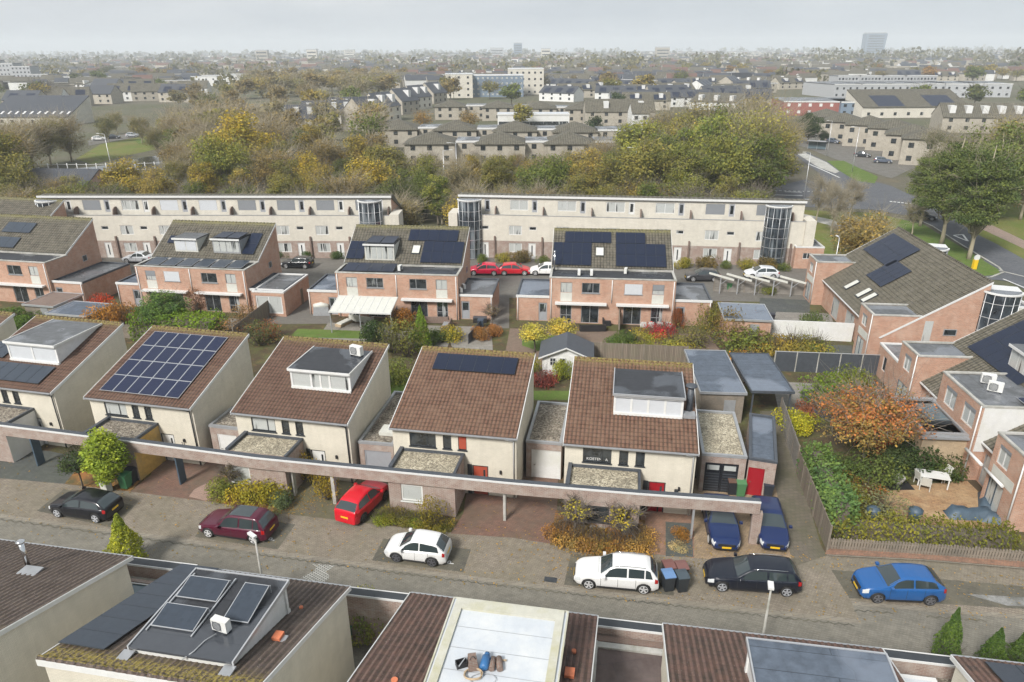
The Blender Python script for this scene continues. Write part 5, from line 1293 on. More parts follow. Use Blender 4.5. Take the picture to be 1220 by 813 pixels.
# lamps near
street_lamp(at(316, 712), 3.8, R(140), 'low street lamp in front of the burgundy car', arm=.0, head=(.55, .2, .12))
street_lamp(at(906, 776), 3.7, R(75), 'low street lamp by the black estate car', arm=.0, head=(.45, .26, .12))
# bench by the trellis
t = thing('garden_bench', 'dark bench on the brown porch wall under the leaf-strewn vines', 'bench', bat(707, 634), R(-9)); s = MB(); s.box(-.75, .75, -.2, .25, .42, .47); s.build('seat', M['conc'], t); MB().box(-.75, .75, .22, .27, .47, 1.3).build('backrest', M['dark'], t)
for x in (-.65, .65): MB().box(x - .04, x + .04, -.18, .22, 0, .42).build('leg', M['dark'], t)
p = at(783, 610); t = thing('letter_box', 'black letter box mounted on the porch wall', 'letter box', (p.x, p.y, 0), R(-9)); MB().box(-.4, .4, -.12, .15, .9, 1.05).build('roof', M['black'], t); MB().box(-.3, .3, -.08, .12, .55, .9).build('body', M['black'], t); MB().box(-.04, .04, 0, .08, 0, .55).build('post', M['black'], t)
# ------------------------------------------------------------------ middle gardens, lane
sheet('back_lane', [(-75, 100), (-75, 84), (-20, 80), (42, 76), (44, 92), (-10, 97), (-66, 106)], .006, 'lane', px=False)
sheet('back_lane', [(-19, 70.5), (-23, 82), (-27.5, 82), (-27, 70.5)], .010, 'lane', px=False)
sheet('back_lane', [(-2.3, 68.9), (-.3, 68.9), (-.3, 80), (-2.3, 80)], .010, 'lane', px=False)
for q, m in (([(-19.6, 70.8), (-6, 69.6), (-6.3, 64), (-19.6, 66)], 'flag'), ([(-7.0, 69.7), (-2.2, 69.3), (-1.4, 55.5), (-3.5, 55.5), (-6.0, 64.5)], 'flag'), ([(-.2, 68.9), (9.6, 68.0), (9.6, 58.6), (-.9, 59)], 'flagb'), ([(9.6, 68.0), (20, 66.9), (20, 62.5), (9.6, 63.8)], 'flagb'), ([(-41, 74), (-29, 72), (-29, 66), (-41, 68)], 'flag')):
    sheet('patio', q, .012, m, px=False)
sheet('lawn', [(355, 392), (442, 395), (440, 404), (345, 402)], .014, 'lawn'); sheet('lawn', [(487, 396), (550, 397), (549, 405), (485, 408)], .014, 'lawn')
sheet('lawn', [(622, 402), (640, 398), (688, 403), (694, 410), (684, 417), (640, 418), (622, 412)], .016, 'lawn')
sheet('lawn', [(618, 477), (680, 477), (680, 466), (634, 466)], .016, 'lawn'); sheet('lawn', [(455, 478), (486, 476), (492, 452), (458, 452)], .016, 'lawn')
A, W_, Ppt, SN = brick_pair((655, 331), (806, 335), 'brick pair with white garden chairs and navy solar fields on its roof', shutters=(1,)) if False else (None,) * 4
hD, WD, pD, sD = brick_pair((655, 331), (806, 335), 'brick pair with four white chairs on its terrace and navy solar fields on its roof', shutters=(2, 3), gw=(3.5, 3.8))
kD = sD.length
def field(t, P, s, u, v, c, r_, w, l, **k): solar_field(t, P(u, v), UX, s, c, r_, w, l, **k)
field(hD, pD, sD, .1, .25, 4, 2, 1.02, 1.68); field(hD, pD, sD, 1.2, 3.68, 5, 1, 1.02, 1.68) if False else None
field(hD, pD, sD, 1.3, 3.68, 5, 1, 1.0, 1.65); field(hD, pD, sD, 6.9, .25, 5, 2, 1.05, 1.68); field(hD, pD, sD, 6.9, 3.68, 3, 1, 1.05, 1.65)
def skylight(t, P, u, v, w=.9, l=1.3, s=None, mat='offwhite'):
    a, b = P(u, v), P(u, v + l); n = UX.cross(b - a).normalized(); q = MB(); q.prism([a + n * .04, b + n * .04, b + n * .14, a + n * .14], (w, 0, 0)); o = q.build('skylight', M['dark'], t)
    g = MB(); e = (b - a) * .06; g.prism([a + e + n * .142, b - e + n * .142, b - e + n * .15, a + e + n * .15], (w * .88, 0, 0)); g.v = [(x + w * .06, y, z) for x, y, z in g.v]; g.build('pane', M[mat], o)
skylight(hD, pD, 4.7, 1.7)
hopper(hD, (.35, 2.6, 4.8), .08, 2.2)
for x in (3.0, 4.3): ac_unit(hD, (x, 1.4, 4.88), R(90), s=.9)
ac_unit(hD, (7.9, 2.4, 4.88), R(80), s=.9)
hC, WC, pC, sC = brick_pair((399, 325), (545, 329), 'brick pair with a white terrace roof, grey dormer and navy solar panels', gw=(3.4, 3.6))
field(hC, pC, sC, .1, .5, 2, 2, .95, 1.35); field(hC, pC, sC, 8.5, .2, 4, 2, 1.12, 1.6); field(hC, pC, sC, 6.6, 3.5, 5, 1, 1.1, 1.75)
skylight(hC, pC, 7.3, 1.5)
def bdormer(t, P, u0, u1, v0, v1, ht, panes=5, mat='white', pm='gcurt', solar=0, roofm='bit'):
    a, b = P(u0, v0), P(u0, v1); z = a.z + ht; d = MB(); d.prism([(u0, a.y, a.z - .1), (u0, a.y, z), (u0, b.y, z), (u0, b.y, min(z - .1, b.z - .15))], (u1 - u0, 0, 0)); o = d.build('dormer', M[mat], t)
    MB().box(u0 - .1, u1 + .1, a.y - .2, b.y, z, z + .12).build('roof', M[roofm], o); MB().box(u0 - .12, u1 + .12, a.y - .24, a.y - .202, z - .06, z + .14).build('roof_trim', M['trimw'], o)
    w = (u1 - u0 - .2) / panes
    for i in range(panes): MB().box(u0 + .1 + i * w + .05, u0 + .1 + (i + 1) * w - .05, a.y - .03, a.y + .02, a.z + .2, z - .15).build('pane', M[pm], o)
    for i in range(solar): solar_panel(t, (u0 + .2 + i * 1.6, a.y + .1, z + .2), UX, Vector((0, 1, .05)), None, 1.5, b.y - a.y - .5)
bdormer(hC, pC, 2.3, 5.6, .45, 4.0, 1.75, 5, 'offwhite', 'gcurt', solar=2)
for i in range(4): solar_panel(hC, (.6 + i * 1.4, .6, 5.0), UX, Vector((0, 1, .12)), None, 1.36, 2.2)
ac_unit(hC, (6.7, 1.6, 4.88), R(85), s=.9); ac_unit(hC, (13.35, .9, 2.85), R(120), s=.8); ac_unit(hC, (13.5, 2.1, 2.85), R(120), s=.8)
# white terrace roof on thin posts
p = at(353 + 60, 372.5, 2.4); 
t = thing('terrace_roof', 'white ribbed terrace roof on thin grey posts against the brick wall', 'canopy', (at(392, 372, 2.3).x, at(392, 372, 2.3).y, 0), math.atan2(-.65, 6.2))
MB().prism([(0, 0, 2.3), (0, 3.2, 2.95), (0, 3.2, 3.02), (0, 0, 2.37)], (6.4, 0, 0)).build('roof', M['offwhite'], t)
for x in (0, 3.1, 6.3): MB().box(x, x + .09, 0.05, .14, 0, 2.3).build('post', M['greytrim'], t)
rb = MB()
for i in range(9): rb.prism([(i * .79, 0, 2.372), (i * .79, 3.2, 3.022), (i * .79, 3.2, 3.05), (i * .79, 0, 2.40)], (.04, 0, 0))
rb.build('glazing_bar', M['trimw'], t); MB().box(-.03, 6.45, -.08, -.003, 2.25, 2.4).build('gutter', M['trimw'], t)
hB, WB, pB, sB = brick_pair((160, 317), (291, 322.5), 'brick pair with two dormers and tilted panels along its flat roof', gw=(3.0, 4.0), shutters=(0, 1))
bdormer(hB, pB, 2.6, 5.4, .9, 3.8, 1.5, 2, 'offwhite', 'blind', roofm='bitgrey'); bdormer(hB, pB, 7.3, 10.6, .9, 4.0, 1.6, 4, 'greytrim', 'gcurt', solar=2); field(hB, pB, sB, 1.0, 2.1, 1, 1, 1.3, 1.2); field(hB, pB, sB, 10.75, .8, 1, 2, 1.4, 1.65)
for i in range(6): solar_panel(hB, (.9 + i * 1.95, .5, 5.02), UX, Vector((0, 1, .10)), None, 1.7, 2.2, mat='solargrey', frame='alu')
hA, WA, pA, sA = brick_pair((-96, 305), (53, 313.8), 'brick pair at the left edge with felt flat roof and dark gable', gw=(3.4, 3.9), gd=(6, 8.2)); 
field(hA, pA, sA, 6.2, 2.9, 3, 1, 1.3, 1.7, mat='solargrey'); field(hA, pA, sA, 5.6, .4, 3, 1, 1.3, 1.7, mat='solargrey')
bZ = brick_pair((-84, 277), (20, 284), 'distant brick house at the left edge by the terrace end', gw=(3.2, 3.2), front_detail=False)
# second garage box in front of house C's left garage (glazed garden room)
a, b = at(300, 347, 2.8), at(334, 348, 2.8)
t = flat_box('garden_room', 'garden room with large white-framed windows left of the board fence', 'garden room', (a.x, a.y, 0), R(-8), 3.6, 6.6, 2.8, 'pink', 'bitgrey', 'trimw', .2, None, [(.3, 3.3, .3, 2.3)]); window(t, .3, 3.3, .3, 2.3, 0, 'trimw', 'gcurt', (.5,), fw=.12)

# ------------------------------------------------------------------ row of houses to the right, turned towards the gardens
def east_row(o, ang, W, boxes, label, D=8.2, ez=2.95, rz=8.3, low=(), fields=(), sky=()):
    t = thing('terraced_row', label, 'terrace', (o[0], o[1], 0), ang, 'brick rows facing the gardens'); k = (rz - ez) / D; zf = lambda y: ez + k * y
    holes = [(a, b, .05, 2.25) for a, b in low]
    w = MB(); wall_panel(w, 0, W, 0, ez - .1, .25, holes)
    for sd in (0, W):
        P = [(sd, .25, 0), (sd, D, 0), (sd, D, rz - .1), (sd, .25, zf(.25) - .1)]; w.face(P if sd else list(reversed(P)))
    w.build('wall', M['pink'], t); window(t, 5.2, 6.3, 3.3, 3.9, -.10, 'greytrim', 'gdark', (), fn=facing('right', W, D)); MB().box(W + .003, W + .03, 3.5, 4.2, 2.3, 4.6).build('glazed_strip', M['gcurt'], t)
    for a, b in low: window(t, a, b, .05, 2.25, .25, 'greytrim', 'gcurt', (.5,), name='sliding_door', fw=.08)
    s = Vector((0, D, rz - ez)); r = MB(); tile_plane(r, (0, 0, ez), UX, s, W, s.length, .33, .38, .03, seg=4); ro = r.build('roof', M['tile_dark2'], t)
    for x in (-.04, W): v = MB(); v.prism([(x, -.03, ez - .15), (x, D + .08, rz - .15), (x, D + .08, rz + .05), (x, -.03, ez + .05)], (.04, 0, 0)); v.build('verge_board', M['trimw'], ro)
    rg = MB(); n_ = int(W / .42)
    for i in range(n_): rg.tube([(i * W / n_, D + .02, rz), ((i + .97) * W / n_, D + .02, rz + .012)], [.10, .12], 6)
    rg.build('ridge_tiles', M['tile_dark2'], ro); MB().box(0, W, -.1, 0, ez - .1, ez).build('gutter', M['trimw'], ro)
    P = lambda u, v: Vector((u, v * s.y / s.length, ez + v * s.z / s.length))
    for (x0, x1, yf, yb, z, near, wins) in boxes:
        b = MB(); wall_panel(b, x0, x1, 0, z, yf, [q for q in wins])
        for sd in (x0, x1):
            Pq = [(sd, yf, 0), (sd, yb, 0), (sd, yb, z), (sd, yf, z)]; b.face(Pq if sd == x1 else list(reversed(Pq)))
        bo = b.build('brick_bay', M['pink'], t); MB().box(x0 + .15, x1 - .15, yf + .15, yb, z - .2, z - .08).build('roof', M['bitgrey'], bo)
        e = MB(); e.box(x0 - .04, x1 + .04, yf - .04, yf + .15, z - .06, z + .06); e.box(x0 - .04, x0 + .15, yf + .15, yb, z - .06, z + .06); e.box(x1 - .15, x1 + .04, yf + .15, yb, z - .06, z + .06); e.build('roof_edge', M['conc'], bo)
        if near: MB().box(x1 + .003 if near == 'near' else x0 - .02, x1 + .02 if near == 'near' else x0 - .003, yf + .1, yb, 2.2, z - .07).build('render_panel', M['white' if near == 'near' else 'peach'], bo)
        for q in wins: window(bo, *q, yf, 'trimw' if q[2] > 2 else 'bluegrey', 'gcurt', (.5,), fw=.09, blind=.18 if q[2] > 2 else None)
        if near is None: MB().box(x0 + .4, x1 - .5, yf - .02, yf - .003, 2.3, 3.0).build('infill_panel', M['offwhite'], bo)
        pipe(bo, [(x1 - .1, yf - .06, z), (x1 - .1, yf - .06, 0)], .05, 'trimw')
    return t, P, s.normalized()
M['tile_dark2'] = tiles('weathered_grey_tiles', [(.075, .067, .053), (.10, .088, .07), (.125, .11, .087), (.088, .078, .062)], (.17, .16, .08), .33, .38, mossa=.25, weather=(.17, .155, .125), wamt=.5, ga=.9)
BY = 3.35
EN = R(-95.9); EO = (35.05, 79.0)
tE, PE, sE = east_row(EO, EN, 20.3, [(.1, 3.3, -.9, BY, 5.0, None, [(.9, 2.1, 3.3, 4.4), (.6, 2.4, .1, 2.1)]), (17.1, 20.25, -.9, BY, 5.0, None, [(17.8, 19.0, 3.3, 4.4), (17.5, 19.2, .1, 2.1)])], 'brick row with skylights and two navy solar fields on its broad tiled roof', low=[(6.5, 8.6), (10.8, 13.2)])
solar_field(tE, PE(1.2, 5.4), UX, sE, 6, 2, 1.15, 1.72); solar_field(tE, PE(7.6, 3.4), UX, sE, 4, 2, 1.0, 1.55) 
for u, v in ((7.6, .9), (10.6, 1.1), (12.1, 1.1)): skylight(tE, PE, u, v, .8, 1.6)
FO = (31.95, 52.6)
tF, PF, sF = east_row(FO, R(-95), 17.7, [(.05, 3.0, -.6, BY, 5.1, 'far', [(.9, 2.1, 3.2, 4.5), (.6, 2.4, .1, 2.1)]), (6.7, 12.1, -.55, 4.6, 5.5, 'near', [(7.5, 9.0, 3.5, 4.9), (10.0, 11.5, 3.5, 4.9)]), (14.5, 17.65, -.75, BY, 5.0, None, [(15.0, 16.2, 3.2, 4.5), (14.8, 16.4, .1, 2.1)])], 'brick row with big solar field, white-framed bay windows and felt roofs', low=[(3.6, 5.8), (12.3, 14.1)])
solar_field(tF, PF(1.6, 4.3), UX, sF, 6, 3, 1.12, 1.72); solar_field(tF, PF(9.2, 5.2), UX, sF, 4, 2, 1.0, 1.6, mat='solarb', frame='alu')
for i in range(2): solar_panel(tF, (10.7, 2.2 + i * 1.1, 5.55), UX, Vector((0, 1, .06)), None, 1.15, 1.02, mat='solarb', frame='alu')
ac_unit(tF, (8.3, 1.6, 5.42), R(70), s=1.1); ac_unit(tF, (9.6, 1.4, 5.42), R(60), s=1.1)
bdormer(tF, PF, 5.8, 8.6, 5.0, 8.4, 1.6, 3, 'trimw', 'gcurt', roofm='bitgrey')
for a, b, c in ((12.2, 14.2, 2.45), (14.6, 16.6, 2.45)): 
    q = MB(); q.tube([(a, -1.0, c), (b, -1.0, c)], .10, 8); q.build('awning_box', M['trimw'], tF)
# low extension with a glass roof light
t = flat_box('garden_extension', 'timber-clad garden extension with a big glass roof light', 'extension', (28.05, 47.0, 0), R(-95), 5.5, 3.0, 3.0, 'woodl', 'bitgrey', 'greytrim', .3, tw=.28)
g = MB(); g.box(1.0, 3.7, 1.1, 2.6, 2.82, 3.06); go = g.build('roof_light', M['dark'], t); MB().box(1.12, 3.58, 1.2, 2.5, 3.06, 3.09).build('pane', M['gclear'], go)
MB().box(5.52, 5.75, -.2, 2.9, 2.75, 2.9).build('gutter', M['greytrim'], t)
t = flat_box('garage', 'flat-roofed link between the two brick rows right of the orange tree', 'garage', (32.4, 57.6, 0), R(-97), 4.9, 6.0, 2.9, 'pink', 'bitgrey', 'trimw', .16, None, [(1.2, 2.0, .9, 2.2)]); window(t, 1.2, 2.0, .9, 2.2, 0, 'trimw', 'gdark', ())
# stair drums of the further row behind the roofs on the right
for px, py, z, lb in ((1195, 346, 7.6, 'round glazed stair drum with white rim beyond the right brick gable'), (1111, 294, 7.6, 'round glazed stair drum half hidden behind the tiled ridge')):
    p = at(px, py, z); t = thing('stair_drum', lb, 'stair tower', (p.x, p.y, 0), R(-20)); o = stair_tower(t, 0, 0, 1.5, 7.4); MB().box(-1.4, 1.4, 0, 1.6, 0, 7.3).build('wall', M['cream_far'], t); MB().box(-1.5, 1.5, .1, 1.7, 7.3, 7.54).build('roof_slab', M['trimw'], t)
p = at(1190, 395, 3); t = flat_box('garden_extension', 'cream end wall block beside the round stair drum', 'building', (p.x + .5, p.y + 5, 0), R(-95), 4.0, 3.0, 5.0, 'cream_far', 'bitgrey', 'trimw')

# ------------------------------------------------------------------ cream terraces at the back
tL, WL = cream_terrace((56, 307), (468, 308), 'long cream terrace behind the brick houses on the left with grey shutters', 9, (2.2, -2.6), 3)
tR, WR = cream_terrace((547, 306), (952, 318), 'x', 7, (1.7, -3.6), 5)
tR['label'] = 'cream terrace right of the gap, a glazed stair tower at both ends'
tL['label'] = 'cream terrace left of the gap, partly hidden by brown gables'
a = at(942, 320); t = flat_box('annex', 'low brick annex with grey lean-to roof at the right end of the cream terrace', 'annex', (a.x + .3, a.y, 0), R(-5), 3.6, 6, 2.9, 'pink', 'bitgrey', 'trimw', .2, None, [(1.0, 2.1, 1.3, 2.1)]); window(t, 1.0, 2.1, 1.3, 2.1, 0, 'trimw', 'gdark', (.5,))

# ------------------------------------------------------------------ lane cars, parking frames, canopies in the gardens
for px, py, col, kind, hd, lb in ((165, 306, (.50, .52, .54), 'sedan', R(175), 'silver saloon parked behind the brick garage on the left'), (354, 312, (.012, .014, .018), 'wagon', R(175), 'black estate car behind the left garages'), (577, 320, (.55, .012, .05), 'hatch', R(176), 'red hatchback by the foot of the stair tower'), (613, 320, (.55, .015, .03), 'hatch', R(0), 'red car between the red hatchback and the white one'), (650, 320, (.8, .8, .78), 'hatch', R(176), 'white hatchback half hidden behind the solar-roofed brick pair'), (907, 324, (.62, .64, .66), 'hatch', R(176), 'silver hatchback below the right stair tower'), (558, 343, (.06, .07, .09), 'hatch', R(80), 'dark car tucked between two garages') , (837, 327, (.05, .05, .055), 'hatch', R(178), 'dark car beside the terrace doors right of the brick pair')):
    p = at(px, py, .75); far_car(kind, col, (p.x, p.y, .02), hd, lb, 'cars on the back lane')
# timber awning frames between the lane and gardens
P0, P1 = at(852, 338, 1.2), at(958, 343, 1.2)
for i in range(5):
    q = P0.lerp(P1, (i + .3) / 5); t = thing('canopy_frame', ['pale canopy frame nearest the garage', 'pale canopy frame second from the garage', 'pale canopy frame in the middle of the five', 'pale canopy frame second from the brick bay', 'pale canopy frame nearest the brick bay'][i], 'frame', (q.x, q.y, 0), R(-25), 'pale canopy frames')
    MB().box(-.06, .06, -.06, .06, 0, 1.9).build('post', M['greytrim'], t); b = MB(); b.bar((-1.4, 0, 2.35), (1.5, 0, 1.85), .12, .22); b.build('beam', M['offwhite'], t); MB().bar((0, 0, 1.1), (.8, 0, 1.9), .06).build('brace', M['greytrim'], t)
def gfence(px, h, lb, **k): return fence([at(*p) for p in px], h, lb, **k)
gfence([(850, 347), (960, 352)], 1.7, 'grey board fence under the pale canopy frames', mat='boards_h')
gfence([(903, 402), (975, 405), (1014, 407)], 1.9, 'white wall across the gardens left of the brick bay', mat='white', thick=.15, posts=False)
gfence([(921, 442), (1050, 447)], 1.9, 'dark grey panel fence with pale rail behind the orange tree', mat='anth', cap='alu')
gfence([(906, 448), (934, 480), (905, 490)], 1.9, 'slatted grey gate and fence by the open canopy', mat='boards_h') if False else None
# fences along the footpath
gfence([(928, 500), (948, 560)], 1.9, 'pale slatted fence at the head of the footpath', mat='boards_h')
gfence([(948, 563), (985, 657)], 1.75, 'weathered board fence beside the footpath', mat='fence')
gfence([(986, 655), (1100, 662), (1220, 671), (1300, 677)], .85, 'low grey picket fence in front of the berry hedge', mat='wood', pickets=True, posts=False)
gfence([(1010, 523), (1098, 527)], 1.8, 'board fence behind the orange tree', mat='boards_h')
gfence([(280, 410), (322, 376), (362, 362)], 1.8, 'board fence left of the white terrace roof', mat='fence')
gfence([(690, 426), (818, 432)], 1.6, 'pale vertical board fence behind the right cream house', mat='fence')
gfence([(600, 440), (622, 470)], 1.6, 'short board fence left of the little black-roofed shed', mat='fence')
gfence([(737, 402), (737, 362)], 1.8, 'dark post fence dividing the two terraces of the solar-roofed pair', mat='wood')
gfence([(474, 350 + 32), (468, 398)], 1.6, 'dark fence beside the rust-coloured shrub', mat='anth')
gfence([(145, 402), (200, 410)], 1.5, 'grey picket fence between the two left cream houses', mat='wood', pickets=True, posts=False)
gfence([(560, 378), (582, 379)], 1.9, 'dark gate between garage and brick pair', mat='anth')
gfence([(558, 410), (575, 390)], 1.0, 'black low garden wall with a white lamp', mat='anth', posts=False)
# sheds
p = at(646, 447); t = shed((p.x, p.y, 0), R(-6), 4.2, 3.4, 1.85, 2.75, 'small garden shed with black saddle roof and white windows', 'white', 'anth', flat=False, windows=True)
p = at(861, 407, 0); shed((p.x, p.y, 0), R(-8), 4.4, 4.6, 2.3, 0, 'brick shed with grey slate-look roof in front of the awning frames', 'pink', 'bitblue')
p = at(35, 386); shed((p.x, p.y, 0), R(-12), 3.6, 4.0, 2.1, 2.5, 'green shed with red-brown roof left of the slate roofed one', 'tintgreen' if 'tintgreen' in M else 'wood', 'darkbrick')
p = at(62, 396); shed((p.x, p.y, 0), R(-12), 4.6, 3.6, 2.0, 2.4, 'long shed with purple-grey roof behind the left cream houses', 'wood', 'bitblue')
# wooden planters, pool
for q, lb in (([(960, 470), (968, 503)], 0),): pass
sheet('patio', [(920, 455), (1000, 458), (1010, 490), (930, 500)], .012, 'flag')
sheet('patio', [(1036, 598), (1068, 580), (1152, 573), (1180, 600), (1195, 625), (1140, 640), (1062, 632)], .014, 'patio')
sheet('patio', [(905, 355), (965, 358), (965, 378), (905, 374)], .012, 'driveslate'); sheet('decking', [(925, 372), (990, 374), (995, 395), (915, 392)], .016, 'boards_h')
sheet('pond', [(940, 418), (1000, 420), (1010, 436), (935, 432)], .02, 'water')
sheet('patio', [(905, 408), (1015, 412), (1015, 440), (905, 436)], .014, 'driveslate')
tt = lambda n, lb, c, px, py, rz=0: thing(n, lb, c, (at(px, py).x, at(px, py).y, .012), rz)
t = tt('raised_planter', 'dark square planter holding conifers left of the orange tree', 'planter', 968, 497, R(-8)); b = MB()
for a in ((0, 4.4, 0, .15), (0, 4.4, 3.6, 3.75), (0, .15, .15, 3.6), (4.25, 4.4, .15, 3.6)): b.box(*a, 0, .55)
b.build('rim', M['anth'], t); MB().box(.15, 4.25, .15, 3.6, 0, .45).build('earth', M['soil'], t)
garden_table(at(1109, 577) + Vector((0, 0, .014)), R(-18), 1.9, 1.0, .76, 'white slatted garden table on the sandy patio')
for px, py, rz, lb in ((1096, 577, 100, 'grey-white garden chair at the left end of the white table'), (1122, 573, -80, 'grey garden chair at the right end of the white table'), (1101, 583, 150, 'folded white garden chair near the table leg')):
    p = at(px, py); lounge_chair((p.x, p.y, .014), R(rz), lb, 'chairs at the white table', 'offwhite')
for i, px in enumerate((766, 775.5, 786, 796)): p = at(px, 394); lounge_chair((p.x, p.y, .014), R(170 - 4 * i), ['white terrace chair at the left of the row of four', 'white terrace chair second in the row of four', 'white terrace chair third in the row of four', 'white terrace chair nearest the grey door'][i], 'white chairs on the brick terrace', 'white')
sofa(at(518, 384), R(176), 3.0, 'brown corner sofa on the terrace right of the sliding door', 'darkbrick'); sofa(at(532, 391), R(-95), 1.8, 'side part of the brown terrace sofa', 'darkbrick')
sofa(at(431, 383), R(160), 2.6, 'pale cushioned lounge sofa beneath the white terrace roof', 'offwhite', cush='offwhite'); t = sofa(at(410, 387), R(60), 1.9, 'beige lounger beneath the white terrace roof', 'woodl', back=False, cush='offwhite')
sofa(at(441, 390), R(-60), 1.6, 'white lounger at the edge of the terrace roof', 'offwhite', back=False, cush='trimw')
sofa(at(706, 394), R(180), 2.7, 'black wicker sofa set on the brown patio', 'black', cush='anth'); sofa(at(722, 386), R(90), 1.5, 'black wicker armchair by the dividing fence', 'black', cush='anth')
sofa(at(664, 388), R(130), 1.5, 'black sun lounger nearest the grey garage door', 'black', back=False, cush='anth'); sofa(at(676, 391), R(125), 1.5, 'black sun lounger right of its twin', 'black', back=False, cush='anth')
t = tt('barbecue', 'covered barbecue under a grey sheet left of the terrace roof', 'barbecue', 384, 375); q = MB(); q.prism([(-.9, -.4, 0), (.9, -.4, 0), (.8, -.3, .95), (-.8, -.3, .95)], (0, .7, 0)); q.build('cover', M['greytrim'], t); MB().tube([(-.8, 0, .95), (0, 0, 1.1), (.8, 0, .95)], [.3, .35, .3], 8).build('lid', M['offwhite'], t)
t = tt('garden_storage_box', 'black garden storage box against the garage wall', 'box', 572, 384, R(-5)); MB().box(-.7, .7, -.3, .3, 0, .5).build('body', M['black'], t); MB().box(-.73, .73, -.33, .33, .5, .58).build('lid', M['anth'], t)
for px, py, col, lb in ((868, 347, (.05, .2, .07), 'green wheelie bin at the grey fence below the canopy frames'), (911, 385, (.08, .28, .10), 'green wheelie bin behind the slate shed'), (918, 385, (.03, .03, .04), 'black wheelie bin behind the slate shed'), (581, 357, (.02, .025, .03), 'black wheelie bin on the lane between the brick pairs'), (934, 314, (.1, .25, .1), 'green-lidded bin by the annex'), (957, 314, (.03, .03, .035), 'black bin at the end of the annex wall'), (573, 392, (.05, .07, .1), 'blue-grey bin beside the low black wall')):
    p = at(px, py); wheelie_bin((p.x, p.y, .01), R(-6), col, lb, body=tuple(x * .8 for x in col))
# dark tarpaulined furniture in the right garden
for px, py, rz, w, lb in ((1176, 600, 60, 2.2, 'garden furniture under a dark blue cover by the glass door'), (1155, 615, -5, 2.8, 'long low dark cover in front of the hedge'), (1196, 622, -20, 2.6, 'trampoline-like dark net folded beside the downpipe')):
    p = at(px, py); t = thing('covered_furniture', lb, 'cover', (p.x, p.y, .02), R(rz)); q = MB(); rs = random.Random(px); g = []
    for i in range(9):
        row = []
        for j in range(6): e = min(i, 8 - i, j * 1.3, (5 - j) * 1.3); row.append((-w / 2 + i * w / 8, -.5 + j * .2, .0 if e == 0 else .32 + rs.uniform(0, .3)))
        g.append(row)
    q.grid(g); q.build('cover', M['bluegrey'], t)
t = tt('plant_tub', 'stone tub on a dark square by the white table', 'planter', 1069, 577); MB().tube([(0, 0, 0), (0, 0, .1), (0, 0, .55), (0, 0, .6)], [.22, .25, .42, .40], 14).build('tub', M['conc'], t); MB().box(-.8, .8, -.7, .7, -.01, .02).build('base', M['black'], t)
for px, py, lb in ((990, 614, 'dark blue parasol cover at the corner of the berry hedge'), (1038, 615, 'dark blue tub in the berry hedge'), (1088, 616, 'dark blue tub right of the grassy clump')):
    t = tt('garden_tub', lb, 'tub', px, py + 6); MB().tube([(0, 0, 0), (0, 0, .9), (0, 0, 1.05)], [.3, .42, .15], 10).build('tub', M['bluegrey'], t)

# ------------------------------------------------------------------ garden planting
def B_(kind, px, py, s, col, lb, sz=None, **k): p = at(px, py); return bush(kind, (p.x, p.y, 0), s, col, lb, sz, **k)
def T_(kind, px, py, h, col, lb, **k): p = at(px, py); return tree(kind, (p.x, p.y, 0), h, col, lb, **k)
GY = (.14, .175, .025); GD = (.035, .06, .02); GM = (.07, .105, .03); OR = (.34, .12, .035); RU = (.20, .085, .035); YL = (.36, .27, .035); OL = (.13, .12, .035)
T_('cypress', 133, 582, 4.9, (.25, .31, .045), 'bright yellow-green conifer beside the black hatchback', cat='conifer', w=1.3)
T_('small', 99, 581, 2.7, (.05, .075, .03), 'small dark tree left of the bright green conifer')
B_('cone', 154, 674, 1.25, (.32, .34, .05), 'clipped yellow cone conifer at the near kerb', 1.35, cat='conifer')
T_('sapling', 278, 590, 2.6, (.15, .12, .06), 'thin bare sapling at the corner of the red-brown drive')
B_('loose', 268, 588, .95, (.15, .17, .04), 'green and yellow shrub under the bare sapling'); B_('loose', 300, 596, 1.05, (.30, .25, .035), 'yellow-leaved shrub below the white window'); B_('loose', 325, 592, 1.2, (.28, .24, .03), 'large yellow shrub behind the burgundy car'); B_('ball', 336, 602, .75, (.10, .13, .07), 'grey-green shrub at the edge of the mossy drive')
for i, (px, py) in enumerate(((455, 623), (468, 620), (482, 624), (496, 626), (510, 628), (524, 631))): B_('low', px, py - 2, .6, ((.17, .2, .03), (.20, .17, .04), (.16, .15, .04))[i % 3], 'low mixed shrub under the porch window, %s from the red car' % ORD[i], .9, group='low shrubs under the porch window')
B_('twiggy', 512, 628, .85, (.20, .16, .03), 'thin climber beside the porch window', 1.4)
for i, (px, py, s) in enumerate(((668, 645, .8), (685, 650, .8), (702, 652, .85), (720, 655, .85), (738, 655, .8), (755, 656, .8), (675, 636, .7), (695, 640, .7), (745, 645, .8), (760, 648, .7))): B_('low', px, py - 3, s, ((.28, .15, .055), (.34, .22, .08), (.20, .115, .05), (.26, .18, .06))[i % 4], 'rust-brown ground shrub in the leaf-strewn garden, %s clump from the drive' % ORD[i], 1.2, group='rust-brown clumps in the leaf-strewn garden')
T_('sapling', 685, 640, 2.7, (.50, .40, .06), 'small yellow-leaved trained tree nearest the red-brown drive', w=1.5); T_('sapling', 742, 645, 2.5, (.45, .34, .05), 'sparse yellow trained tree by the clay path', w=1.8)
B_('ball', 669, 643, .35, (.08, .16, .04), 'little green shrub at the corner of the leaf-strewn garden'); B_('loose', 812, 640, .45, (.30, .15, .04), 'orange shrub in the dark rectangular bed'); B_('low', 810, 653, .4, (.45, .38, .25), 'pale dry plant in the dark rectangular bed')
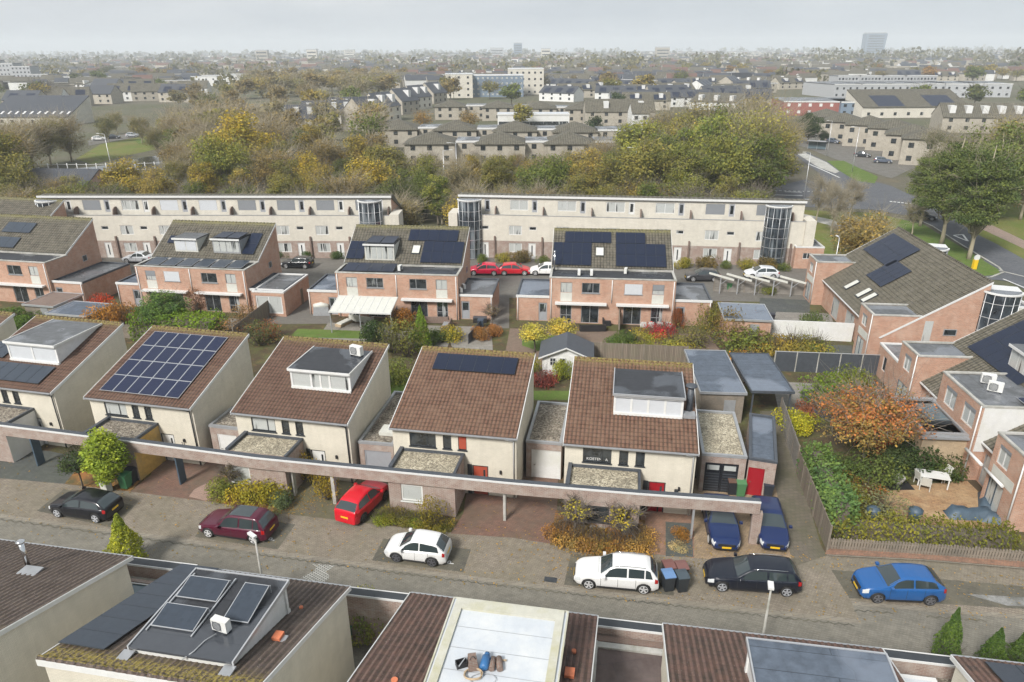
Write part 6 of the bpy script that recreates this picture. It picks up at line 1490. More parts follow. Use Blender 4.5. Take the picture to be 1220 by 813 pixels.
for i, (px, py) in enumerate(((350, 572), (362, 574), (385, 588), (390, 596))): B_('twiggy', px, py, .6, (.30, .22, .03), 'yellow climber on the beam posts, %s strand from the left' % ORD[i], 1.5, group='yellow climbers on the posts')
p = at(437, 740, 1.0); bush('ball', (p.x, p.y, 0), 1.15, (.19, .21, .08), 'variegated shrub in the gap between near houses', 1.5)
wheelie_bin(at(412, 750, .9) - Vector((0, 0, .9)), R(-10), (.04, .14, .09), 'dark green bin between the near house wall and spotted shrub', body=(.03, .09, .06))
B_('cone', 1124, 788, .75, (.085, .14, .035), 'tall cypress at the near kerb, largest of three', 1.25, cat='conifer'); B_('cone', 1178, 797, .75, (.07, .12, .03), 'smaller cypress in the middle of the three at the kerb', .95, cat='conifer'); B_('cone', 1212, 797, .85, (.065, .11, .03), 'dark cypress at the right edge of the photo', .95, cat='conifer')
# middle gardens
T_('maple', 1026, 552, 6.3, (.40, .16, .07), 'wide orange and red maple behind the footpath fence', w=1.05, bark=(.22, .19, .16))
for i, (px, py, s, c) in enumerate(((1052, 545, 1.3, (.55, .10, .05)), (1058, 520, 1.2, (.50, .13, .05)))): B_('twiggy', px, py, s, c, ['red-leaved shrub right of the maple', 'coral-leaved shrub by the timber extension'][i], 1.7)
hm = hedge_mesh('hedge', 9.0, 1.3, 2.1, 95, .085, 3)
p = at(976, 643); q = at(944, 568); d = q - p; t = thing('hedge', 'tall clipped green hedge inside the footpath fence', 'hedge', (p.x + .6, p.y + .3, 0), math.atan2(d.y, d.x)); mesh_obj('foliage', hm, t, (.105, .17, .06)); MB().box(.2, 8.6, -.9 + 1.2, 1.0, 0, 1.8).build('stem', M['bark'], t); t.scale = (d.length / 9, -1.05, 1.15)
hm2 = hedge_mesh('hedge', 13.0, 1.4, 1.1, 90, .08, 4, .16)
p = at(990, 646); q = at(1215, 664); d = q - p; t = thing('hedge', 'loose yellow-green berry hedge behind the picket fence', 'hedge', (p.x, p.y + .25, 0), math.atan2(d.y, d.x)); t.scale = (d.length / 13, 1, 1); mesh_obj('foliage', hm2, t, (.17, .17, .035)); MB().box(.2, 12.8, .3, 1.1, 0, .8).build('stem', M['bark'], t)
for px, py, s, c, k, lb, sz in ((1000, 570, 1.4, GM, 'loose', 'green shrub under the maple near the hedge', 1.3), (1040, 575, 1.4, (.10, .13, .04), 'loose', 'light green shrub right of the maple trunk', 1.4), (1085, 560, 1.6, GD, 'ball', 'dark green laurel left of the cypress hedge', 1.6), (1068, 562, 1.3, (.06, .085, .035), 'ball', 'dark shrub behind the stone tub', 1.5), (1010, 600, 1.1, (.14, .14, .03), 'loose', 'yellow-green shrub below the maple', 1.1), (990, 585, 1.0, (.25, .15, .03), 'loose', 'orange-yellow shrub beside the hedge', 1.0), (1048, 612, 1.5, (.17, .17, .10), 'twiggy', 'spreading grey-green grassy clump at the sandy patio', 1.0), (1120, 566, 1.0, (.09, .12, .035), 'loose', 'green fern-like shrub behind the white table', .9), (1030, 590, .9, (.30, .12, .04), 'low', 'rusty ground plants under the maple', 1.2),
    (985, 478, 1.5, (.13, .19, .03), 'loose', 'bright bamboo-like shrub in the dark planter', 1.7), (1000, 482, 1.0, (.05, .09, .05), 'ball', 'blue-green round shrub in the dark planter', 1.1), (968, 492, .9, (.25, .09, .05), 'low', 'red-brown low plants in the dark planter', 1.2), (1013, 464, 1.1, (.15, .18, .03), 'loose', 'yellow-green shrub at the dark panel fence', 1.5), (945, 510, 1.1, (.34, .33, .03), 'loose', 'yellow shrub at the head of the footpath', 1.1), (955, 512, .9, (.33, .31, .03), 'loose', 'second yellow shrub spreading towards the maple', 1.0),
    (890, 415, 2.1, (.13, .15, .035), 'loose', 'large yellow-green shrub beside the slate shed', 1.5), (868, 405, 1.7, (.18, .13, .045), 'twiggy', 'brown twiggy shrub at the brick garage corner', 2.0), (900, 398, 1.4, (.18, .07, .045), 'twiggy', 'dark red twiggy shrub before the white wall', 1.5), (965, 396, 1.1, (.08, .11, .04), 'loose', 'green shrub on the decking', 1.7), (915, 350, .8, (.15, .17, .04), 'loose', 'yellow shrub before the terrace doors', .8), (920, 420, 1.8, (.27, .20, .05), 'low', 'ochre grasses along the white wall', 1.8), (945, 416, 1.8, (.25, .20, .05), 'low', 'ochre grasses behind the pond', 1.8), (970, 416, 1.5, (.19, .20, .05), 'low', 'green-ochre grasses right of the pond', 1.6), (890, 432, 1.3, (.35, .18, .05), 'low', 'orange grasses behind the open canopy', 1.2),
    (745, 412, 1.3, GM, 'ball', 'round green shrub by the dividing fence', 1.1), (730, 417, 1.0, (.09, .14, .04), 'ball', 'light green round shrub near the black barbecue', 1.0), (760, 415, 1.2, (.24, .24, .05), 'low', 'pale yellow perennials behind the board fence', 1.4), (790, 400, 1.3, (.38, .04, .05), 'low', 'crimson dwarf maple in the flower garden', 1.7), (772, 402, 1.3, (.30, .27, .05), 'low', 'yellow-green bed left of the crimson maple', 1.2), (800, 412, 1.4, (.26, .25, .06), 'low', 'straw-coloured perennials below the crimson maple', 1.3), (805, 390, .5, (.20, .07, .03), 'ball', 'slim brown shrub by the white chairs', 1.6), (830, 412, 1.7, (.15, .14, .05), 'twiggy', 'tangled brown-green shrub behind the board fence', 1.5), (850, 390, 1.2, (.16, .15, .04), 'loose', 'ivy-clad shrub at the garage corner', 2.0),
    (478, 392, 1.2, (.24, .11, .03), 'ball', 'rust-coloured round shrub beside the terrace roof', 1.6), (468, 420, 1.6, (.11, .11, .04), 'twiggy', 'thin olive shrub behind the cream houses', 2.2), (485, 425, 1.7, (.13, .13, .035), 'twiggy', 'tall loose shrub between two cream houses', 2.3), (470, 455, 1.3, (.12, .14, .035), 'loose', 'yellow-green shrub above the gravel garage roof', 1.4), (445, 410, 1.3, GD, 'ball', 'dark green yew at the lawn corner', 1.7), (520, 407, 1.2, GM, 'loose', 'green shrub at the edge of the right lawn', 1.0), (540, 405, 1.0, (.30, .25, .04), 'loose', 'yellow shrub by the patio corner', 1.1), (575, 405, .9, (.26, .13, .05), 'ball', 'brown hydrangea beside the low black wall', 1.0), (590, 400, .8, (.28, .13, .05), 'ball', 'second brown hydrangea in a planter', .8), (322, 404, 1.4, (.30, .12, .06), 'twiggy', 'reddish shrub right of the board fence', 1.2), (310, 412, 1.4, (.10, .11, .05), 'twiggy', 'grey-green shrub behind the dormer house', 1.7), (645, 460, 1.0, (.20, .05, .05), 'low', 'dark red plants below the black-roofed shed', 1.8), (670, 452, .7, (.22, .24, .04), 'loose', 'yellow-green shrub at the shed corner', 1.5), (632, 447, .7, (.24, .24, .04), 'loose', 'bright yellow-green bush left of the shed', 1.3), (700, 420, 1.0, (.30, .10, .06), 'low', 'reddish-brown heap right of the shed roof', 1.0),
    (120, 400, 1.5, (.36, .17, .04), 'twiggy', 'orange autumn shrub behind the left cream houses', 2.0), (140, 388, 1.3, (.30, .15, .05), 'loose', 'bronze shrub by the garage corner', 2.0), (123, 378, 1.0, (.40, .06, .03), 'loose', 'small scarlet shrub at the garage wall', 2.0), (10, 395, 1.8, (.08, .13, .03), 'ball', 'green bush at the left edge', 1.8), (25, 400, 1.3, (.09, .15, .03), 'ball', 'light green bush next to the left edge', 1.5), (270, 405, 1.5, (.22, .13, .06), 'twiggy', 'brown twiggy shrub right of the green hedge', 1.4), (290, 385, 1.2, (.22, .14, .07), 'twiggy', 'pale brown shrub at the terrace of the left pair', 1.3), (235, 372, 1.2, (.16, .08, .05), 'twiggy', 'dark twiggy shrub beside the sliding doors', 1.8), (305, 360, 1.2, (.14, .14, .07), 'twiggy', 'climber over the garden room', 2.4)):
    B_(k, px, py, s, c, lb, sz)
B_('cone', 503, 417, 1.15, (.17, .25, .04), 'slim yellow-green conifer behind the plain-roofed cream house', 1.75, cat='conifer')
T_('small', 637, 420, 2.9, (.46, .40, .09), 'pale yellow umbrella-shaped tree on the round lawn', w=1.35); T_('small', 670, 414, 3.0, (.45, .36, .08), 'second pale yellow umbrella tree overlapping the first', w=1.35)
T_('sapling', 587, 390, 2.6, (.28, .20, .12), 'small pinkish bare tree in a pot by the black wall', w=1.4)
T_('round', 200, 398, 4.6, (.10, .17, .05), 'glossy green round tree behind the clipped hedge', w=1.4)
hm3 = hedge_mesh('hedge', 9.0, 2.6, 2.6, 60, .10, 6, .16); p = at(157, 406); t = thing('hedge', 'broad bright green hedge behind the left cream houses', 'hedge', (p.x, p.y, 0), R(-10)); mesh_obj('foliage', hm3, t, (.13, .20, .025)); MB().box(.4, 8.6, .4, 2.2, 0, 2.2).build('stem', M['bark'], t)
hm4 = hedge_mesh('hedge', 7.0, 1.2, 2.4, 80, .085, 8, .12); p = at(1105, 563); t = thing('hedge', 'dark cypress hedge against the timber extension', 'hedge', (p.x, p.y + .3, 0), R(-4)); t.scale = (.68, 1, 1); mesh_obj('foliage', hm4, t, (.03, .045, .018)); MB().box(.2, 6.8, .2, 1.0, 0, 2.1).build('stem', M['bark'], t)
# planting along the cream terrace
for i in range(16):
    px = 575 + i * 24 if i < 15 else 930
    if 655 < px < 780: continue
    p = at(px, 308 + (px - 547) * .03 + 1); bush(('ball', 'loose')[i % 2], (p.x, p.y - .6, 0), .75 + .25 * (i % 3), ((.10, .13, .035), (.22, .20, .04), (.13, .10, .04))[i % 3], 'low front-garden shrub along the right cream terrace, %s from the gap' % ORD[i], group='front-garden shrubs of the right cream terrace')
for i in range(7):
    px = 232 + i * 34; p = at(px, 304 + i * .6); bush('ball', (p.x, p.y - .7, 0), .8, (.06, .10, .03), 'clipped front-garden shrub along the left cream terrace, %s from the silver saloon' % ORD[i], group='front-garden shrubs of the left cream terrace')
# ------------------------------------------------------------------ roads on the right
sheet('main_road', [(1500, 480), (1280, 366), (1205, 326), (1172, 306), (1147, 293), (1111, 270), (1085, 258), (1040, 250), (960, 247), (880, 250), (800, 252), (800, 226), (880, 226), (925, 222), (960, 214), (985, 222), (1020, 232), (1058, 238), (1103, 240), (1125, 252), (1159, 277), (1187, 291), (1225, 312), (1300, 350), (1500, 440)], .03, 'asphalt')
sheet('main_road', [(948, 185), (962, 182), (985, 193), (1010, 206), (1040, 216), (1062, 222), (1100, 240), (1040, 246), (1000, 234), (985, 222), (975, 206), (960, 195)], .045, 'asphalt')
sheet('parking_road', [(930, 168), (965, 160), (1010, 160), (1080, 182), (1090, 200), (1062, 213), (1030, 203), (985, 186), (960, 176)], .03, 'lane')
sheet('grass_verge', [(985, 192), (1005, 192), (1046, 211), (1042, 219), (1020, 216), (1000, 204)], .06, 'lawn')
sheet('grass_verge', [(1075, 262), (1100, 268), (1140, 292), (1190, 322), (1192, 328), (1160, 330), (1085, 300), (1060, 280)], .05, 'lawn')
sheet('grass_verge', [(938, 250), (1040, 254), (1075, 262), (1085, 300), (1000, 330), (955, 300)], .045, 'verge')
sheet('grass_verge', [(1225, 312), (1187, 291), (1159, 277), (1125, 252), (1180, 235), (1500, 260), (1500, 430)], .026, 'verge')
sheet('footway', [(1140, 262), (1175, 276), (1235, 304), (1330, 350), (1330, 338), (1235, 294), (1180, 268), (1145, 255)], .045, 'footway')
sheet('footway', [(950, 184), (960, 183), (985, 194), (1000, 205), (995, 207), (975, 200)], .07, 'conc')
sheet('footway', [(930, 250), (990, 262), (1050, 285), (1040, 289), (985, 268), (928, 254)], .055, 'conc')
sheet('side_road', [(1175, 306), (1240, 330), (1500, 440), (1500, 500), (1290, 380), (1200, 335), (1160, 332)], .028, 'asphalt')
strip('kerb_line', [(1085, 258), (1111, 270), (1147, 293), (1190, 319), (1195, 325), (1180, 331), (1150, 331)], .3, .075, 'conc'); strip('kerb_line', [(1190, 323), (1240, 335), (1330, 370)], .35, .075, 'conc')
for q in ([(898, 228), (925, 229)], [(935, 229), (955, 229.5)]): strip('road_line', q, .35, .05, 'line')
for i in range(14): strip('road_line', [(917 + i * 5.6, 227.5 + i * .12), (920 + i * 5.6, 227.6 + i * .12)], .3, .05, 'line')
strip('road_line', [(919, 232.5), (956, 233.5)], .4, .05, 'line'); strip('road_line', [(919, 237), (972, 238)], .4, .05, 'line'); strip('road_line', [(964, 196), (978, 202), (1000, 212)], .3, .06, 'line')
for i in range(9): strip('road_line', [(1060 + i * 4.6, 240.5 + i * .5), (1063 + i * 4.6, 240.7 + i * .5)], .6, .06, 'line')
for a, b in (((1136, 281), (1153, 288)), ((1136, 281), (1147, 280)), ((1147, 280), (1153, 288))): strip('road_line', [a, b], .3, .06, 'line')
strip('road_line', [(1195, 333), (1290, 372)], .2, .06, 'line')
# canal and bank on the left
sheet('canal', [(-60, 205), (60, 204), (120, 198), (170, 188), (225, 181), (280, 176), (282, 180), (232, 187), (190, 196), (150, 207), (60, 214), (-60, 215)], .03, 'water')
sheet('bank_meadow', [(110, 196), (150, 186), (215, 172), (235, 166), (185, 160), (120, 172), (90, 190)], .02, 'verge')
sheet('bank_road', [(105, 174), (150, 166), (205, 157), (245, 150), (245, 147), (200, 153), (150, 160), (105, 168)], .03, 'lane')
sheet('grass_verge', [(165, 172), (205, 163), (190, 160), (160, 167)], .04, 'lawn')
# metal fence of tall white posts at the water
pts = [at(48 + i * 11.5, 208 - max(0, i - 6) * .3) for i in range(15)]; t = thing('post_fence', 'row of tall white posts with rails at the canal on the left', 'fence', pts[0]); o_ = pts[0]
for q in pts: MB().tube([q - o_, q - o_ + Vector((0, 0, 2.6))], .11, 5).build('post', M['trimw'], t)
for z in (.9, 2.3): MB().tube([q - o_ + Vector((0, 0, z)) for q in pts], .04, 4).build('rail', M['trimw'], t)
# street furniture far
for px, py, h, hd, lb in ((1154, 296, 11, 170, 'tall street lamp on the footway at the right edge'), (1015, 205, 10, 160, 'street lamp on the grass island in the side road'), (985, 186, 9, 200, 'slim lamp by the bus shelter'), (957, 240, 9, 200, 'lamp post at the crossing with dark lamp head'), (530, 236, 9, 10, 'pale lamp post rising from the scrub behind the gap'), (755, 232, 9, 180, 'lamp post among the trees behind the right cream terrace'), (768, 232, 7, 160, 'shorter lamp post next to the one behind the terrace'), (136, 215, 10, 170, 'tall lamp post by the canal bend'), (308, 230, 7, 180, 'short lamp in the bushes behind the left terrace'), (337, 232, 7, 180, 'second short lamp in the bushes behind the left terrace'), (545, 232, 10, 200, 'tall thin pole in the brown scrub'), (914, 230, 6, 90, 'signal mast with white band at the crossing'), (992, 330, 5, 90, 'slim antenna-like pole beside the brick bay')):
    p = at(px, py); street_lamp(p, h, R(hd), lb, arm=1.2 if h > 6 else .4)
p = at(1160, 321); t = thing('traffic_bollard', 'yellow bollard with round blue sign on the grass corner', 'bollard', p); MB().box(-.25, .25, -.2, .2, 0, 1.3).build('body', M['plate'], t); 
b = MB(); b.tube([(0, -.12, 1.6), (0, -.02, 1.6)], .36, 18); b.build('sign_disc', M['blue'], t); MB().tube([(0, -.13, 1.6), (0, -.121, 1.6)], .40, 18).build('sign_rim', M['trimw'], t)
p = at(972, 179); t = thing('bus_shelter', 'grey glazed bus shelter beside the side road', 'bus shelter', p, R(-35)); MB().box(-2.5, 2.5, -.9, .9, 2.4, 2.55).build('roof', M['greytrim'], t); MB().box(-2.4, 2.4, .7, .75, .3, 2.3).build('pane', M['gclear'], t)
for x in (-2.4, 0, 2.4): MB().box(x - .05, x + .05, .65, .8, 0, 2.4).build('post', M['greytrim'], t)
FC = [('hatch', (.45, .47, .5)), ('sedan', (.03, .035, .045)), ('hatch', (.75, .75, .74)), ('wagon', (.10, .12, .16)), ('hatch', (.02, .022, .026))]
for px, py, k, hd, lb in ((1028, 184, 1, -35, 'dark saloon parked by the beige houses'), (1052, 191, 3, -20, 'blue-grey estate parked nearest the big green trees'), (966, 161, 2, 10, 'white car by the dark round tree'), (993, 168, 3, -60, 'grey-blue car leaving the parking strip'), (1100, 257, 1, -25, 'dark car on the main road beneath the big trees'), (178, 158, 4, 10, 'black car on the bank road at the far left'), (158, 161, 0, 10, 'grey car beside the black one on the bank road'), (135, 163, 1, 10, 'dark car half behind the bank trees'), (118, 165, 2, 15, 'pale van-like car at the end of the bank road'), (1120, 232, 4, -20, 'small dark car waiting at the junction')):
    p = at(px, py, .7); k_ = FC[k]; far_car(k_[0], k_[1], (p.x, p.y, .06), R(hd), lb)
for px, py, lb in ((954, 238, 'cyclist in dark clothes riding across the junction'),):
    p = at(px, py)
LEFTT = []
# ------------------------------------------------------------------ far buildings
def far_house(name, label, cat, p, rz, W, D, h, roof='gable', wall='cream_far', rm='tile_far', hr=3, win=(2, 4), solar=0, trim=True, group=None, dorm=0, lights=0, band=None, wm='gdark'):
    t = thing(name, label, cat, p, rz, group); w = MB(); w.box(0, W, 0, D, 0, h); wo = w.build('wall', M[wall], t)
    r = MB(); e = .3
    if roof == 'gable':
        w2 = MB(); w2.prism([(0.01, 0, h), (0.01, D, h), (0.01, D / 2, h + hr)], (W - .02, 0, 0)); w2.build('gable_wall', M[wall], t)
        for a, b in ((-e, D / 2), (D + e, D / 2)): r.prism([(-.1, a, h - hr * e / (D / 2)), (-.1, b, h + hr), (-.1, b, h + hr + .2), (-.1, a, h - hr * e / (D / 2) + .2)], (W + .2, 0, 0))
    elif roof == 'hip':
        c = (W / 2, D / 2, h + hr); k = [(-.5, -.5, h), (W + .5, -.5, h), (W + .5, D + .5, h), (-.5, D + .5, h)]
        for i in range(4): r.face([k[i], k[(i + 1) % 4], c])
        r.face(list(reversed(k)))
    elif roof == 'mono': r.prism([(-.1, -.3, h), (-.1, D, h + hr), (-.1, D, h + hr + .25), (-.1, -.3, h + .25)], (W + .2, 0, 0)); w3 = MB(); w3.prism([(.01, 0, h), (.01, D - .02, h), (.01, D - .02, h + hr)], (W - .02, 0, 0)); w3.build('gable_wall', M[wall], t)
    else: r.box(-.1, W + .1, -.1, D + .1, h, h + .35)
    ro = r.build('roof', M[rm], t)
    if roof == 'flat' and trim: MB().box(-.15, W + .15, -.16, -.11, h - .1, h + .4).build('fascia', M['trimw'], ro)
    fl, n = win
    for j in range(fl):
        z = 1.0 + j * h / max(1, fl)
        if band and wm: MB().box(.4, W - .4, -.06, -.003, z, z + 1.3).build('window_band', M[wm], wo); continue
        for i in range(n):
            x = (i + .5) * W / n; MB().box(x - .6, x + .6, -.06, -.003, z, z + 1.2).build('window', M[wm], wo)
    for i in range(solar):
        x = (i + .3) * W / max(1, solar)
        if roof in ('gable', 'mono'):
            DD_ = D / 2 if roof == 'gable' else D; s = Vector((0, DD_, hr)); L_ = s.length; s = s.normalized(); n_ = UX.cross(s); q = Vector((x, .4, h + .4)) + n_ * .05
            MB().prism([q, q + UX * W / solar * .5, q + UX * W / solar * .5 + s * L_ * .6, q + s * L_ * .6], n_ * .08).build('solar_panel', M['solar'], ro)
    for i in range(lights):
        x = (i + .5) * W / lights; s = Vector((0, D, hr)); L_ = s.length; s = s.normalized(); q = Vector((x, 0, h + .26)) + s * L_ * .12
        MB().prism([q, q + UX * .8, q + UX * .8 + s * 2.2, q + s * 2.2], (0, -.05, .12)).build('roof_light', M['trimw'], ro)
    for i in range(dorm):
        x = (i + .6) * W / dorm; MB().box(x - .9, x + .9, D * .12, D * .45, h + .4, h + hr * .8 + .3).build('dormer', M['trimw'], ro)
    return t
def FB(px, py, rz, *a, **k):
    p = at(px, py); return far_house(a[0], a[1], a[2], (p.x, p.y, 0), R(rz), *a[3:], **k)
M['fcream'] = M['creamdist']; M['redroof'] = plain('far_brown_roof', (.13, .075, .06), .9); M['redfar'] = plain('red_brick_far', (.27, .10, .08), .8); M['greyfar'] = plain('grey_far_wall', (.38, .39, .40), .8); M['bluefar'] = plain('hazy_blue_cladding', (.16, .21, .27), .6)
M['beigefar'] = brick('beige_far_wall', (.45, .41, .34), (.41, .375, .31), (.34, .31, .26), .6, .25, .02)
M['darkroof'] = plain('dark_flat_roof', (.05, .055, .065), .5)
for Y in (188, 198, 212, 228):
    for k in range(5):
        px = 205 + k * 13 + (Y % 7) * 3; q = at_y(px, 170, Y); LEFTT.append((q.x, Y))
# beige houses with pyramid roofs behind the trees
pk = [(511.5, 172, 1), (595.4, 172, 1), (679, 172, 1), (471, 155, 2), (541.6, 156, 2), (613.8, 157, 2), (686, 158, 2), (536, 128, 3), (593, 129, 3), (644, 130, 3), (694, 131, 3)]
for i, (px, py, r_) in enumerate(pk):
    W = 12.5; p = at(px, py - 1, 5.2); row = {1: 'nearest', 2: 'middle', 3: 'farthest'}[r_]; k = [q for q in pk if q[2] == r_].index((px, py, r_)) + 1
    far_house('pyramid_roofed_house', 'beige house under a grey pyramid roof, %s from the left in the %s row' % (ORD[k - 1], row), 'house', (p.x - W / 2, p.y, 0), 0, W, 12, 5.0, 'hip', 'beigefar', 'tile_far', 2.5, (2, 3))
    if k < len([q for q in pk if q[2] == r_]) or r_ < 3: far_house('link_house', 'flat-roofed beige link right of the %s pyramid roof in the %s row' % (ORD[k - 1], row), 'house', (p.x + W / 2 + .3, p.y + 2.0, 0), 0, 8.0, 9, 5.2, 'flat', 'beigefar', 'bitgrey', 0, (2, 2))
FB(593, 153, 0, 'long_shed', 'long white low building behind the pyramid-roofed houses', 'building', 26, 8, 4.6, roof='flat', wall='white', rm='whiteroof', win=(1, 6), band=True)
# stepped row of gabled houses left of them
for i, (px, py, s) in enumerate(((437, 158, 1), (455, 147, .95), (480, 137, .9), (497, 131, .9), (517, 124, .85), (540, 117, .8), (556, 112, .8))):
    FB(px, py, 62, 'gabled_house', 'tall gabled house with dark roof, %s from the near end of the stepped row' % ORD[i], 'house', 13, 11, 6.2 * s, roof='gable', wall='beigefar' if i % 2 == 0 else 'cream_far', rm='darkroof', hr=5, win=(2, 3), dorm=2 if i % 2 else 1)
for i, (px, py) in enumerate(((330, 160), (362, 152), (392, 146))): FB(px, py, 14, 'terraced_row', 'low dark-roofed terrace with white roof lights left of the stepped row, %s from the left' % ORD[i], 'terrace', 18, 9, 5, roof='gable', wall='cream_far', rm='darkroof', hr=4, win=(2, 5), dorm=4)
FB(531, 117, 2, 'office_building', 'white office block with blue-grey glass front on the skyline of the centre', 'building', 16, 14, 13, roof='flat', wall='cream_far', rm='whiteroof', win=(4, 3))
FB(556, 116, 2, 'office_building', 'blue-grey glazed office wing right of the white block', 'building', 34, 14, 12, roof='flat', wall='bluefar', rm='whiteroof', win=(4, 12), wm='gcurt')
FB(606, 113, 2, 'office_building', 'pale upper office wing with flat white roof', 'building', 22, 16, 15, roof='flat', wall='cream_far', rm='whiteroof', win=(4, 6))
FB(-14, 150, -4, 'long_roofed_building', 'very long dark roof with a row of white roof lights at the left', 'building', 33, 16, 3, roof='mono', wall='cream_far', rm='darkroof', hr=7, win=(1, 8), lights=11)
for i, (px, py) in enumerate(((5, 133), (30, 130), (62, 128), (98, 124), (128, 121), (158, 121), (190, 122), (212, 116), (150, 113), (110, 112))):
    FB(px, py, (-8, 6, 20)[i % 3], 'terraced_row', 'terrace with %s roof beyond the left trees, %s of its block' % (('dark solar-covered', 'plain grey', 'pale grey')[i % 3], ORD[i]), 'terrace', 18, 10, 5.2, roof='gable', wall=('fcream', 'white', 'beigefar')[i % 3], rm=('darkroof', 'tile_far', 'tile_far')[i % 3], hr=4, win=(2, 4), solar=2 if i % 2 == 0 else 0)
for i in range(4): FB(-20 + i * 19, 100 + i * 1.1, 4, 'apartment_block', 'curved pale grey flats on the left skyline, %s segment from the edge' % ORD[i], 'apartment block', 15, 14, 19 - i * 2.2 if i < 3 else 9, roof='flat', wall='greyfar', rm='bitgrey', win=(5 - (i > 2) * 2, 5))
for i, (px, py, w_) in enumerate(((62, 103, 22), (90, 103, 24), (122, 103, 30), (200, 103, 40), (242, 101, 36), (275, 99, 30))): FB(px, py, 0, 'apartment_block', 'long white low block on the left skyline, %s from the left' % ORD[i], 'apartment block', w_, 12, 7, roof='flat', wall='white', rm='bitgrey', win=(2, 7))
# right side
for i in range(6): FB(992 + i * 33, 117 - i * .3 + (i > 3) * .5, (8, 4, 0, -4, -8, -10)[i], 'apartment_block', 'long curved white building with balcony bays, %s segment from the left' % ORD[i], 'apartment block', 20, 34, 7.0, roof='flat', wall='greyfar', rm='bitgrey', win=(2, 5))
for i in range(4): FB(996 + i * 27, 110, 4, 'apartment_block', 'white bay-fronted wing behind the long curved building, %s segment' % ORD[i], 'apartment block', 20, 12, 9.5, roof='flat', wall='greyfar', rm='bitgrey', win=(3, 9))
FB(932, 138, -8, 'school_building', 'red brick flat-roofed school with white windows', 'building', 30, 26, 5.5, roof='flat', wall='redfar', rm='bitgrey', win=(2, 7), wm='trimw'); FB(1000, 139, -6, 'school_building', 'dark glazed corner of the red brick school', 'building', 10, 20, 5.5, roof='flat', wall='bluefar', rm='darkroof', win=(2, 3))
FB(1026, 141, 2, 'long_roofed_building', 'long brown-grey sloping roof with white roof lights and blue panels', 'building', 44, 16, 4.0, roof='mono', wall='cream_far', rm='tile_far', hr=6, win=(1, 8), solar=2)
for i, (px, py, z) in enumerate(((955, 160, 5.6), (975, 168, 5.8), (1003, 174, 6.0), (1030, 179, 6.0), (1050, 190, 6.2), (1070, 196, 6.2))): FB(px, py, -28, 'beige_house', 'beige brick house with low hip roof by the parking strip, %s from the round tree' % ORD[i], 'house', 12, 11, z, roof='hip', wall='beigefar', rm='tile_far', hr=2.4, win=(2, 3))
FB(1120, 158, -12, 'terraced_row', 'grey terrace with white roof lights behind the big green trees', 'terrace', 30, 12, 5, roof='gable', wall='beigefar', rm='tile_far', hr=4, win=(2, 6), dorm=6)
FB(-8, 245, -6, 'long_shed', 'low dark roofed block behind the left edge trees', 'building', 20, 8, 4.2, roof='gable', wall='pink', rm='darkroof', hr=2, win=(1, 4))
FB(697, 150, 0, 'gabled_house', 'broad grey-roofed house with white dormers among the trees', 'house', 26, 10, 5, roof='gable', wall='beigefar', rm='tile_far', hr=4, win=(2, 5), dorm=2); FB(752, 157, 0, 'gabled_house', 'small white gabled house among the belt trees', 'house', 6, 10, 6, roof='gable', wall='white', rm='tile_far', hr=3, win=(2, 2))
# towers on the horizon
def tower(px, py, Y, W, lb, wall='bluefar', slant=0):
    p = at_y(px, py, Y); t = thing('tower_block', lb, 'tower', (p.x, p.y, 0), 0); w = MB(); w.prism([(0, 0, 0), (W, 0, 0), (W + slant, 0, p.z), (-slant * .4, 0, p.z - slant * .15)], (0, W * .5, 0)); o = w.build('wall', M[wall], t)
    for j in range(int(p.z / 7)): MB().box(W * .08, W * .92, -.4, -.02, 5 + j * 7, 7.5 + j * 7).build('window_band', M['gdark'], o)
    MB().box(0, W, 0, W * .5, p.z + .1, p.z + 2.5).build('roof', M['greyfar'], t)
tower(1034, 40, 2300, 56, 'slanted grey tower alone on the right horizon', slant=4); tower(612, 52, 2400, 26, 'blue-grey tower on the centre horizon'); tower(584, 58, 2300, 40, 'lower pale block beside the blue-grey tower', 'greyfar'); tower(782, 57, 1900, 34, 'brick-coloured block right of centre on the horizon', 'beigefar'); tower(365, 60, 1700, 22, 'beige square tower left of centre on the horizon', 'cream_far'); tower(304, 61, 1700, 26, 'reddish block left of the beige tower', 'beigefar'); tower(645, 59, 1700, 20, 'pale tower just right of the centre towers', 'cream_far'); tower(410, 60, 2600, 34, 'faint pale block beyond the beige tower', 'cream_far')
# the town beyond: rows of houses, each its own object
protos = []
cfg = [('fcream', 'tile_far', 2, 2, 'pale walls and grey tiles'), ('white', 'darkroof', 3, 0, 'white walls and dark roof'), ('white', 'tile_far', 0, 3, 'white walls and white dormers'), ('fcream', 'darkroof', 0, 4, 'cream walls, dark roof and white dormers'), ('beigefar', 'darkroof', 3, 0, 'solar-covered dark roof')]
def prow(i):
    wl, rm, so_, dm, lb = cfg[i % 5]; rf = ('gable', 'gable', 'mono', 'flat', 'gable')[i % 5]
    return far_house('terraced_row', 'x', 'terrace', (0, 0, 0), 0, 22, 11, (4.2, 4.4, 3.6, 5.5, 4.4)[i % 5], rf, wl, rm, (3.4, 3.2, 3.4, 0, 3.8)[i % 5], (2, 4), solar=so_, dorm=dm if rf != 'flat' else 0)
rndf = random.Random(11); cnt = 0; rows = [131, 126.5, 122, 118, 114, 110.5, 107.2, 104.2, 101.4, 98.8, 96.3, 94, 91.8, 89.8]
spots = []
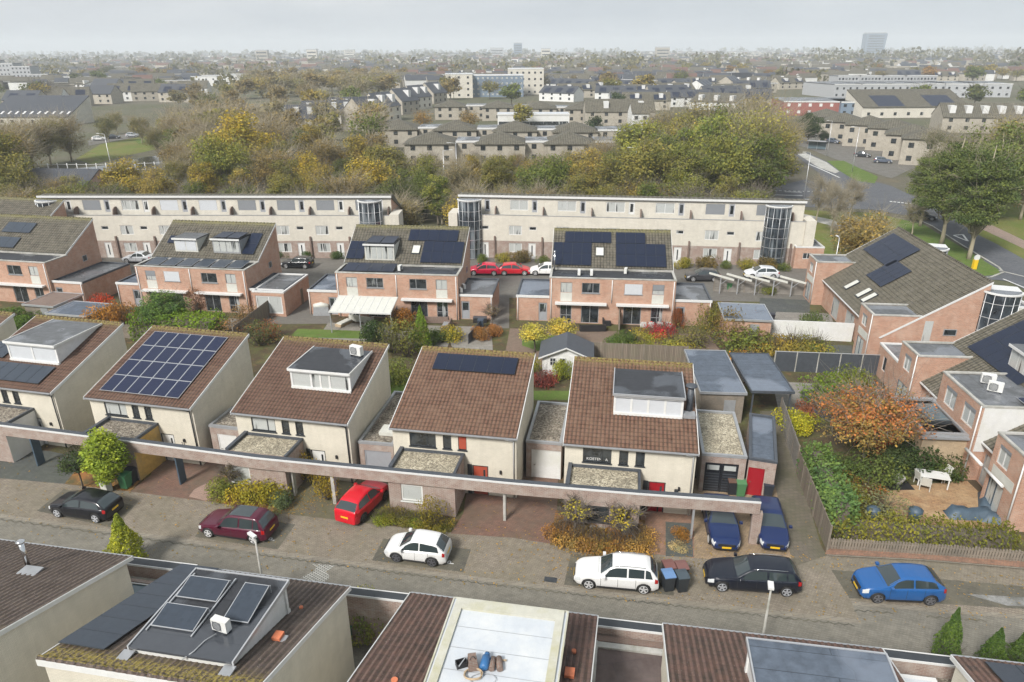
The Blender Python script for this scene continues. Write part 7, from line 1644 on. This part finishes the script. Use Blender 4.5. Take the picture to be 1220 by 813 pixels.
for ri, py in enumerate(rows):
    dist = at(610, py).y; step = 29 * 846 / (dist * 1.02) ; x = -30 + rndf.random() * step
    while x < 1250:
        yy = py + rndf.uniform(-1.0, 1.0) * min(2.5, (py - 62) * .03)
        ok = True
        if x < 240 and py > 108: ok = False
        if 235 < x < 460 and py > 92: ok = False
        if 440 < x < 640 and py > 104: ok = False
        if 640 <= x < 700 and py > 122: ok = False
        if x > 905 and py > 108: ok = False
        if x < 60 and py > 97: ok = False
        if x > 940 and 97 < py < 120: ok = False
        if rndf.random() < (.05 if py > 97 else .25): ok = False
        if ok: spots.append((x, yy, ri))
        x += step * (1.0 + rndf.random() * .25)
spots = spots[:295]
for n_, (x, py, ri) in enumerate(spots):
    i = rndf.randrange(5)
    while len(protos) <= i: protos.append(None)
    side = 'left' if x < 420 else ('centre' if x < 820 else 'right'); lb = 'distant terraced row with %s, far %s' % (cfg[i][4], side)
    if protos[i] is None: o = protos[i] = prow(i)
    else: o = copy_tree(protos[i])
    p = at(x, py); o.location = (p.x, p.y, 0); o.rotation_euler = (0, 0, R(rndf.choice((-12, -4, 3, 8, 18, 60, -35)))); o['label'] = lb; o['group'] = 'distant rows of houses, %s, %s' % (cfg[i][4], side)

# ------------------------------------------------------------------ tree belts
C_ = dict(brown=(.20, .155, .07), olive=(.18, .17, .055), green=(.11, .138, .038), dark=(.085, .10, .038), yellow=(.32, .255, .055), gold=(.25, .20, .06), grey=(.20, .175, .105), lime=(.195, .205, .055), rust=(.25, .15, .06))
W_ = dict(brown='brown', olive='olive', green='green', dark='dark green', yellow='yellow', gold='golden', grey='grey-brown bare', lime='yellow-green', rust='rust-coloured')
def top_limit(px):      # photo row above which the crowns of the belt must not reach
    tab = [(-60, 150), (0, 148), (60, 138), (110, 142), (130, 165), (215, 165), (235, 122), (300, 112), (330, 135), (400, 152), (450, 172), (520, 186), (640, 184), (700, 176), (740, 150), (780, 132), (850, 118), (900, 122), (950, 165), (1000, 225)]
    return lerp_tab(tab, px)
rt = random.Random(5); nt_ = 0
for k, (x, Y) in enumerate(LEFTT):
    if Y < 195 and k % 5 > 1: continue
    cn = ('olive', 'brown', 'olive', 'grey')[k % 4]; tree(('sparse', 'bare', 'far', 'farbare')[k % 4], (x, Y, 0), 9 + k % 3 * 1.2, C_[cn], '%s tree beyond the canal, %s of its clump' % (W_[cn], ORD[k]), 'trees beyond the canal', w=1.2, bark=(.36, .31, .22))
for k, px in enumerate((8, 30, 52, 78)):
    q = at_y(px, 160, 172 + k * 6); tree(('sparse', 'bare')[k % 2], (q.x, q.y, 0), 12.5, C_[('olive', 'brown')[k % 2]], 'tall half-bare tree before the long dark roof, %s from the left edge' % ORD[k], 'tall trees before the long dark roof', w=1.2, bark=(.36, .31, .22))
def hgt(px, py, Y): return CAMH - (CAMH - at_y(px, py, Y).z)
belt = [(107, 5.2, (5.5, 8.5), 'first row behind the cream terraces'), (114, 6.0, (6.5, 9.5), 'second row behind the cream terraces'), (123, 6.6, (8, 12), 'third row behind the cream terraces'), (134, 7.2, (9, 14), 'fourth row behind the cream terraces'), (147, 8.0, (10, 16), 'fifth row behind the cream terraces'), (163, 9, (10, 17), 'sixth row behind the cream terraces')]
for Y, sx, (h0, h1), rl in belt:
    x = -Y * .80; k = 0
    while x < Y * .40:
        xx = x + rt.uniform(-1.2, 1.2); yy = Y + rt.uniform(-2.5, 2.5); x += sx * rt.uniform(.8, 1.2)
        # picture column of this spot
        c, s = math.cos(PITCH), math.sin(PITCH); zc = yy * c + CAMH * s; px = 610 + FPX * xx / zc
        if 95 < px < 260 and Y > 128: continue          # canal and bank stay open
        if px > 905 and Y < 160: continue
        if 45 < px < 150 and Y > 140: continue
        if px > 935: continue
        if 520 < px < 548 and Y < 112: continue
        lim = top_limit(px)
        if 40 < px < 150: lim = 209
        if 240 < px < 560 and Y < 128: lim = max(lim, 188)
        hm_ = at_y(px, lim, yy).z
        h = min(rt.uniform(h0, h1), hm_ + rt.uniform(-.5, .8))
        if px > 740 and Y > 120: h = max(h, min(hm_, 15) - 1.5)
        if h < 3.5: continue
        if px < 110: cs = ['brown', 'olive', 'grey', 'olive', 'brown', 'green']
        elif px < 260: cs = ['yellow', 'green', 'gold', 'dark', 'olive', 'brown']
        elif px < 460: cs = ['yellow', 'olive', 'green', 'gold', 'brown', 'olive', 'dark', 'lime', 'brown']
        elif px < 560: cs = ['lime', 'yellow', 'brown', 'green', 'grey', 'olive', 'dark']
        elif px < 745: cs = ['brown', 'olive', 'gold', 'grey', 'brown', 'olive', 'green']
        else: cs = ['green', 'lime', 'gold', 'olive', 'green', 'yellow', 'olive']
        cn = rt.choice(cs); bare = cn in ('grey', 'brown')
        kd = rt.choice(('sparse', 'bare')) if bare else rt.choice(('round', 'broad', 'tall') if h > 8 else ('scrub2', 'round', 'scrub'))
        if bare and h < 7: kd = 'scrub'
        k += 1; nt_ += 1; v = rt.uniform(.85, 1.15); col = tuple(q * v for q in C_[cn])
        tree(kd, (xx, yy, 0), h, col, '%s tree, %s from the left in the %s' % (W_[cn], ORD[k - 1], rl), 'trees behind the cream terraces', w=rt.uniform(1.0, 1.25), bark=(.36, .31, .22) if bare else (.18, .155, .12))
for k in range(26):
    px = (205 + k * 4.6) if k < 26 else (150 + (k - 26) * 8); Y = 150 + (k * 17) % 62 if k < 26 else 128 + (k * 7) % 14; q = at_y(px, 180, Y); cn = ('olive', 'brown', 'green', 'gold', 'grey')[k % 5]
    tree(('sparse', 'scrub', 'round', 'bare')[k % 4], (q.x, Y, 0), 6.5 + (k * 13) % 40 / 10, C_[cn], '%s tree right of the canal bend, %s of its thicket' % (W_[cn], ORD[k]), 'thicket right of the canal bend', w=1.2, bark=(.36, .31, .22))
for k in range(26):
    Y = (440, 500, 580)[k % 3] + (k * 29) % 40; px = 290 + k * 7; q = at_y(px, 100, Y); cn = ('brown', 'olive', 'grey', 'gold')[k % 4]
    tree(('far', 'farbare')[k % 2], (q.x, Y, 0), 11 + (k * 7) % 30 / 10, C_[cn], '%s tree at the far end of the wooded belt, %s from the left' % (W_[cn], ORD[k]), 'trees at the far end of the wooded belt', w=1.5, bark=(.36, .31, .22))
# far wooded belt left of centre and trees between the houses
for Y, sx, rl in ((188, 10, 'near edge'), (206, 11, 'second line'), (228, 12, 'third line'), (255, 14, 'fourth line'), (290, 15, 'fifth line'), (335, 17, 'sixth line'), (395, 20, 'seventh line')):
    a = (250 - 610) * Y / 870; b = (455 - 610) * Y / 870; x = a; k = 0
    while x < b:
        cn = rt.choice(['brown', 'olive', 'brown', 'grey', 'gold', 'green']); k += 1; nt_ += 1; v = rt.uniform(.8, 1.1)
        tree(rt.choice(('far', 'farbare')) , (x + rt.uniform(-3, 3), Y + rt.uniform(-6, 6), 0), rt.uniform(9, 12.5) if Y > 200 else rt.uniform(7, 10), tuple(q * v for q in C_[cn]), '%s tree, %s from the left in the %s of the far belt' % (W_[cn], ORD[k - 1], rl), 'trees of the far wooded belt', w=1.15, bark=(.36, .31, .22)); x += sx * rt.uniform(.85, 1.15)
T_('broad', 962, 172, 9.5, (.035, .06, .02), 'dark round evergreen beside the parking strip', w=1.0); T_('round', 980, 172, 4, (.03, .05, .02), 'small dark round bush right of the dark evergreen')
for px, py, h, cn, kd, lb in ((1096, 270, 13, (.11, .14, .05), 'spire', 'smaller green tree at the left of the big verge trees'), (1154, 309, 17, (.095, .125, .045), 'spire', 'big dense green tree right of the two on the verge'), (1121, 291, 17, (.10, .13, .045), 'spire', 'big dense green tree left of the two on the verge'), (1170, 262, 16, (.12, .15, .05), 'broad', 'green tree beyond the footway behind the big pair'), (1195, 240, 16, (.20, .18, .06), 'sparse', 'half-bare tree at the right edge beyond the road'), (1215, 262, 14, (.23, .16, .06), 'sparse', 'brownish tree at the right edge of the verge'), (1150, 225, 12, (.12, .11, .06), 'bare', 'thin bare tree behind the big green pair'), (1110, 210, 11, (.11, .12, .05), 'bare', 'thin olive tree left behind the big green pair'), (1190, 205, 13, (.20, .16, .05), 'sparse', 'yellowish tree far right behind the road'), (1225, 215, 12, (.08, .10, .035), 'round', 'green tree cut by the right edge'),
        (1026, 322, 8.0, (.25, .19, .075), 'scrub2', 'ochre crab-apple tree on the verge behind the tiled row'), (1000, 305, 6, (.24, .17, .06), 'slim', 'thin ochre tree left of the crab-apple'), (972, 268, 8, (.17, .15, .13), 'slim', 'bare young tree at the footway junction'), (990, 281, 8, (.16, .14, .12), 'slim', 'second bare young tree nearer the terrace'), (1012, 262, 7, (.18, .14, .12), 'slim', 'reddish bare young tree by the road'), (1085, 283, 6, (.16, .17, .06), 'slim', 'slim young tree on the green verge'),
        (880, 240, 18, (.27, .26, .08), 'sparse', 'tall yellow-green poplar at the end of the belt'), (905, 228, 17, (.29, .25, .09), 'sparse', 'tall pale yellow tree nearest the junction'), (850, 238, 16.5, (.17, .20, .055), 'broad', 'tall green tree behind the right end of the terrace'), (812, 240, 14.5, (.13, .17, .05), 'tall', 'tall dark green tree behind the terrace'), (930, 200, 12, (.20, .17, .06), 'sparse', 'thin yellow tree at the road bend'), (885, 200, 18, (.23, .20, .09), 'sparse', 'large thinning tree behind the poplar'), (835, 205, 17, (.23, .20, .09), 'sparse', 'large thinning tree left of the poplar'), (790, 205, 15, (.21, .18, .09), 'bare', 'large bare-topped tree in the belt'),
        (527, 268, 8.5, (.085, .12, .03), 'tall', 'dense ivy-green tree in the gap between the cream terraces'), (505, 262, 5.5, (.07, .13, .055), 'round', 'blue-green bush tree in the gap between the cream terraces'),
        (140, 160, 8, (.19, .17, .06), 'sparse', 'olive tree on the canal bank'), (190, 190, 9, (.15, .14, .06), 'sparse', 'thin tree at the canal bend'), (170, 172, 9, (.17, .15, .06), 'sparse', 'bank tree before the dark cars'), (225, 178, 10, (.18, .15, .09), 'bare', 'bare tree right of the canal bend'), (212, 160, 10, (.17, .15, .09), 'bare', 'bare tree beside the bank road'), (130, 170, 9, (.13, .13, .05), 'sparse', 'olive tree at the end of the bank road'),
        (622, 155, 9, (.22, .20, .05), 'far', 'upright yellow-green tree between pyramid roofs'), (505, 160, 8, (.26, .17, .07), 'farbare', 'russet bare tree among the pyramid-roofed houses'), (560, 160, 8, (.24, .17, .08), 'farbare', 'brown bare tree among the pyramid-roofed houses'), (735, 135, 9, (.05, .08, .035), 'far', 'dark conifer group before the grey roofs'), (708, 165, 7, (.035, .06, .03), 'far', 'slim dark conifer by the broad grey house')):
    T_(kd, px, py, h, cn, lb, bark=(.32, .28, .2))
for i in range(110):
    py = rt.choice((128, 118, 110, 104, 99, 95, 91, 88, 85, 82, 79)) + rt.uniform(-2, 2); px = rt.uniform(-10, 1230)
    if 250 < px < 450 and py > 100: continue
    if 930 < px < 1190 and 104 < py < 124: continue
    cn = rt.choice(['olive', 'brown', 'green', 'gold', 'grey', 'rust', 'dark']); p = at(px, py)
    side = 'left' if px < 420 else ('centre' if px < 820 else 'right')
    tree(rt.choice(('far', 'far', 'farbare')), p, rt.uniform(8, 13), C_[cn], 'distant %s tree between the houses, far %s' % (W_[cn], side), 'distant trees, %s, %s' % (cn, side), w=1.3)
# the rest of the town beyond, too many and too small to tell apart
rs = np.random.RandomState(21); tb = MB()
for k in range(4200):
    Y = 560 + 3600 * rs.random() ** 1.7; px = -20 + 1260 * rs.random()
    if 235 < px < 460 and Y < 800: continue
    if 930 < px < 1200 and Y < 640: continue
    X = (px - 610) * Y / 850; g = math.floor(X / 90) * 7 + math.floor(Y / 110) * 13; a = R((g * 37) % 60 - 30); X = math.floor(X / 16) * 16 + (g % 5); Y = math.floor(Y / 19) * 19 + (g % 7)
    w = rs.choice((9, 14, 22)); d = 9; h = rs.choice((3.2, 4.5, 5.5, 6)); hr = rs.choice((0, 2.8, 3.4)); c, s = math.cos(a), math.sin(a); T = lambda q: (X + q[0] * c - q[1] * s, Y + q[0] * s + q[1] * c, q[2])
    wm = rs.choice((0, 0, 1, 2)); rm = 3 + rs.choice((0, 0, 0, 1, 1, 2))
    for f in ([(0, 0, 0), (w, 0, 0), (w, 0, h), (0, 0, h)], [(w, 0, 0), (w, d, 0), (w, d, h), (w, d / 2, h + hr), (w, 0, h)], [(0, d, 0), (0, 0, 0), (0, 0, h), (0, d / 2, h + hr), (0, d, h)]): tb.face([T(q) for q in f], wm)
    for f in ([(0, -.3, h), (w, -.3, h), (w, d / 2, h + hr + .05), (0, d / 2, h + hr + .05)], [(0, d / 2, h + hr + .05), (w, d / 2, h + hr + .05), (w, d + .3, h), (0, d + .3, h)]): tb.face([T(q) for q in f], rm)
    if k % 3 == 0: tb.face([T(q) for q in [(0, -.05, h - .5), (w, -.05, h - .5), (w, -.05, h + .1), (0, -.05, h + .1)]], 1)
o = tb.build('far_town', [M['fcream'], M['white'], M['beigefar'], M['tile_far'], M['darkroof'], M['redroof']]); o['kind'] = 'stuff'
# the far woods, one mass of crowns towards the horizon
rs = np.random.RandomState(3); pts = []
def wood(px0, px1, Y, dY, h, n, sp):
    x0 = (px0 - 610) * Y / 850; x1 = (px1 - 610) * Y / 850; m = max(2, int((x1 - x0) / sp))
    c = np.stack([x0 + (x1 - x0) * rs.random(m), Y + dY * rs.random(m)], 1); hh = h * (.6 + .5 * rs.random(m))
    for (a, b), q in zip(c, hh):
        g = rs.normal(size=(n, 3)); g /= np.linalg.norm(g, axis=1, keepdims=True); g *= (.6 + .4 * rs.random((n, 1))) * np.array([q * .55, q * .55, q * .5]); g[:, 2] = np.abs(g[:, 2] + q * .5); pts.append(g + [a, b, 0])
for Y, dY, h, n, sp in ((700, 60, 13, 26, 16), (850, 80, 14, 22, 17), (1050, 100, 14, 18, 18), (1300, 150, 16, 14, 18), (1650, 200, 17, 12, 20), (2100, 300, 18, 10, 22), (2800, 400, 19, 8, 24), (3800, 600, 22, 7, 32), (5000, 700, 26, 6, 40)):
    for a in range(-40, 1260, 60):
        if rs.random() < (.45 if Y < 1000 else .7): wood(a, a + 60 + 30 * rs.random(), Y, dY, h * (.8 + .4 * rs.random()), n, sp)
wood(950, 1240, 1350, 60, 24, 22, 9); wood(1140, 1240, 1000, 60, 20, 22, 9); wood(640, 760, 900, 60, 20, 26, 8); wood(700, 860, 1150, 60, 20, 20, 9); wood(460, 620, 760, 80, 17, 24, 9); wood(60, 110, 640, 40, 15, 34, 8); wood(200, 330, 760, 60, 15, 26, 9); wood(240, 460, 470, 90, 12, 40, 7); wood(860, 990, 560, 80, 14, 34, 8)
pts = np.concatenate(pts); sz = .9
dd_ = pts[:, 1:2]; me = leaf_mesh('far_woods', pts, np.clip(dd_ / 480, 1.5, 9), rs); o = mesh_obj('far_woods', me, None, (.115, .108, .065)); o['kind'] = 'stuff'
print('TREES', nt_, 'HOUSES', len(spots), 'WOODPTS', len(pts))
# ------------------------------------------------------------------ camera, light, air
cam = bpy.data.cameras.new('camera'); co = bpy.data.objects.new('camera', cam); COL.objects.link(co)
cam.sensor_width = 36; cam.lens = FPX / 1220 * 36; cam.clip_start = .5; cam.clip_end = 40000
co.location = (0, 0, CAMH)
from mathutils import Matrix
co.rotation_euler = (Matrix.Rotation(math.pi / 2 - PITCH, 3, 'X') @ Matrix.Rotation(-ROLL, 3, 'Z')).to_euler()
scene.camera = co
w = bpy.data.worlds.new('World'); scene.world = w; w.use_nodes = True; nt = w.node_tree; bg = nt.nodes['Background']
SUN_E, SUN_A = 42, 215     # degrees; azimuth clockwise from +Y, behind the camera to the left
sky = nt.nodes.new('ShaderNodeTexSky'); sky.sky_type = 'NISHITA'; sky.sun_disc = False; sky.sun_elevation = R(SUN_E); sky.sun_rotation = R(SUN_A); sky.dust_density = 3; sky.air_density = 1
L(nt, sky.outputs[0], bg.inputs[0]); bg.inputs[1].default_value = .06
tc = nt.nodes.new('ShaderNodeTexCoord'); mp = N(nt, 'ShaderNodeMapping'); mp.inputs['Scale'].default_value = (1.2, 1.2, 5); L(nt, tc.outputs['Generated'], mp.inputs[0])
nz = noise(nt, mp.outputs[0], 1.6, 5, .55); cl = ramp(nt, nz, [(.32, (.66, .70, .75)), (.5, (.79, .82, .85)), (.66, (.93, .94, .95))])
sp = N(nt, 'ShaderNodeSeparateXYZ'); L(nt, tc.outputs['Generated'], sp.inputs[0])
cl = mix(nt, math_(nt, 'MULTIPLY_ADD', sp.outputs[0], .5, .45), cl, mix(nt, 1.0, cl, (.80, .86, .90), 'MULTIPLY'))
b2 = nt.nodes.new('ShaderNodeBackground'); L(nt, cl, b2.inputs[0]); b2.inputs[1].default_value = .84
ms = nt.nodes.new('ShaderNodeMixShader'); ms.inputs[0].default_value = .88; L(nt, bg.outputs[0], ms.inputs[1]); L(nt, b2.outputs[0], ms.inputs[2]); L(nt, ms.outputs[0], nt.nodes['World Output'].inputs[0])
sl = bpy.data.lights.new('sun', 'SUN'); sl.energy = 4.3; sl.angle = R(14); sl.color = (1, .965, .92); so = bpy.data.objects.new('sun', sl); COL.objects.link(so)
d = Vector((math.sin(R(SUN_A)) * math.cos(R(SUN_E)), math.cos(R(SUN_A)) * math.cos(R(SUN_E)), math.sin(R(SUN_E)))); so.rotation_euler = d.to_track_quat('Z', 'Y').to_euler()
HAZE = True
if HAZE:
    hb = MB(); hb.box(-5600, 5600, -150, 6200, -1.2, 96); ho = hb.build('haze', [bpy.data.materials.new('haze_air')]); m = ho.data.materials[0]; m.use_nodes = True; nt = m.node_tree; nt.nodes.clear()
    out = nt.nodes.new('ShaderNodeOutputMaterial'); pv = nt.nodes.new('ShaderNodeVolumePrincipled'); pv.inputs['Color'].default_value = (.90, .95, 1, 1); pv.inputs['Density'].default_value = .00027; pv.inputs['Anisotropy'].default_value = 0
    L(nt, pv.outputs[0], out.inputs['Volume']); ho['kind'] = 'stuff'
vs = scene.view_settings; vs.view_transform = 'Standard'; vs.look = 'None'; vs.gamma = 1; vs.exposure = .24
c = scene.cycles; c.max_bounces = 5; c.diffuse_bounces = 2; c.glossy_bounces = 3; c.transmission_bounces = 2; c.volume_bounces = 3; c.transparent_max_bounces = 6; c.use_adaptive_sampling = True; c.adaptive_threshold = .03; c.use_denoising = True
c.caustics_reflective = False; c.caustics_refractive = False
_l = {}
for o_ in bpy.data.objects:
    if o_.parent is None and 'label' in o_: _l.setdefault(o_['label'], []).append(o_)
for k_, v_ in _l.items():
    if len(v_) > 1 and not v_[0].get('group'): print('DUP LABEL', k_, len(v_))
